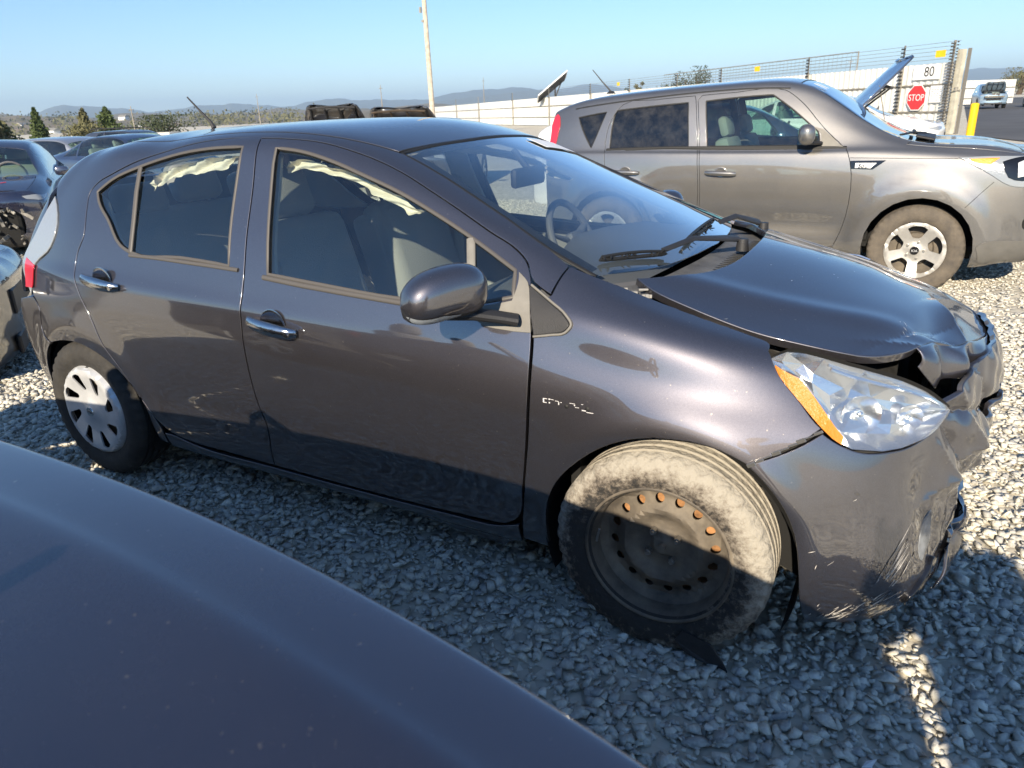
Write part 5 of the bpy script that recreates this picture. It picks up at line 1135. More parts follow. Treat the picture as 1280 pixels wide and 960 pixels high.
bm = bmesh.new(); add_cyl(bm, (.10, .0, 1.56), (.10, 0, 1.585), .05, .02); add_tube(bm, [(.10, 0, 1.58), (.0, 0, 1.68), (-.10, 0, 1.79)], [.008, .006, .004], 8); bmobj('antenna', bm, BLK, WG)
def car_guts(par, x0, x1, w, floor, belt, seats=((1.55, .38), (1.55, -.38), (.75, .0)), arches=()):
    bm = bmesh.new(); add_box(bm, ((x0+x1)/2, 0, floor), (x1-x0, w*1.7, .04))
    for s in (-1, 1): add_box(bm, (1.45, s*(w-.09), (belt+floor)/2-.02), (1.9, .02, belt-floor-.06))
    add_box(bm, (2.62, 0, (belt+floor)/2), (.03, w*1.6, belt-floor-.05)); add_box(bm, (2.4, 0, belt-.06), (.42, w*1.6, .10), None, .03, 1)
    for cx, r in arches:
        for s in (-1, 1):
            for k in range(14):
                a, b = math.radians(-10+200*k/14), math.radians(-10+200*(k+1)/14); bm.faces.new([bm.verts.new((cx+r*math.cos(t), y, .33+r*math.sin(t))) for t, y in ((a, s*(w-.02)), (b, s*(w-.02)), (b, s*(w-.38)), (a, s*(w-.38)))])
            add_box(bm, (cx, s*(w-.38), .5), (2*r, .01, .6))
    bmobj('interior_tub', bm, DARK, par)
    for x, y in seats:
        bm = bmesh.new(); R = Matrix.Rotation(math.radians(-16), 3, 'Y'); wd = 1.1 if y == 0 else .48
        add_box(bm, (x-.1, y, .86), (.14, wd, .60), R, .05, 2); add_box(bm, (x+.2, y, .52), (.5, wd, .15), None, .05, 2)
        for q in ((-.3, .3) if y == 0 else (0,)): add_box(bm, (x-.19, y+q, 1.24), (.09, .26, .18), R, .04, 2)
        bmobj('seat', bm, INT, par, True)
    bm = bmesh.new(); add_tube(bm, [(2.12+.05*math.sin(t), .38+.18*math.cos(t), 1.0+.17*math.sin(t)) for t in np.linspace(0, 2*PI, 25)[:-1]], .014, 6, True); bmobj('steering_wheel', bm, DASH, par, True)
car_guts(WG, -.05, 3.6, .87, .32, 1.05, arches=((.43, .395), (3.0, .395)))
bm = bmesh.new(); add_tube(bm, [(2.78, -.60, 1.16), (2.86, -.2, 1.165), (2.84, .25, 1.165)], .016, 6, flat=.5); add_tube(bm, [(2.86, -.25, 1.16), (2.93, .0, 1.145), (2.97, .1, 1.12)], .014, 6); bmobj('wiper', bm, SEAL, WG)
bm = bmesh.new(); add_box(bm, (2.95, -.12, 1.13), (.14, .75, .02), Matrix.Rotation(.2, 3, 'Y'), .006); bmobj('cowl_panel', bm, BLK, WG)

# ---------------------------------------------------------------- generic saloons, hatches and wagons for the yard
SEDAN = [(-.80,1.02,.96,.76,.60,.30),(-.45,1.08,.98,.86,.62,.24),(-.05,1.20,.98,.89,.60,.2),(.35,1.37,.975,.90,.58,.2),(.85,1.44,.965,.90,.58,.2),(1.35,1.445,.955,.90,.58,.2),(1.75,1.36,.945,.90,.60,.2),(2.15,1.15,.93,.90,.66,.2),(2.45,1.02,.91,.90,.70,.2),(2.85,.96,.87,.89,.70,.2),(3.2,.88,.80,.85,.66,.24)]
SUVP = [(-.78,1.55,1.05,.80,.60,.36),(-.55,1.66,1.08,.87,.62,.3),(-.1,1.70,1.08,.90,.64,.27),(.4,1.72,1.075,.92,.65,.27),(.9,1.725,1.07,.92,.65,.27),(1.4,1.71,1.065,.92,.65,.27),(1.8,1.61,1.06,.92,.65,.27),(2.15,1.38,1.05,.92,.68,.27),(2.5,1.17,1.04,.92,.72,.27),(2.9,1.10,1.0,.91,.72,.27),(3.25,1.02,.93,.88,.68,.3)]
def generic_car(name, label, cat, prof, loc, rz, pm, wheelb=2.7, group=None, hood_up=None, rim=None, R=.32, glassm=None, lights=True, wrecked=False, hl=1.7):
    t = thing(name, label, cat, loc, rz, group); S = full_surf(auto_net(prof, [(.90, .11), (.6, .19), (.3, .215), (0, .22)], [(.9, .06), (.5, .1), (0, .11)])); n0 = 3; m = S.nj-1; gm = glassm or SGL
    N = len(prof)
    ob = arch_outline(S, (0, wheelb), .33, R+.045, .24)
    U = lambda i: n0+i
    def side(u0, u1, u2, u3, v0=6.25, v1=8.75): return np.array([(u0, v0), (u1, v0), (u2, v1), (u3, v1)], float)
    W1 = catmull(side(U(4.05)-1+.0, U(6.75), U(6.0), U(4.05)-.98), 3, True, (0, 1, 2, 3)); W2 = catmull(side(U(1.75), U(2.92), U(2.94), U(2.45)), 3, True, (0, 1, 2, 3))
    front = np.array([(U(6.15), 9.35), (U(7.0), 9.0), (U(8.0), 8.4), (U(8.25), m/2), (U(8.0), m-8.4), (U(7.0), m-9.0), (U(6.15), m-9.35), (U(5.95), m/2)]); front = catmull(front, 3, True, (0, 2, 4, 6))
    back = np.array([(U(1.9), m-9.3), (U(.75), m-8.8), (U(.6), m/2), (U(.75), 8.8), (U(1.9), 9.3), (U(2.1), m/2)]) if prof is SEDAN else np.array([(U(.1), m-9.1), (U(-.9), m-8.0), (U(-1.), m/2), (U(-.9), 8.0), (U(.1), 9.1), (U(.25), m/2)])
    hood = catmull(np.array([(U(8.35), 8.9), (U(9.5), 8.9), (U(10.4), 9.2), (U(10.75), 10.3), (U(10.8), m/2), (U(10.75), m-10.3), (U(10.4), m-9.2), (U(9.5), m-8.9), (U(8.35), m-8.9), (U(8.6), m/2)]), 3, True, (0, 8))
    wins = [W1, W2]; holes = wins+[mirv(S, q) for q in wins]+[front, back[::-1] if False else back, hood]
    if wrecked: holes = holes+[near(S, catmull(np.array([(3.0,-.88,.60),(3.2,-.82,.66),(3.36,-.5,.70),(3.42,-.1,.66),(3.42,.25,.70),(3.38,.55,.60),(3.36,.55,.36),(3.42,.1,.27),(3.38,-.3,.26),(3.3,-.6,.27),(3.08,-.85,.29)]), 3))]
    b, _ = patch('body_shell', S, ob, pm, t, holes=holes, res=.42, gap=0, mirror=False)
    for q in wins+[mirv(S, q) for q in wins]: patch('side_window', S, q, gm, t, res=.8, gap=-.003, off=-.006, edge=.0005, depth=.001, mirror=False)
    patch('windshield', S, front, gm, t, res=.8, gap=-.003, off=-.004, edge=.0005, depth=.001, mirror=False); patch('rear_window', S, back, gm, t, res=.8, gap=-.003, off=-.004, edge=.0005, depth=.001, mirror=False)
    h, _ = patch('hood', S, hood, pm, t, res=.4, gap=.004, mirror=False, thick=1)
    if hood_up:
        P0, _ = S.ev([(U(8.6), m/2)]); px, pz = float(P0[0, 0]), float(P0[0, 2]); a = math.radians(hood_up)
        me = h.data; px -= .08
        M = Matrix.Translation((px, 0, pz)) @ Matrix.Rotation(-a, 4, 'Y') @ Matrix.Translation((-px, 0, -pz)); h.data.transform(M @ Matrix.Translation((px, 0, 0)) @ Matrix.Diagonal((hl, 1.0, 1.0, 1)) @ Matrix.Translation((-px-.08, 0, 0))); h.data.update()
        h.data.transform(M.inverted())
        for v_ in h.data.vertices: t_ = max(0, min(1, (v_.co.x-px-.1)/(.62*hl))); v_.co.y *= 1-.30*t_**2.5; v_.co.z += .06*t_*(1-(v_.co.y/.7)**2)
        h.data.transform(M)
        md = h.modifiers.new('s', 'SOLIDIFY'); md.thickness = .025; md.offset = -1
        bm = bmesh.new()
        for yy in (-.45, -.15, .15, .45): add_tube(bm, [(px+.15, yy*.8, pz-.06), (px+.50, yy*1.1, pz-.10), (px+.90, yy, pz-.18)], .022, 6, flat=.6)
        add_tube(bm, [(px+.12, -.55, pz-.07), (px+.12, .55, pz-.07)], .02, 6); add_tube(bm, [(px+.92, -.5, pz-.19), (px+.95, 0, pz-.18), (px+.92, .5, pz-.19)], .02, 6)
        o = bmobj('hood_frame', bm, (mat('hood_underside', (.05, .035, .022), .8, var=.4, vscale=9) if pm is P_DGREY else BLK), h); o.data.transform(M)
        bm = bmesh.new(); add_box(bm, (px+.6, 0, pz-.32), (1.0, 1.2, .1)); add_box(bm, (px+.55, .1, pz-.22), (.5, .5, .2), None, .04, 2); add_box(bm, (px+.4, -.42, pz-.2), (.25, .2, .2), None, .02); add_cyl(bm, (px+.3, .5, pz-.3), (px+.3, .5, pz-.12), .09); add_tube(bm, [(px+.2, -.5, pz-.16), (px+.5, -.1, pz-.1), (px+.9, .3, pz-.2)], .03, 8)
        bmobj('engine', bm, STEELD, t)
        bm = bmesh.new(); q = M @ Vector((px+.85, -.5, pz-.05)); add_tube(bm, [(px+.75, -.62, pz-.06), tuple(q)], .006, 6); bmobj('prop_rod', bm, STEELD, t)
    for wx in (0, wheelb):
        for s in (1, -1): rimwheel(t, (wx, -.80*s, R), s, R, .2, .2, rim or ALLOY, 5 if name != 'pickup' else 6, simple=True)
    if lights:
        for f in (0, 1):
            q = np.array([(U(9.5), 5.3), (U(10.9), 4.9), (U(10.9)+.55, 5.3), (U(10.9)+.6, 6.3), (U(10.6), 6.55)]); q = mirv(S, q) if f else q; patch('headlight', S, q, CLRL, t, res=.4, off=.006, gap=0, mirror=False)
            q = np.array([(U(-.9), 4.6), (U(.25), 4.8), (U(.35), 5.9), (U(-.9), 6.0)]); q = mirv(S, q) if f else q; patch('tail_lamp', S, q, REDL, t, res=.4, off=.006, gap=0, mirror=False)
            bm = bmesh.new(); s = -1 if f else 1; xm = 2.0; add_box(bm, (xm, -.97*s, prof[6][2]+.07), (.12, .18, .12), None, .04, 2); bmobj('mirror_housing', bm, pm, t, True)
        q = np.array([(U(13.2), 3.6), (U(13.2), m-3.6), (U(12.6), m-4.4), (U(12.6), 4.4)])
    x1 = prof[-1][0]+.22-(.15 if wrecked else 0); bm = bmesh.new(); add_box(bm, (x1-.015, 0, .62), (.03, .9, .16), None, .01); add_box(bm, (x1-.02, 0, .36), (.03, 1.1, .12), None, .01); bmobj('grille', bm, BLK, t)
    for f in (1, -1):        # door seams and handles
        band('door_seam', S, np.array([(U(2.98), v) for v in np.linspace(.3, 8.9, 12)]) if f > 0 else mirv(S, [(U(2.98), v) for v in np.linspace(.3, 8.9, 12)]), .012, SEAL, t, off=-.004, h=.005, mirror=False)
        band('door_seam', S, np.array([(U(7.05), v) for v in np.linspace(.3, 6.2, 9)]) if f > 0 else mirv(S, [(U(7.05), v) for v in np.linspace(.3, 6.2, 9)]), .012, SEAL, t, off=-.004, h=.005, mirror=False)
    car_guts(t, .1, 2.6, .87, .30, prof[4][2]-.02, seats=((1.45, .38), (1.45, -.38), (.6, 0)), arches=((0, R+.06), (wheelb, R+.06)))
    return t, S
P_NAVY = paint('navy_paint', (.012, .013, .035), metal=.3, rough=.4); P_BLACK = paint('black_paint', (.005, .005, .006), metal=0, rough=.4, dust=.03); P_SILV = paint('silver_paint', (.45, .46, .48), metal=.7, rough=.4)
P_BLUE = paint('slate_blue_paint', (.035, .055, .115), metal=.6, rough=.4); P_WHITE = paint('white_paint', (.78, .77, .74), metal=0, rough=.4); P_DGREY = paint('dark_grey_paint', (.05, .05, .055), metal=.5, rough=.4); P_LBLUE = paint('pale_blue_paint', (.22, .32, .42), metal=.4, rough=.45)
def gat(x, y, dz=0): return (x, y, G(x, y)+dz)
BKC, _ = generic_car('parked_sedan', 'black sedan whose nose and headlight show just behind the hatchback tail', 'car', SEDAN, gat(-4.38, -2.56, -.14), math.radians(55), P_BLACK)
NV, NS = generic_car('wrecked_sedan', 'navy sedan with torn front corner and red scribbles on its fender', 'car', SEDAN, gat(-9.85, 4.2, -.05), math.radians(-36), P_NAVY, wrecked=True)
MK = mat('red_marker', (.55, .06, .10), .7)
for line in ([(2.5,-.87,.74),(2.7,-.88,.84),(2.95,-.8,.90),(3.15,-.6,.88),(3.28,-.5,.82)], [(3.34,-.2,.80),(3.2,0,.88),(3.0,.15,.93),(2.85,.4,.95)], [(3.0,-.86,.6),(3.1,-.84,.7),(3.2,-.8,.66)]): band('marker_line', NS, near(NS, catmull(line, 5, False)), .026, MK, NV, off=.002, h=.002, mirror=False)
r_ = random.Random(4); bm = bmesh.new()
for k in range(90):
    yy = r_.uniform(-.88, .55); c = (3.42-.35*(abs(yy)/.9)**3+r_.uniform(-.05, .06), yy, r_.uniform(.22, .66)); add_box(bm, c, (r_.uniform(.06, .34), r_.uniform(.006, .02), r_.uniform(.01, .05)), Matrix.Rotation(r_.uniform(0, 3), 3, 'X') @ Matrix.Rotation(r_.uniform(0, 3), 3, 'Z'), .003)
tag(bmobj('torn_metal', bm, mat('bare_torn_metal', (.20, .19, .17), .6, .3, var=.7, vscale=9), NV), kind='stuff')
bm = bmesh.new(); add_box(bm, (3.22, -.15, .44), (.34, 1.4, .50), None, .05, 2); bmobj('open_cavity', bm, DARK, NV)
generic_car('parked_hatchback', 'silver grey car parked before the conifers at the left edge', 'car', SUVP, gat(-19.0, 10.2, -.40), math.radians(4), P_SILV)
generic_car('parked_sedan', 'slate blue sedan just above the hatchback tail, with arched roof', 'car', SEDAN, gat(-14.6, 8.9, -.10), math.radians(3), P_BLUE)
RK, _ = generic_car('parked_suv', 'dark grey vehicle with black roof rails behind the silver car', 'car', SUVP, gat(-26.5, 17.3, -.32), math.radians(8), P_DGREY)
bm = bmesh.new()
for s in (-.55, .55): add_tube(bm, [(-.5, s, 1.70), (-.4, s, 1.78), (.5, s, 1.80), (1.5, s, 1.78), (1.6, s, 1.72)], .02, 6)
for x in (-.1, 1.0): add_tube(bm, [(x, -.56, 1.80), (x, .56, 1.80)], .02, 6)
bmobj('roof_rack', bm, BLK, RK)
def row(u, D): p = Vector(CAM_P)+(_f+_r2*((u-640)/921.1))*D; return p.x, p.y
generic_car('parked_sedan', 'dark car with raised black hood peeking over the middle of the hatchback roof', 'car', SEDAN, gat(-9.8, 13.0, -.05), math.radians(-62), P_BLACK, hood_up=62)
generic_car('parked_sedan', 'car with low brown raised hood just right of the light pole', 'car', SEDAN, gat(-6.7, 12.0, -.06), math.radians(-70), P_DGREY, hood_up=50)
generic_car('parked_suv', 'white vehicle with black windows peeking between hatchback roof and wagon', 'car', SUVP, gat(-1.9, 9.4, -.42), 0, P_WHITE, glassm=TGL)
generic_car('parked_sedan', 'blue sedan behind the wagon with its hood raised on a rod', 'car', SEDAN, gat(-.95, 8.6, -.02), math.radians(13), P_BLUE, hood_up=50, hl=2.35)
generic_car('parked_sedan', 'white sedan standing in front of the metal fence below the stop sign', 'car', SEDAN, gat(-.30, 14.6, .05), 0, P_WHITE)
generic_car('pickup', 'pale blue vehicle with raised dark hood on the asphalt at far right', 'truck', SUVP, gat(5.6, 66.5, .0), math.radians(-84), P_LBLUE, hood_up=50, R=.38)
generic_car('pickup', 'second pale blue vehicle cut off by the right edge of the photo', 'truck', SUVP, gat(8.9, 66.0, .0), math.radians(-84), P_LBLUE, R=.38)

# ---------------------------------------------------------------- roofless car in the foreground, its bonnet under the camera
P_FG = paint('indigo_paint', (.032, .024, .038), metal=.70, rough=.34, dust=.07)
FGP = [(-1.15,.83,.82,.84,.70,.26),(-.75,.87,.86,.90,.74,.2),(-.2,.90,.89,.92,.76,.2),(.4,.95,.94,.92,.76,.2),(.9,.99,.98,.92,.76,.2),(1.3,1.01,1.0,.92,.76,.2),(1.7,1.018,1.008,.92,.76,.2),(2.1,1.013,1.003,.915,.76,.2),(2.45,.995,.985,.89,.74,.2),(2.75,.965,.955,.85,.71,.2),(3.0,.92,.91,.79,.66,.22),(3.2,.855,.845,.70,.58,.24)]
FG = thing('roofless_car', 'dark indigo open car whose smooth hood fills the bottom left corner', 'car', (.15, -2.93, .018))
FS = full_surf(auto_net(FGP, [(.92, .07), (.72, .14), (.38, .19), (0, .20)], [(.9, .06), (.5, .1), (0, .11)], tight=True)); m = FS.nj-1
fo = arch_outline(FS, (-.30, 2.30), .31, .36, .22)
fhood = near(FS, sm([(1.38,-.92,.86),(2.0,-.915,.855),(2.45,-.885,.84),(2.75,-.845,.81),(3.05,-.72,.79),(3.28,-.45,.78),(3.34,0,.78),(3.28,.45,.78),(3.05,.72,.79),(2.75,.845,.81),(2.45,.885,.84),(2.0,.915,.855),(1.38,.92,.86),(1.42,0,1.04)], 4, (0, 11)))
cock = near(FS, sm([(-.35,-.66,.96),(.5,-.68,.96),(1.15,-.66,1.0),(1.22,0,1.03),(1.15,.66,1.0),(.5,.68,.96),(-.35,.66,.96),(-.42,0,.98)], 4))
patch('body_shell', FS, fo, P_FG, FG, holes=[fhood, cock], res=.16, gap=0, mirror=False)
patch('hood', FS, fhood, P_FG, FG, res=.16, gap=.004, edge=.004, mirror=False)
for f in (0, 1):
    q = near(FS, sm([(2.66,.87,.77),(2.85,.81,.765),(3.08,.72,.75),(3.25,.60,.72),(3.28,.58,.62),(3.15,.70,.62),(2.92,.81,.66),(2.72,.87,.70)], 4, (0, 4)))
    q = mirv(FS, q) if f else q; hq, _ = patch('headlight', FS, q, CLRL, FG, res=.12, off=.006, gap=0, mirror=False)
    c = FS.ev(q)[0]; c = c.mean(0)
    for k in (.35, .65):
        L_ = near(FS, [tuple(np.array([2.70, .87, .75])*(1-t)+np.array([3.25, .60, .70])*t-np.array([0, 0, .05*k])) for t in np.linspace(0, 1, 8)]); L_ = mirv(FS, L_) if f else L_; band('chrome_strip', FS, L_, .008, CHR, hq, off=.008, h=.004, mirror=False)
for wx in (-.30, 2.30):
    for s in (1, -1): rimwheel(FG, (wx, -.81*s, .31), s, .31, .2, .2, ALLOY, 5, simple=True)
car_guts(FG, -.4, 1.2, .80, .25, .92, seats=((.55, .36), (.55, -.36)), arches=((-.3, .37), (2.3, .37)))
bm = bmesh.new(); add_tube(bm, [(1.34, -.72, 1.02), (1.12, -.66, 1.16), (1.08, -.55, 1.19), (1.06, 0, 1.20), (1.08, .55, 1.19), (1.12, .66, 1.16), (1.34, .72, 1.02)], .016, 8); wf = bmobj('windshield_frame', bm, SEAL, FG, True)
mesh('windshield', [(1.34, -.70, 1.03), (1.36, 0, 1.05), (1.34, .70, 1.03), (1.10, .60, 1.18), (1.07, 0, 1.20), (1.10, -.60, 1.18)], [(0, 1, 4, 5), (1, 2, 3, 4)], GLW, FG)

# ================================================================ ground
gm = bpy.data.materials.new('yard_gravel'); gm.use_nodes = True; nt = gm.node_tree; L = nt.links.new; N = nt.nodes.new; p = nt.nodes['Principled BSDF']; p.inputs['Roughness'].default_value = .95
tc = N('ShaderNodeTexCoord'); vo = N('ShaderNodeTexVoronoi'); vo.inputs['Scale'].default_value = 26; L(tc.outputs['Object'], vo.inputs['Vector'])
nz = N('ShaderNodeTexNoise'); nz.inputs['Scale'].default_value = .6; nz.inputs['Detail'].default_value = 6; L(tc.outputs['Object'], nz.inputs['Vector'])
sp = N('ShaderNodeSeparateColor'); L(vo.outputs['Color'], sp.inputs[0])
cr = N('ShaderNodeValToRGB'); cr.color_ramp.elements[0].color = (.44, .41, .34, 1); cr.color_ramp.elements[1].color = (.72, .67, .56, 1); L(sp.outputs[0], cr.inputs[0])
m1 = N('ShaderNodeMixRGB'); m1.blend_type = 'MULTIPLY'; m1.inputs[0].default_value = .5; L(cr.outputs[0], m1.inputs[1])
r2 = N('ShaderNodeValToRGB'); r2.color_ramp.elements[0].position = .3; r2.color_ramp.elements[1].position = .7; r2.color_ramp.elements[0].color = (.85, .82, .76, 1); r2.color_ramp.elements[1].color = (1, 1, 1, 1); L(nz.outputs[0], r2.inputs[0]); L(r2.outputs[0], m1.inputs[2]); L(m1.outputs[0], p.inputs['Base Color'])
b = N('ShaderNodeBump'); b.inputs['Strength'].default_value = .7; b.inputs['Distance'].default_value = .015; L(vo.outputs['Distance'], b.inputs['Height']); b.invert = True; L(b.outputs[0], p.inputs['Normal'])
def sheet(name, xs, ys, m, dz=0, bumpf=None):
    V = [(x, y, G(x, y)+dz+(bumpf(x, y) if bumpf else 0)) for x in xs for y in ys]; n = len(ys); F = []
    for i in range(len(xs)-1):
        for j in range(n-1): a = i*n+j; F.append((a, a+n, a+n+1, a+1))
    return tag(mesh(name, V, F, m), kind='structure')
sheet('ground', [-4000, -300, -60, -20, -8, 0, 8, 20, 60, 300, 4000], [-400, -60, -20, -8, 0, 8, 20, 60, 300, 4000], gm, -.012)
# crushed stone: hulls scattered where single stones can be told apart
def stone_hulls(n, seed):
    r = np.random.default_rng(seed); out = []
    for k in range(n):
        bm = bmesh.new(); q = r.normal(size=(10, 3)); q /= np.linalg.norm(q, axis=1)[:, None]; q *= r.uniform(.72, 1.1, (10, 1)); q *= np.array([1, r.uniform(.6, .95), r.uniform(.36, .60)])
        for v in q: bm.verts.new(v)
        g = bmesh.ops.convex_hull(bm, input=bm.verts); bmesh.ops.delete(bm, geom=[e for e in g['geom_interior'] if isinstance(e, bmesh.types.BMVert)], context='VERTS')
        bmesh.ops.recalc_face_normals(bm, faces=bm.faces); bm.verts.index_update(); out.append((np.array([v.co[:] for v in bm.verts]), np.array([[v.index for v in f.verts] for f in bm.faces if len(f.verts) == 3]))); bm.free()
    return out
def scatter(name, pts, sizes, m, seed, kind='stuff'):
    r = np.random.default_rng(seed); H = stone_hulls(14, seed); K = r.integers(len(H), size=len(pts)); VV = []; FF = []; CC = []; base = 0
    for h, (hv, hf) in enumerate(H):
        I = np.where(K == h)[0]; n = len(I)
        if not n: continue
        a = r.uniform(0, 2*PI, n); t = r.normal(0, .22, n); c, s = np.cos(a), np.sin(a); ct, st = np.cos(t), np.sin(t)
        X = hv[None]*sizes[I][:, None, None]; x = X[..., 0]*ct[:, None]+X[..., 2]*st[:, None]; z = -X[..., 0]*st[:, None]+X[..., 2]*ct[:, None]; y = X[..., 1]
        P = np.stack([x*c[:, None]-y*s[:, None], x*s[:, None]+y*c[:, None], z], 2)+pts[I][:, None]
        VV.append(P.reshape(-1, 3)); FF.append((hf[None]+(base+np.arange(n)*len(hv))[:, None, None]).reshape(-1, 3)); base += n*len(hv); CC.append(np.repeat(r.random(n), len(hv)))
    V = np.concatenate(VV); F = np.concatenate(FF); Cc = np.concatenate(CC)
    me = bpy.data.meshes.new(name); me.vertices.add(len(V)); me.vertices.foreach_set('co', V.ravel()); me.loops.add(F.size); me.loops.foreach_set('vertex_index', F.ravel().astype('i')); me.polygons.add(len(F)); me.polygons.foreach_set('loop_start', np.arange(0, F.size, 3)); me.update(calc_edges=True)
    at = me.attributes.new('tone', 'FLOAT', 'POINT'); at.data.foreach_set('value', Cc.astype('f')); me.materials.append(m); o = link(name, me); return tag(o, kind=kind)
sm_ = bpy.data.materials.new('crushed_stone'); sm_.use_nodes = True; nt = sm_.node_tree; L = nt.links.new; N = nt.nodes.new; p = nt.nodes['Principled BSDF']; p.inputs['Roughness'].default_value = .9; p.inputs['Specular IOR Level'].default_value = .25
at = N('ShaderNodeAttribute'); at.attribute_name = 'tone'; cr = N('ShaderNodeValToRGB'); e = cr.color_ramp.elements; e[0].color = (.40, .39, .37, 1); e[1].color = (.84, .80, .70, 1)
for pos, c in ((.25, (.54, .52, .46, 1)), (.6, (.62, .59, .51, 1)), (.9, (.70, .66, .56, 1))): q = e.new(pos); q.color = c
L(at.outputs['Fac'], cr.inputs[0]); tc = N('ShaderNodeTexCoord'); nz = N('ShaderNodeTexNoise'); nz.inputs['Scale'].default_value = 110; nz.inputs['Detail'].default_value = 5; L(tc.outputs['Object'], nz.inputs['Vector'])
m1 = N('ShaderNodeMixRGB'); m1.blend_type = 'OVERLAY'; m1.inputs[0].default_value = .4; L(cr.outputs[0], m1.inputs[1]); L(nz.outputs[0], m1.inputs[2]); L(m1.outputs[0], p.inputs['Base Color'])
b = N('ShaderNodeBump'); b.inputs['Strength'].default_value = .9; b.inputs['Distance'].default_value = .004; L(nz.outputs[0], b.inputs['Height']); L(b.outputs[0], p.inputs['Normal'])
def cloud(x0, x1, y0, y1, dens, s0, s1, seed, cond=None, layers=1):
    r = np.random.default_rng(seed); n = int((x1-x0)*(y1-y0)*dens); x = r.uniform(x0, x1, n); y = r.uniform(y0, y1, n)
    if cond is not None: k = cond(x, y); x, y = x[k], y[k]; n = len(x)
    s = s0+(s1-s0)*r.random(n)**2.2; z = G(x, y)-.010+s*.25+r.uniform(-.004, .008, n)
    return np.stack([x, y, z], 1), s
def inview(x, y, pad=60):
    dx, dy, dz = x-CAM_P[0], y-CAM_P[1], 0-CAM_P[2]; a = dx*_r2.x+dy*_r2.y+dz*_r2.z; b = dx*_d2.x+dy*_d2.y+dz*_d2.z; c = dx*_f.x+dy*_f.y+dz*_f.z
    u = 640+921.1*a/np.where(c > .1, c, 1e9); v = 480+921.1*b/np.where(c > .1, c, 1e9); return (c > .1) & (u > -pad) & (u < 1280+pad) & (v < 960+pad)
A, sA = cloud(-2.2, 4.6, -2.0, 3.2, 2700, .010, .032, 1, lambda x, y: inview(x, y, 500) & ~((x > .3) & (x < 2.1) & (y > -.2) & (y < .7)))
B, sB = cloud(-9, 7, -2, 9, 800, .011, .026, 2, lambda x, y: inview(x, y, 420) & ~((x > -2.2) & (x < 4.6) & (y < 3.2)))
Cc, sC = cloud(-2.6, 4.8, -2.0, 4, 90, .026, .044, 3, lambda x, y: inview(x, y, 200))
scatter('gravel', np.concatenate([A, B, Cc]), np.concatenate([sA, sB, sC]), sm_, 5)
print('stones', len(A)+len(B)+len(Cc))

# ================================================================ fence, signs, pole, plants, hills
WHT = mat('white_corrugated_steel', (.72, .715, .67), .5, var=.10, vscale=1.2, dust=.1); GALV = mat('weathered_steel_post', (.30, .28, .24), .6, .3, var=.3, vscale=5); WIRE = mat('fence_wire', (.26, .24, .21), .6, .5); YEL = mat('safety_yellow', (.85, .52, .01), .45, var=.1); INK = mat('sign_black', (.02, .02, .02), .6); SWH = mat('sign_white', (.80, .80, .78), .5); SRED = mat('sign_red', (.62, .035, .04), .4)
A0 = Vector((3.32, 28.64)); B0 = Vector((-65.18, 96.18)); FD_ = (B0-A0).normalized(); FN_ = Vector((FD_.y, -FD_.x))
if FN_.dot(Vector(CAM_P[:2])-A0) < 0: FN_ = -FN_
FANG = math.atan2(FD_.y, FD_.x)
post_d = [0.0, 2.5, 7.9, 14.9, 19.6, 26, 32.7, 42, 52.9, 66.7, 78.6, 96.4, 120, 146]
def fp(d, h=0, off=0): p = A0+FD_*d+FN_*off; return Vector((p.x, p.y, G(p.x, p.y)+h))
FE = thing('metal_fence', 'long white corrugated metal fence topped with barbed wire', 'fence', fp(0))
FH = 2.33
pmesh = {}
for i in range(len(post_d)-1):
    d0, d1 = post_d[i], post_d[i+1]; V = []; F = []; n = max(4, int((d1-d0)/.075)) if d0 < 60 else int((d1-d0)/.3)
    for k in range(n+1):
        d = d0+(d1-d0)*k/n; o = (.03 if k % 4 in (1, 2) else 0) if n > 6 else 0
        for h in (.05, FH): V.append(tuple(fp(d, h, o)-fp(0)))
    for k in range(n): F.append((2*k, 2*k+2, 2*k+3, 2*k+1))
    mesh('fence_panel', V, F, WHT, FE)
    for h in (.72, 1.62):
        bm = bmesh.new(); add_tube(bm, [fp(d0, h, .05)-fp(0), fp(d1, h, .05)-fp(0)], .035, 4); bmobj('rail', bm, GALV, FE)
for d in post_d[1:]:
    bm = bmesh.new(); add_box(bm, fp(d, 1.2, .12)-fp(0), (.09, .09, 2.4), Matrix.Rotation(FANG, 3, 'Z')); add_box(bm, fp(d, 2.62, .12)-fp(0), (.045, .045, .80), Matrix.Rotation(FANG, 3, 'Z')); po = bmobj('post', bm, GALV, FE)
    if d < 60:
        bm = bmesh.new()
        for h in np.arange(.3 if d < 20 else 2.3, 2.95, .13): add_box(bm, fp(d, h, .18)-fp(0), (.16, .05, .05), Matrix.Rotation(FANG, 3, 'Z'))
        tag(bmobj('insulator', bm, INK, po), kind='stuff')
bm = bmesh.new()
for h in (2.45, 2.58, 2.71, 2.84, 2.97):
    for i in range(len(post_d)-1): add_cyl(bm, fp(post_d[i], h, .16)-fp(0), fp(post_d[i+1], h, .16)-fp(0), .006, n=4, cap=False)
tag(bmobj('barbed_wire', bm, WIRE, FE), kind='stuff')
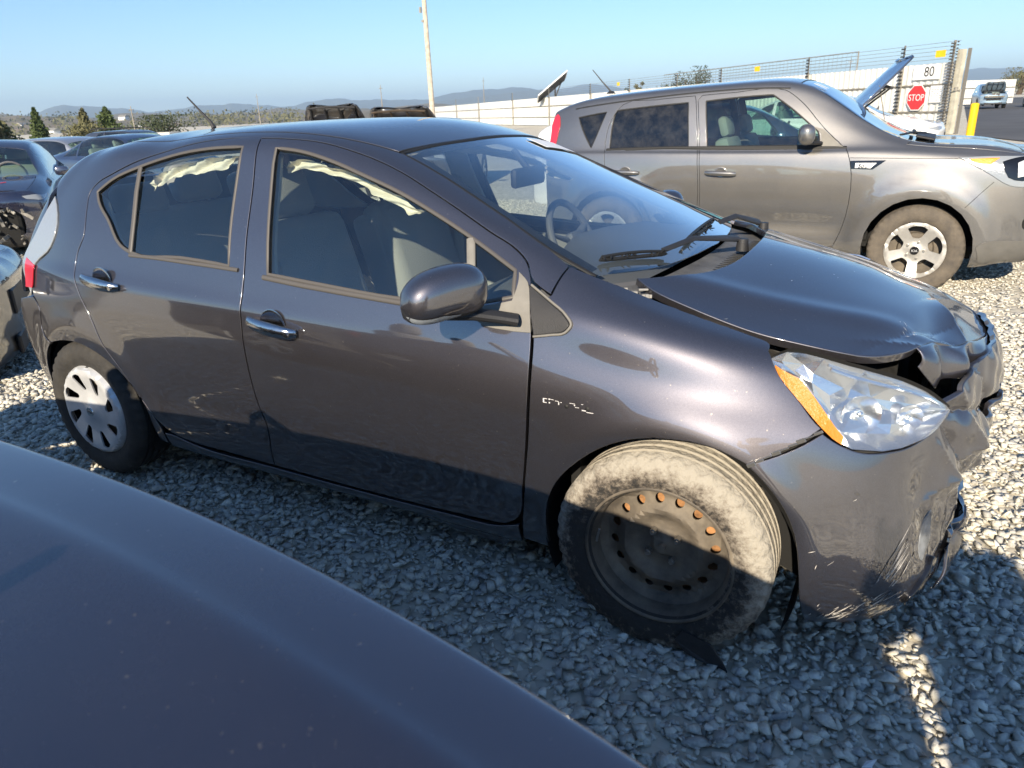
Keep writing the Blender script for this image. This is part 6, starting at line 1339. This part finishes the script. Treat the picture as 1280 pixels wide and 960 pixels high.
# chain-link extension on top further along
bm = bmesh.new()
for k in range(60): d = 5.5+k*.28; add_cyl(bm, fp(d, 2.35, -.3)-fp(0), fp(d, 3.0, -.3)-fp(0), .004, n=4, cap=False)
for h in (2.5, 2.62, 2.75, 2.88): add_cyl(bm, fp(5.5, h, -.3)-fp(0), fp(22, h, -.3)-fp(0), .005, n=4, cap=False)
tag(bmobj('wire_mesh', bm, WIRE, FE), kind='stuff')
bm = bmesh.new(); add_cyl(bm, fp(5.4, 3.03, -.3)-fp(0), fp(22, 3.03, -.3)-fp(0), .016, n=6); add_cyl(bm, fp(5.4, 2.2, -.3)-fp(0), fp(5.4, 3.05, -.3)-fp(0), .03, n=6); bmobj('top_rail', bm, GALV, FE)
for d in (3.6, 11.6, 27.6):
    bm = bmesh.new(); add_box(bm, fp(d if d > 4 else .75, 2.77 if d > 4 else 2.62, .2)-fp(0), (.42, .01, .22), Matrix.Rotation(FANG, 3, 'Z')); bmobj('warning_plate', bm, YEL, FE)
# end post: heavy, with insulators and cap
gp = fp(0, 0, .05); GP = thing('gate_post', 'thick weathered steel post at the right end of the metal fence', 'post', gp)
bm = bmesh.new(); add_box(bm, (0, 0, 1.35), (.22, .16, 2.7), Matrix.Rotation(FANG, 3, 'Z')); bmobj('post', bm, mat('pale_post_paint', (.50, .47, .38), .6, var=.25, vscale=4), GP)
bm = bmesh.new(); add_box(bm, (.22, .0, 1.35), (.06, .10, 2.75), Matrix.Rotation(FANG, 3, 'Z')); add_cyl(bm, (-.25, .05, 0), (-.25, .05, 3.0), .04, n=8); bmobj('steel_angle', bm, WIRE, GP)
bm = bmesh.new()
for h in np.arange(.2, 3.0, .10): add_box(bm, (-.30, -.02, h), (.14, .07, .045)); add_box(bm, (-.16, -.05, h+.04), (.06, .06, .04))
tag(bmobj('insulator', bm, INK, GP), kind='stuff')
bm = bmesh.new(); add_cyl(bm, (.13, -.14, 1.42), (-.13, -.14, 1.42), .02, n=8); add_cyl(bm, (0, -.13, 1.40), (0, -.13, 1.52), .06, n=10); bmobj('hinge', bm, GALV, GP)
# signs on the fence
def on_fence(d, h, off=.10): return fp(d, h, off)
def sign_empty(name, label, cat, d, h, grp=None):
    p = on_fence(d, h); o = thing(name, label, cat, p, FANG+PI, grp); return o
nl = Vector((FN_.x, FN_.y, 0)); ROTZ = math.atan2(nl.x, -nl.y)*1.0
def rot_face(): return (PI/2, 0, math.atan2(FN_.y, FN_.x)+PI/2)
RF = rot_face()
def board(name, label, cat, d, h, outline, m, off=.10, thick=.012):
    o = thing(name, label, cat, on_fence(d, h, off)); o.rotation_euler = RF
    V = [(x, y, 0) for x, y in outline]+[(x, y, -thick) for x, y in outline]; n = len(outline); F = [tuple(range(n)), tuple(range(2*n-1, n-1, -1))]+[(i, i+n, (i+1) % n+n, (i+1) % n) for i in range(n)]
    mesh('plate', V, F, m, o); return o
S1 = board('number_sign', 'white board reading 80 at the top of the metal fence', 'sign', 1.35, 2.06, [(-.62, -.24), (.62, -.24), (.62, .24), (-.62, .24)], SWH)
text('number', '80', .46, INK, (.12, 0, .004), (0, 0, 0), S1, .001)
oc = [(.47*math.cos(PI/8+k*PI/4), .47*math.sin(PI/8+k*PI/4)) for k in range(8)]
S2 = board('stop_sign', 'red octagonal stop sign hung on the white metal fence', 'sign', 1.62, 1.22, oc, SWH, .13)
o = mesh('red_face', [(x*.93, y*.93, .003) for x, y in oc], [tuple(range(8))], SRED, S2)
text('lettering', 'STOP', .31, SWH, (0, -.005, .006), (0, 0, 0), S2, .001, sx=.98)
S3 = board('notice_sign', 'small faded notice board right of the stop sign', 'sign', .78, 1.32, [(-.28, -.28), (.28, -.28), (.28, .28), (-.28, .28)], SWH)
bm = bmesh.new(); r_ = random.Random(2)
for k in range(7):
    for q in range(4):
        if r_.random() < .75: add_box(bm, (-.18+q*.12, .22-k*.07, .003), (r_.uniform(.04, .10), .018, .003))
tag(bmobj('print', bm, mat('faded_print', (.25, .25, .24), .7), S3), kind='stuff')
# bollard
bp = gat(3.83, 25.2); BO = thing('bollard', 'bright yellow steel bollard right of the gate post', 'bollard', bp)
bm = bmesh.new(); add_cyl(bm, (0, 0, 0), (0, 0, 1.0), .115, n=20); bmesh.ops.create_uvsphere(bm, u_segments=20, v_segments=8, radius=.115, matrix=Matrix.Translation((0, 0, 1.0)) @ Matrix.Diagonal((1, 1, .35, 1))); bmobj('bollard_tube', bm, YEL, BO, True)
# fence remainder beyond the gate
FR = thing('metal_fence', 'short far piece of pale metal fence right of the gate post', 'fence', gat(4.2, 79.0))
V = []; F = []
for k in range(60): V += [(k*.07, k*.06, .1), (k*.07, k*.06, 2.1)]
for k in range(59): F.append((2*k, 2*k+2, 2*k+3, 2*k+1))
mesh('fence_panel', V, F, WHT, FR)
for h in (.6, 1.45): bm = bmesh.new(); add_tube(bm, [(0, -.05, h), (4.1, 3.45, h)], .04, 4); bmobj('rail', bm, GALV, FR)
# asphalt beyond the gate
asm = mat('worn_asphalt', (.085, .085, .088), .9, var=.28, vscale=.35, bump=.3, bscale=30)
V = [(3.9, 27.2), (5.4, 22.4), (9, 17.5), (40, 10), (90, 60), (30, 140), (5, 120)]; tag(mesh('asphalt', [(x, y, G(x, y)+.012) for x, y in V], [tuple(range(7))], asm), kind='structure')

# wooden utility pole, leaning, far left of the fence
PP = thing('utility_pole', 'tall pale wooden utility pole leaning behind the hatchback roof', 'pole', gat(-23.8, 36.4))
bm = bmesh.new(); n = 14; add_tube(bm, [(-.02*k*.6, 0, .85*k) for k in range(n)], [.17-.004*k for k in range(n)], 10); bmobj('pole_shaft', bm, mat('weathered_timber', (.52, .45, .36), .85, var=.3, vscale=6, bump=.4, bscale=30), PP, True)
bm = bmesh.new(); add_box(bm, (-.32, -.12, 7.05), (.12, .10, .30)); add_cyl(bm, (-.2, -.15, 6.4), (-.2, -.15, 6.52), .07, n=8); bmobj('pole_fitting', bm, GALV, PP)
# solar panel on a mast behind the fence
p0 = Vector(CAM_P)+(_f+_r2*((672-640)/921.1)+_d2*((124-480)/921.1))*64; p1 = Vector(CAM_P)+(_f+_r2*((708-640)/921.1)+_d2*((93-480)/921.1))*64
SPN = thing('solar_panel', 'tilted flat panel with white rim standing up behind the metal fence', 'panel', (p0.x, p0.y, G(p0.x, p0.y)))
bm = bmesh.new(); a = p0-Vector((p0.x, p0.y, G(p0.x, p0.y))); b = p1-Vector((p0.x, p0.y, G(p0.x, p0.y))); dirv = (b-a); Lg = dirv.length; mid = (a+b)/2
ux = dirv.normalized(); uy = ux.cross(Vector((_r2.x*.35+_f.x, _r2.y*.35+_f.y, 0)).normalized()); uz = ux.cross(uy); M = Matrix((ux, uz, uy)).transposed()
add_box(bm, mid, (Lg, 2.0, .10), M); bmobj('panel_frame', bm, SWH, SPN)
bm = bmesh.new(); add_box(bm, mid+Vector((.0, 0, -.10)), (Lg*.92, 1.85, .09), M); add_cyl(bm, (mid.x+.3, mid.y, 0), (mid.x+.3, mid.y, mid.z-.1), .07, n=8); add_tube(bm, [(mid.x+.3, mid.y, mid.z-.9), mid+dirv*.25+Vector((.2, 0, -.1))], .05, 6); bmobj('mast', bm, INK, SPN)
# grey drum on the skyline
dp = row(519, 30); DR = thing('grey_tank', 'small grey rounded tank left of the fence end', 'tank', (dp[0], dp[1], G(*dp)))
bm = bmesh.new(); add_cyl(bm, (0, 0, 0), (0, 0, 1.35), .24, n=18); bmesh.ops.create_uvsphere(bm, u_segments=18, v_segments=8, radius=.24, matrix=Matrix.Translation((0, 0, 1.35)) @ Matrix.Diagonal((1, 1, .7, 1))); bmobj('tank_body', bm, mat('tank_grey', (.20, .20, .21), .7), DR, True)
# bright pale wall/roof beyond the hatchback tail
xs_, ys_ = row(222, 62); SH = thing('long_shed', 'low cream shed roof seen above the hatchback tail', 'building', (xs_, ys_, G(xs_, ys_)), math.radians(38))
bm = bmesh.new(); add_box(bm, (0, 0, .45), (6.5, 3, .9)); bmobj('wall', bm, mat('cream_wall', (.62, .56, .44), .8, var=.1), SH)
bm = bmesh.new(); add_box(bm, (0, 0, .98), (6.9, 3.4, .16)); bmobj('roof', bm, mat('pale_roof', (.70, .66, .58), .7, var=.15), SH)

# ---------------------------------------------------------------- vegetation
def leafmat(name, a, b): return mat(name, a, .8, col2=b, vscale=2.2)
LG = leafmat('conifer_green', (.045, .075, .020), (.10, .13, .04)); LD = leafmat('dark_leaf', (.025, .040, .016), (.06, .075, .03)); LO = leafmat('olive_leaf', (.085, .085, .035), (.15, .14, .06)); BARK = mat('bark', (.09, .065, .045), .9)
def foliage(fn, n, size, seed, m, parent, name='crown'):
    r = np.random.default_rng(seed); P, Rn = fn(r, n); n = len(P)
    a = r.normal(size=(n, 3)); a /= np.linalg.norm(a, axis=1)[:, None]; b = np.cross(a, r.normal(size=(n, 3))); b /= np.linalg.norm(b, axis=1)[:, None]; s = (size*r.uniform(.5, 1.4, n))[:, None]
    V = np.stack([P-a*s, P+b*s*.55, P+a*s, P-b*s*.55], 1).reshape(-1, 3); me = bpy.data.meshes.new(name); F = np.arange(4*n).reshape(-1, 4)
    me.vertices.add(4*n); me.vertices.foreach_set('co', V.ravel()); me.loops.add(4*n); me.loops.foreach_set('vertex_index', F.ravel().astype('i')); me.polygons.add(n); me.polygons.foreach_set('loop_start', np.arange(0, 4*n, 4)); me.update(calc_edges=True); me.materials.append(m)
    return link(name, me, parent)
def conifer(u, D, h, w, label, seed, m=None, n=2600, name='conifer_tree'):
    x, y = row(u, D); t = thing(name, label, 'tree', (x, y, G(x, y)), 0, None)
    bm = bmesh.new(); add_tube(bm, [(0, 0, 0), (.03, .02, h*.5), (0, 0, h*.97)], [w*.09, w*.05, .015], 7)
    r = random.Random(seed)
    for k in range(16): z = h*(.12+.8*k/16); a = r.random()*6.3; L = w*.5*(1-z/h); add_tube(bm, [(0, 0, z), (L*math.cos(a), L*math.sin(a), z+L*.25)], [.03*w, .008], 4)
    bmobj('trunk', bm, BARK, t)
    def fn(r, n):
        z = r.random(n)**1.25; k = np.floor(z*11); ph = r.uniform(.75, 1.15, 12)[k.astype(int) % 12]
        rad = w*.72*(1-z)**.7*(.55+.45*np.abs(np.sin(z*34)))*ph*r.random(n)**.35; a = r.uniform(0, 2*PI, n); rad *= 1+.25*np.sin(a*3+k); return np.stack([rad*np.cos(a), rad*np.sin(a), h*(.05+.95*z)], 1), None
    foliage(fn, n, .055*h**.5*1.3, seed, m or LG, t); return t
def bush(u, D, h, w, label, seed, m=None, n=1800, base=0.0, name='round_tree'):
    x, y = row(u, D); t = thing(name, label, 'tree', (x, y, G(x, y)))
    bm = bmesh.new(); add_tube(bm, [(0, 0, 0), (.05*w, 0, h*.45), (0, .03*w, h*.8)], [w*.06, w*.04, w*.01], 6)
    for k in range(5): a = k*1.3; add_tube(bm, [(0, 0, h*.3), (.3*w*math.cos(a), .3*w*math.sin(a), h*.7)], [w*.03, w*.008], 5)
    bmobj('trunk', bm, BARK, t)
    rr = np.random.default_rng(seed+99); C_ = rr.normal(0, .22, (11, 3))*np.array([w, w, h*.75]); C_[:, 2] = h*.62+C_[:, 2]*.8; R_ = rr.uniform(.16, .30, 11)*w
    def fn(r, n):
        k = r.integers(11, size=n); q = r.normal(size=(n, 3)); q /= np.linalg.norm(q, axis=1)[:, None]; P = C_[k]+q*(R_[k]*r.random(n)**.33)[:, None]; P[:, 2] = np.clip(P[:, 2], .1+base*h, h*1.05); return P, None
    foliage(fn, n, .07*h**.5, seed, m or LD, t); return t
LBL = ['leftmost green conifer, cut by the left edge behind the dark car', 'second conifer from the left edge, ragged and upright', 'broad conifer third from the left edge', 'narrow lone conifer near the silver car roof', 'thin bare topped conifer right of the lone narrow one', 'pyramid shaped conifer nearest the hatchback antenna']
for k, (u, D, h, w) in enumerate([(12, 50, 3.3, 3.2), (36, 48, 3.1, 3.2), (62, 50, 3.45, 3.0), (125, 60, 3.1, 1.2), (178, 62, 2.95, 1.3), (203, 60, 2.9, 2.0)]): conifer(u, D, h, w, LBL[k], 20+k, LG if k % 2 else LO)
conifer(80, 52, 2.5, 2.2, 'small conifer tucked against the right side of the broad one', 40, LG)
bush(170, 58, 1.9, 3.6, 'low olive bush between the narrow and pyramid conifers', 50, LO, name='bush'); bush(0, 50, 2.1, 3.0, 'dark low tree at the very left edge of the yard', 51, LD)
bush(262, 70, 2.2, 4.5, 'low dark bush just right of the hatchback antenna', 52, LD, name='bush')
bush(775, 190, 5.6, 3.0, 'narrow bare tree above the wagon antenna', 53, LD, 900); bush(817, 190, 6.2, 8, 'dark broad tree left of the wagon roof crest', 54, LD, 2200); bush(850, 190, 8.2, 9, 'dark tree right behind the highest part of fence wire', 55, LD, 2200); bush(790, 200, 7.8, 2.4, 'tall narrow conifer shaped tree above the wagon roof', 56, LO, 900)
for k, (u, D, h, w, l) in enumerate([(1203, 150, 4.2, 9, 'olive bush line just right of the gate post'), (1222, 150, 5.6, 6, 'rounded green tree left of the raised hood truck'), (1268, 150, 8.0, 5, 'tall dark tree standing behind the two trucks'), (1282, 140, 5.2, 9, 'dark tree cut by the right edge')]): bush(u, D, h, w, l, 60+k, LD if k > 1 else LO, 2200)
conifer(1266, 150, 8.6, 4.0, 'dark pointed conifer between the two pale blue trucks', 70, LD, 2000)
# thin bare masts on the skyline
for k, (u, D, h) in enumerate([(232, 60, 2.9), (372, 120, 5.2), (508, 100, 4.9), (620, 150, 7.0), (1016, 90, 5.0)]):
    x, y = row(u, D); bm = bmesh.new(); add_cyl(bm, (0, 0, 0), (0, 0, h), .05+.0005*D, .03, n=6); add_box(bm, (0, 0, h*.92), (.5, .05, .05)); o = bmobj('skyline_mast', bm, WIRE, None, loc=(x, y, G(x, y)))
    tag(o, ['thin mast left of the hatchback antenna', 'thin mast left of the black raised hood', 'thin mast between black hood and light pole', 'thin mast right of the light pole on the skyline', 'thin mast above the wagon roof by the fence'][k], 'mast')

# ---------------------------------------------------------------- hills
def ridge(name, R, u0, u1, hfun, m, seed, n=160, rows=7, depth=.25, label=None):
    V = []; F = []
    for i in range(n+1):
        u = u0+(u1-u0)*i/n; d = _f+_r2*((u-640)/921.1); d = Vector((d.x, d.y, 0)); k = R/ math.sqrt(d.x**2+d.y**2); H = hfun(u)
        for j in range(rows):
            t = j/(rows-1); q = 1-depth*(1-t); x, y = CAM_P[0]+d.x*k*q, CAM_P[1]+d.y*k*q; g = .0125*(.87*x+.49*y); V.append((x, y, g-.01*R*(1-t)**1.5*0+H*R*(t**.8)+(.0012*R*math.sin(i*1.7+j*2.1)*math.sin(i*.53)*(0 < j < rows-1))-1.0*(j == 0)))
    for i in range(n):
        for j in range(rows-1): a = i*rows+j; F.append((a, a+rows, a+rows+1, a+1))
    o = mesh(name, V, F, m, None, True); return tag(o, kind='structure')
def fbm(u, s, a, seed):
    v = 0
    for k in range(5): v += a*(.55**k)*math.sin(u*s*(1.9**k)+seed*(k+1)*2.3)
    return v
HB = mat('dry_hill', (.24, .185, .13), .95, col2=(.10, .10, .065), vscale=.02); HF = mat('far_mountain', (.10, .115, .11), .95, var=.2, vscale=.001); HM = mat('wooded_hill', (.12, .115, .085), .95, col2=(.20, .165, .12), vscale=.008)
hill_px = lambda px: px/921.1
ridge('dry_hill', 900, -150, 560, lambda u: hill_px(13+3.5*math.sin(u*.012+1)+fbm(u, .05, 1.3, 1)-max(0, u-180)*.030), HB, 1, 220)
ridge('wooded_hill', 1600, -200, 700, lambda u: hill_px(13+5*math.exp(-((u-60)/90)**2)+fbm(u, .04, 1.6, 2)-max(0, u-250)*.012), HM, 2, 220)
ridge('far_mountain', 5200, 40, 760, lambda u: hill_px(14+9*math.exp(-((u-180)/70)**2)+7*math.exp(-((u-345)/40)**2)+12*math.exp(-((u-640)/55)**2)+6*math.exp(-((u-480)/60)**2)+fbm(u, .045, 1.6, 3)), HF, 3, 260)
ridge('far_mountain', 6500, 560, 1500, lambda u: hill_px(13+8*math.exp(-((u-740)/60)**2)+5*math.exp(-((u-1250)/120)**2)+fbm(u, .03, 1.8, 5)), HF, 4, 260)
# specks of houses and tree clumps on the dry hill
r_ = random.Random(12)
for k in range(9):
    u = [108, 142, 30, 60, 186, 222, 9, 240, 88][k]; D = r_.uniform(560, 820); x, y = row(u, D); d2 = math.hypot(x-CAM_P[0], y-CAM_P[1]); t = max(0, (d2/900-.75)/.25); z = G(x, y)+hill_px(13)*900*t**.8-1
    h_ = thing('hillside_house', 'tiny pale house on the distant dry hillside above the parked cars', 'house', (x, y, z), r_.random()*3, 'houses dotted over the dry hillside')
    bm = bmesh.new(); add_box(bm, (0, 0, 1.5), (r_.uniform(5, 9), 5, 3.2)); bmobj('wall', bm, SWH, h_); V = [(-4.5, -3, 3.1), (4.5, -3, 3.1), (4.5, 3, 3.1), (-4.5, 3, 3.1), (-4.5, 0, 4.8), (4.5, 0, 4.8)]; mesh('roof', V, [(0, 1, 5, 4), (2, 3, 4, 5), (0, 4, 3), (1, 2, 5)], GALV, h_)
def far_trees(r, n):
    P = np.zeros((n, 3)); c = r.integers(120, size=n); rr = np.random.default_rng(77); cu = rr.uniform(-60, 420, 120); cD = rr.uniform(520, 860, 120)
    for k in range(120):
        x, y = row(cu[k], cD[k]); d2 = math.hypot(x-CAM_P[0], y-CAM_P[1]); t = max(0, (d2/900-.75)/.25); z = G(x, y)+hill_px(12)*900*t**.8; I = c == k; m_ = I.sum(); P[I] = np.array([x, y, z+2])+r.normal(0, 1, (m_, 3))*np.array([rr.uniform(4, 16), 4, 2.2])
    return P, None
tag(foliage(far_trees, 4200, 1.4, 80, LO, None, 'hillside_trees'), kind='stuff')
# small litter on the stones
LIT = mat('pale_plastic_scrap', (.75, .76, .78), .5)
for k, (x, y, s, l) in enumerate([(.95, -1.02, .02, 'small scrap of white plastic on shaded gravel by the rear door'), (3.05, 1.75, .03, 'small white scrap on sunlit gravel beyond the hood'), (3.1, -1.05, .02, 'torn white scrap on gravel at the bottom edge')]):
    V = [(0, 0, 0), (s, .3*s, .2*s), (1.4*s, 1.1*s, .9*s), (.4*s, .9*s, .3*s)]; o = mesh('plastic_scrap', V, [(0, 1, 2, 3)], LIT, None, loc=(x, y, G(x, y)+.015)); md = o.modifiers.new('s', 'SOLIDIFY'); md.thickness = .002; tag(o, l, 'scrap')

# ================================================================ the person whose shadow falls across the wheel and the stones (stands beside the open car's nose)
PX, PY = 3.80, -3.02; PE = thing('person', 'person in dark jacket and jeans standing by the open car nose, arms raised', 'person', (PX, PY, G(PX, PY)))
SKIN = mat('skin', (.45, .27, .19), .55, var=.08); JKT = mat('jacket_cloth', (.03, .035, .05), .85, bump=.3, bscale=120); JEAN = mat('denim', (.05, .07, .12), .9, bump=.3, bscale=200); HAIR = mat('hair', (.03, .02, .015), .7, bump=.5, bscale=150); SHOE = mat('shoe_leather', (.05, .04, .035), .6)
def skinned(name, V, E, R, m, parent, sub=2, root=0):
    me = bpy.data.meshes.new(name); me.from_pydata(V, E, []); o = link(name, me, parent); me.materials.append(m)
    md = o.modifiers.new('skin', 'SKIN'); md.use_smooth_shade = True; sk = me.skin_vertices[0].data
    for i, r in enumerate(R): sk[i].radius = (r, r) if not hasattr(r, '__len__') else r
    sk[root].use_root = True; o.modifiers.new('sub', 'SUBSURF').levels = sub; o.modifiers['sub'].render_levels = sub
    return o
# faces -x/+y (towards the hatchback); left arm and right arm reach forwards to the held-out hands
fw = Vector((-.62, .78, 0)); rt = Vector((.78, .62, 0))
def J(r, f, z): p = rt*r+fw*f; return (p.x, p.y, z)
joints = dict(pel=(0,0,.98,.145), sp=(0,.0,1.15,.135), ch=(0,.01,1.36,.155), nk=(0,.02,1.50,.060), hd=(0,.045,1.60,.082), ht=(0,.04,1.72,.078),
 ls=(-.17,.01,1.43,.062), le=(-.25,.20,1.24,.047), lw=(-.13,.42,1.37,.030), lh=(-.10,.48,1.40,.034), rs=(.17,.01,1.43,.062), re=(.24,.20,1.24,.047), rw=(.10,.42,1.37,.030), rh=(.08,.48,1.40,.034),
 lt=(-.10,0,.90,.095), lk=(-.11,.02,.50,.062), la=(-.12,-.02,.09,.040), lf=(-.13,.12,.035,.035), rt_=(.10,0,.90,.095), rk=(.12,.03,.50,.062), ra=(.14,.0,.09,.040), rf=(.16,.13,.035,.035))
nm = list(joints); Vj = [J(a, b, c) for a, b, c, _ in joints.values()]; Rj = [d for *_, d in joints.values()]; ix = {k: i for i, k in enumerate(nm)}
Ej = [(ix[a], ix[b]) for a, b in (('pel','sp'),('sp','ch'),('ch','nk'),('nk','hd'),('hd','ht'),('ch','ls'),('ls','le'),('le','lw'),('lw','lh'),('ch','rs'),('rs','re'),('re','rw'),('rw','rh'),('pel','lt'),('lt','lk'),('lk','la'),('la','lf'),('pel','rt_'),('rt_','rk'),('rk','ra'),('ra','rf'))]
# fingers as their own chains off each palm
for s, h in ((-1, 'lh'), (1, 'rh')):
    b = joints[h]
    for k, (dz, L) in enumerate(((.028, .070), (.010, .078), (-.008, .074), (-.024, .060))):
        p = [(b[0], b[1]+.03, b[2]+dz), (b[0]-s*.01, b[1]+.03+L*.55, b[2]+dz+.004), (b[0]-s*.035, b[1]+.03+L*.85, b[2]+dz)]; i0 = len(Vj); Vj += [J(*q) for q in p]; Rj += [.009, .0085, .007]; Ej += [(ix[h], i0), (i0, i0+1), (i0+1, i0+2)]
    i0 = len(Vj); Vj += [J(b[0]-s*.03, b[1], b[2]+.035), J(b[0]-s*.05, b[1]+.03, b[2]+.045)]; Rj += [.011, .009]; Ej += [(ix[h], i0), (i0, i0+1)]
skinned('body', Vj, Ej, Rj, SKIN, PE)
def subset(name, keys, grow, m, ovr={}):
    V = [J(*joints[k][:3]) for k in keys]; k2 = {k: i for i, k in enumerate(keys)}; E = [(k2[nm[a]], k2[nm[b]]) for a, b in Ej if a < len(nm) and b < len(nm) and nm[a] in k2 and nm[b] in k2]
    skinned(name, V, E, [joints[k][3]*ovr.get(k, 1)+grow for k in keys], m, PE)
subset('jacket', ['pel','sp','ch','ls','le','lw','rs','re','rw'], .020, JKT, {'pel': 1.05})
subset('trousers', ['pel','lt','lk','la','rt_','rk','ra'], .016, JEAN)
for k, a in (('lf', 'la'), ('rf', 'ra')):
    q = joints[k]; bm = bmesh.new(); c = J(q[0], q[1]-.04, .05); add_box(bm, c, (.10, .27, .09), Matrix.Rotation(math.atan2(fw.y, fw.x)-PI/2, 3, 'Z'), .035, 3); bmobj('shoe', bm, SHOE, PE, True)
bm = bmesh.new(); c = Vector(J(0, .035, 1.67)); bmesh.ops.create_uvsphere(bm, u_segments=24, v_segments=14, radius=.112, matrix=Matrix.Translation(c-fw*.018+Vector((0, 0, .03))) @ Matrix.Diagonal((1, 1, 1.05, 1)))
bmesh.ops.delete(bm, geom=[v for v in bm.verts if (v.co-c).dot(fw) > .045 and v.co.z < 1.74 or v.co.z < 1.60], context='VERTS'); hr = bmobj('hair', bm, HAIR, PE, True); hr.modifiers.new('s', 'SOLIDIFY').thickness = .01
bm = bmesh.new(); n0 = c+fw*.095; add_cyl(bm, n0+Vector((0, 0, .01)), n0+fw*.018+Vector((0, 0, -.03)), .008, .014, 10); bmobj('nose', bm, SKIN, PE, True)
for s in (-1, 1):
    bm = bmesh.new(); bmesh.ops.create_uvsphere(bm, u_segments=12, v_segments=8, radius=.012, matrix=Matrix.Translation(c+fw*.082+rt*s*.032+Vector((0, 0, .012)))); bmobj('eye', bm, INK, PE, True)
    bm = bmesh.new(); bmesh.ops.create_uvsphere(bm, u_segments=12, v_segments=8, radius=.028, matrix=Matrix.Translation(c+rt*s*.098+Vector((0, 0, -.01))) @ Matrix.Diagonal((.4, .7, 1.1, 1))); bmobj('ear', bm, SKIN, PE, True)
bm = bmesh.new(); add_tube(bm, [c+fw*.088-rt*.022+Vector((0, 0, -.052)), c+fw*.096+Vector((0, 0, -.054)), c+fw*.088+rt*.022+Vector((0, 0, -.052))], .005, 6); bmobj('mouth', bm, mat('lips', (.35, .14, .12), .5), PE, True)

# ================================================================ the hazy air between here and the mountains
bm = bmesh.new(); add_box(bm, (-1000, 3000, 60), (17000, 15000, 420))
hm = bpy.data.materials.new('haze'); hm.use_nodes = True; nt = hm.node_tree; nt.nodes.clear(); o_ = nt.nodes.new('ShaderNodeOutputMaterial'); v_ = nt.nodes.new('ShaderNodeVolumePrincipled')
v_.inputs['Density'].default_value = .00020; v_.inputs['Color'].default_value = (.55, .76, 1, 1); nt.links.new(v_.outputs[0], o_.inputs['Volume'])
tag(bmobj('haze', bm, hm), kind='stuff')
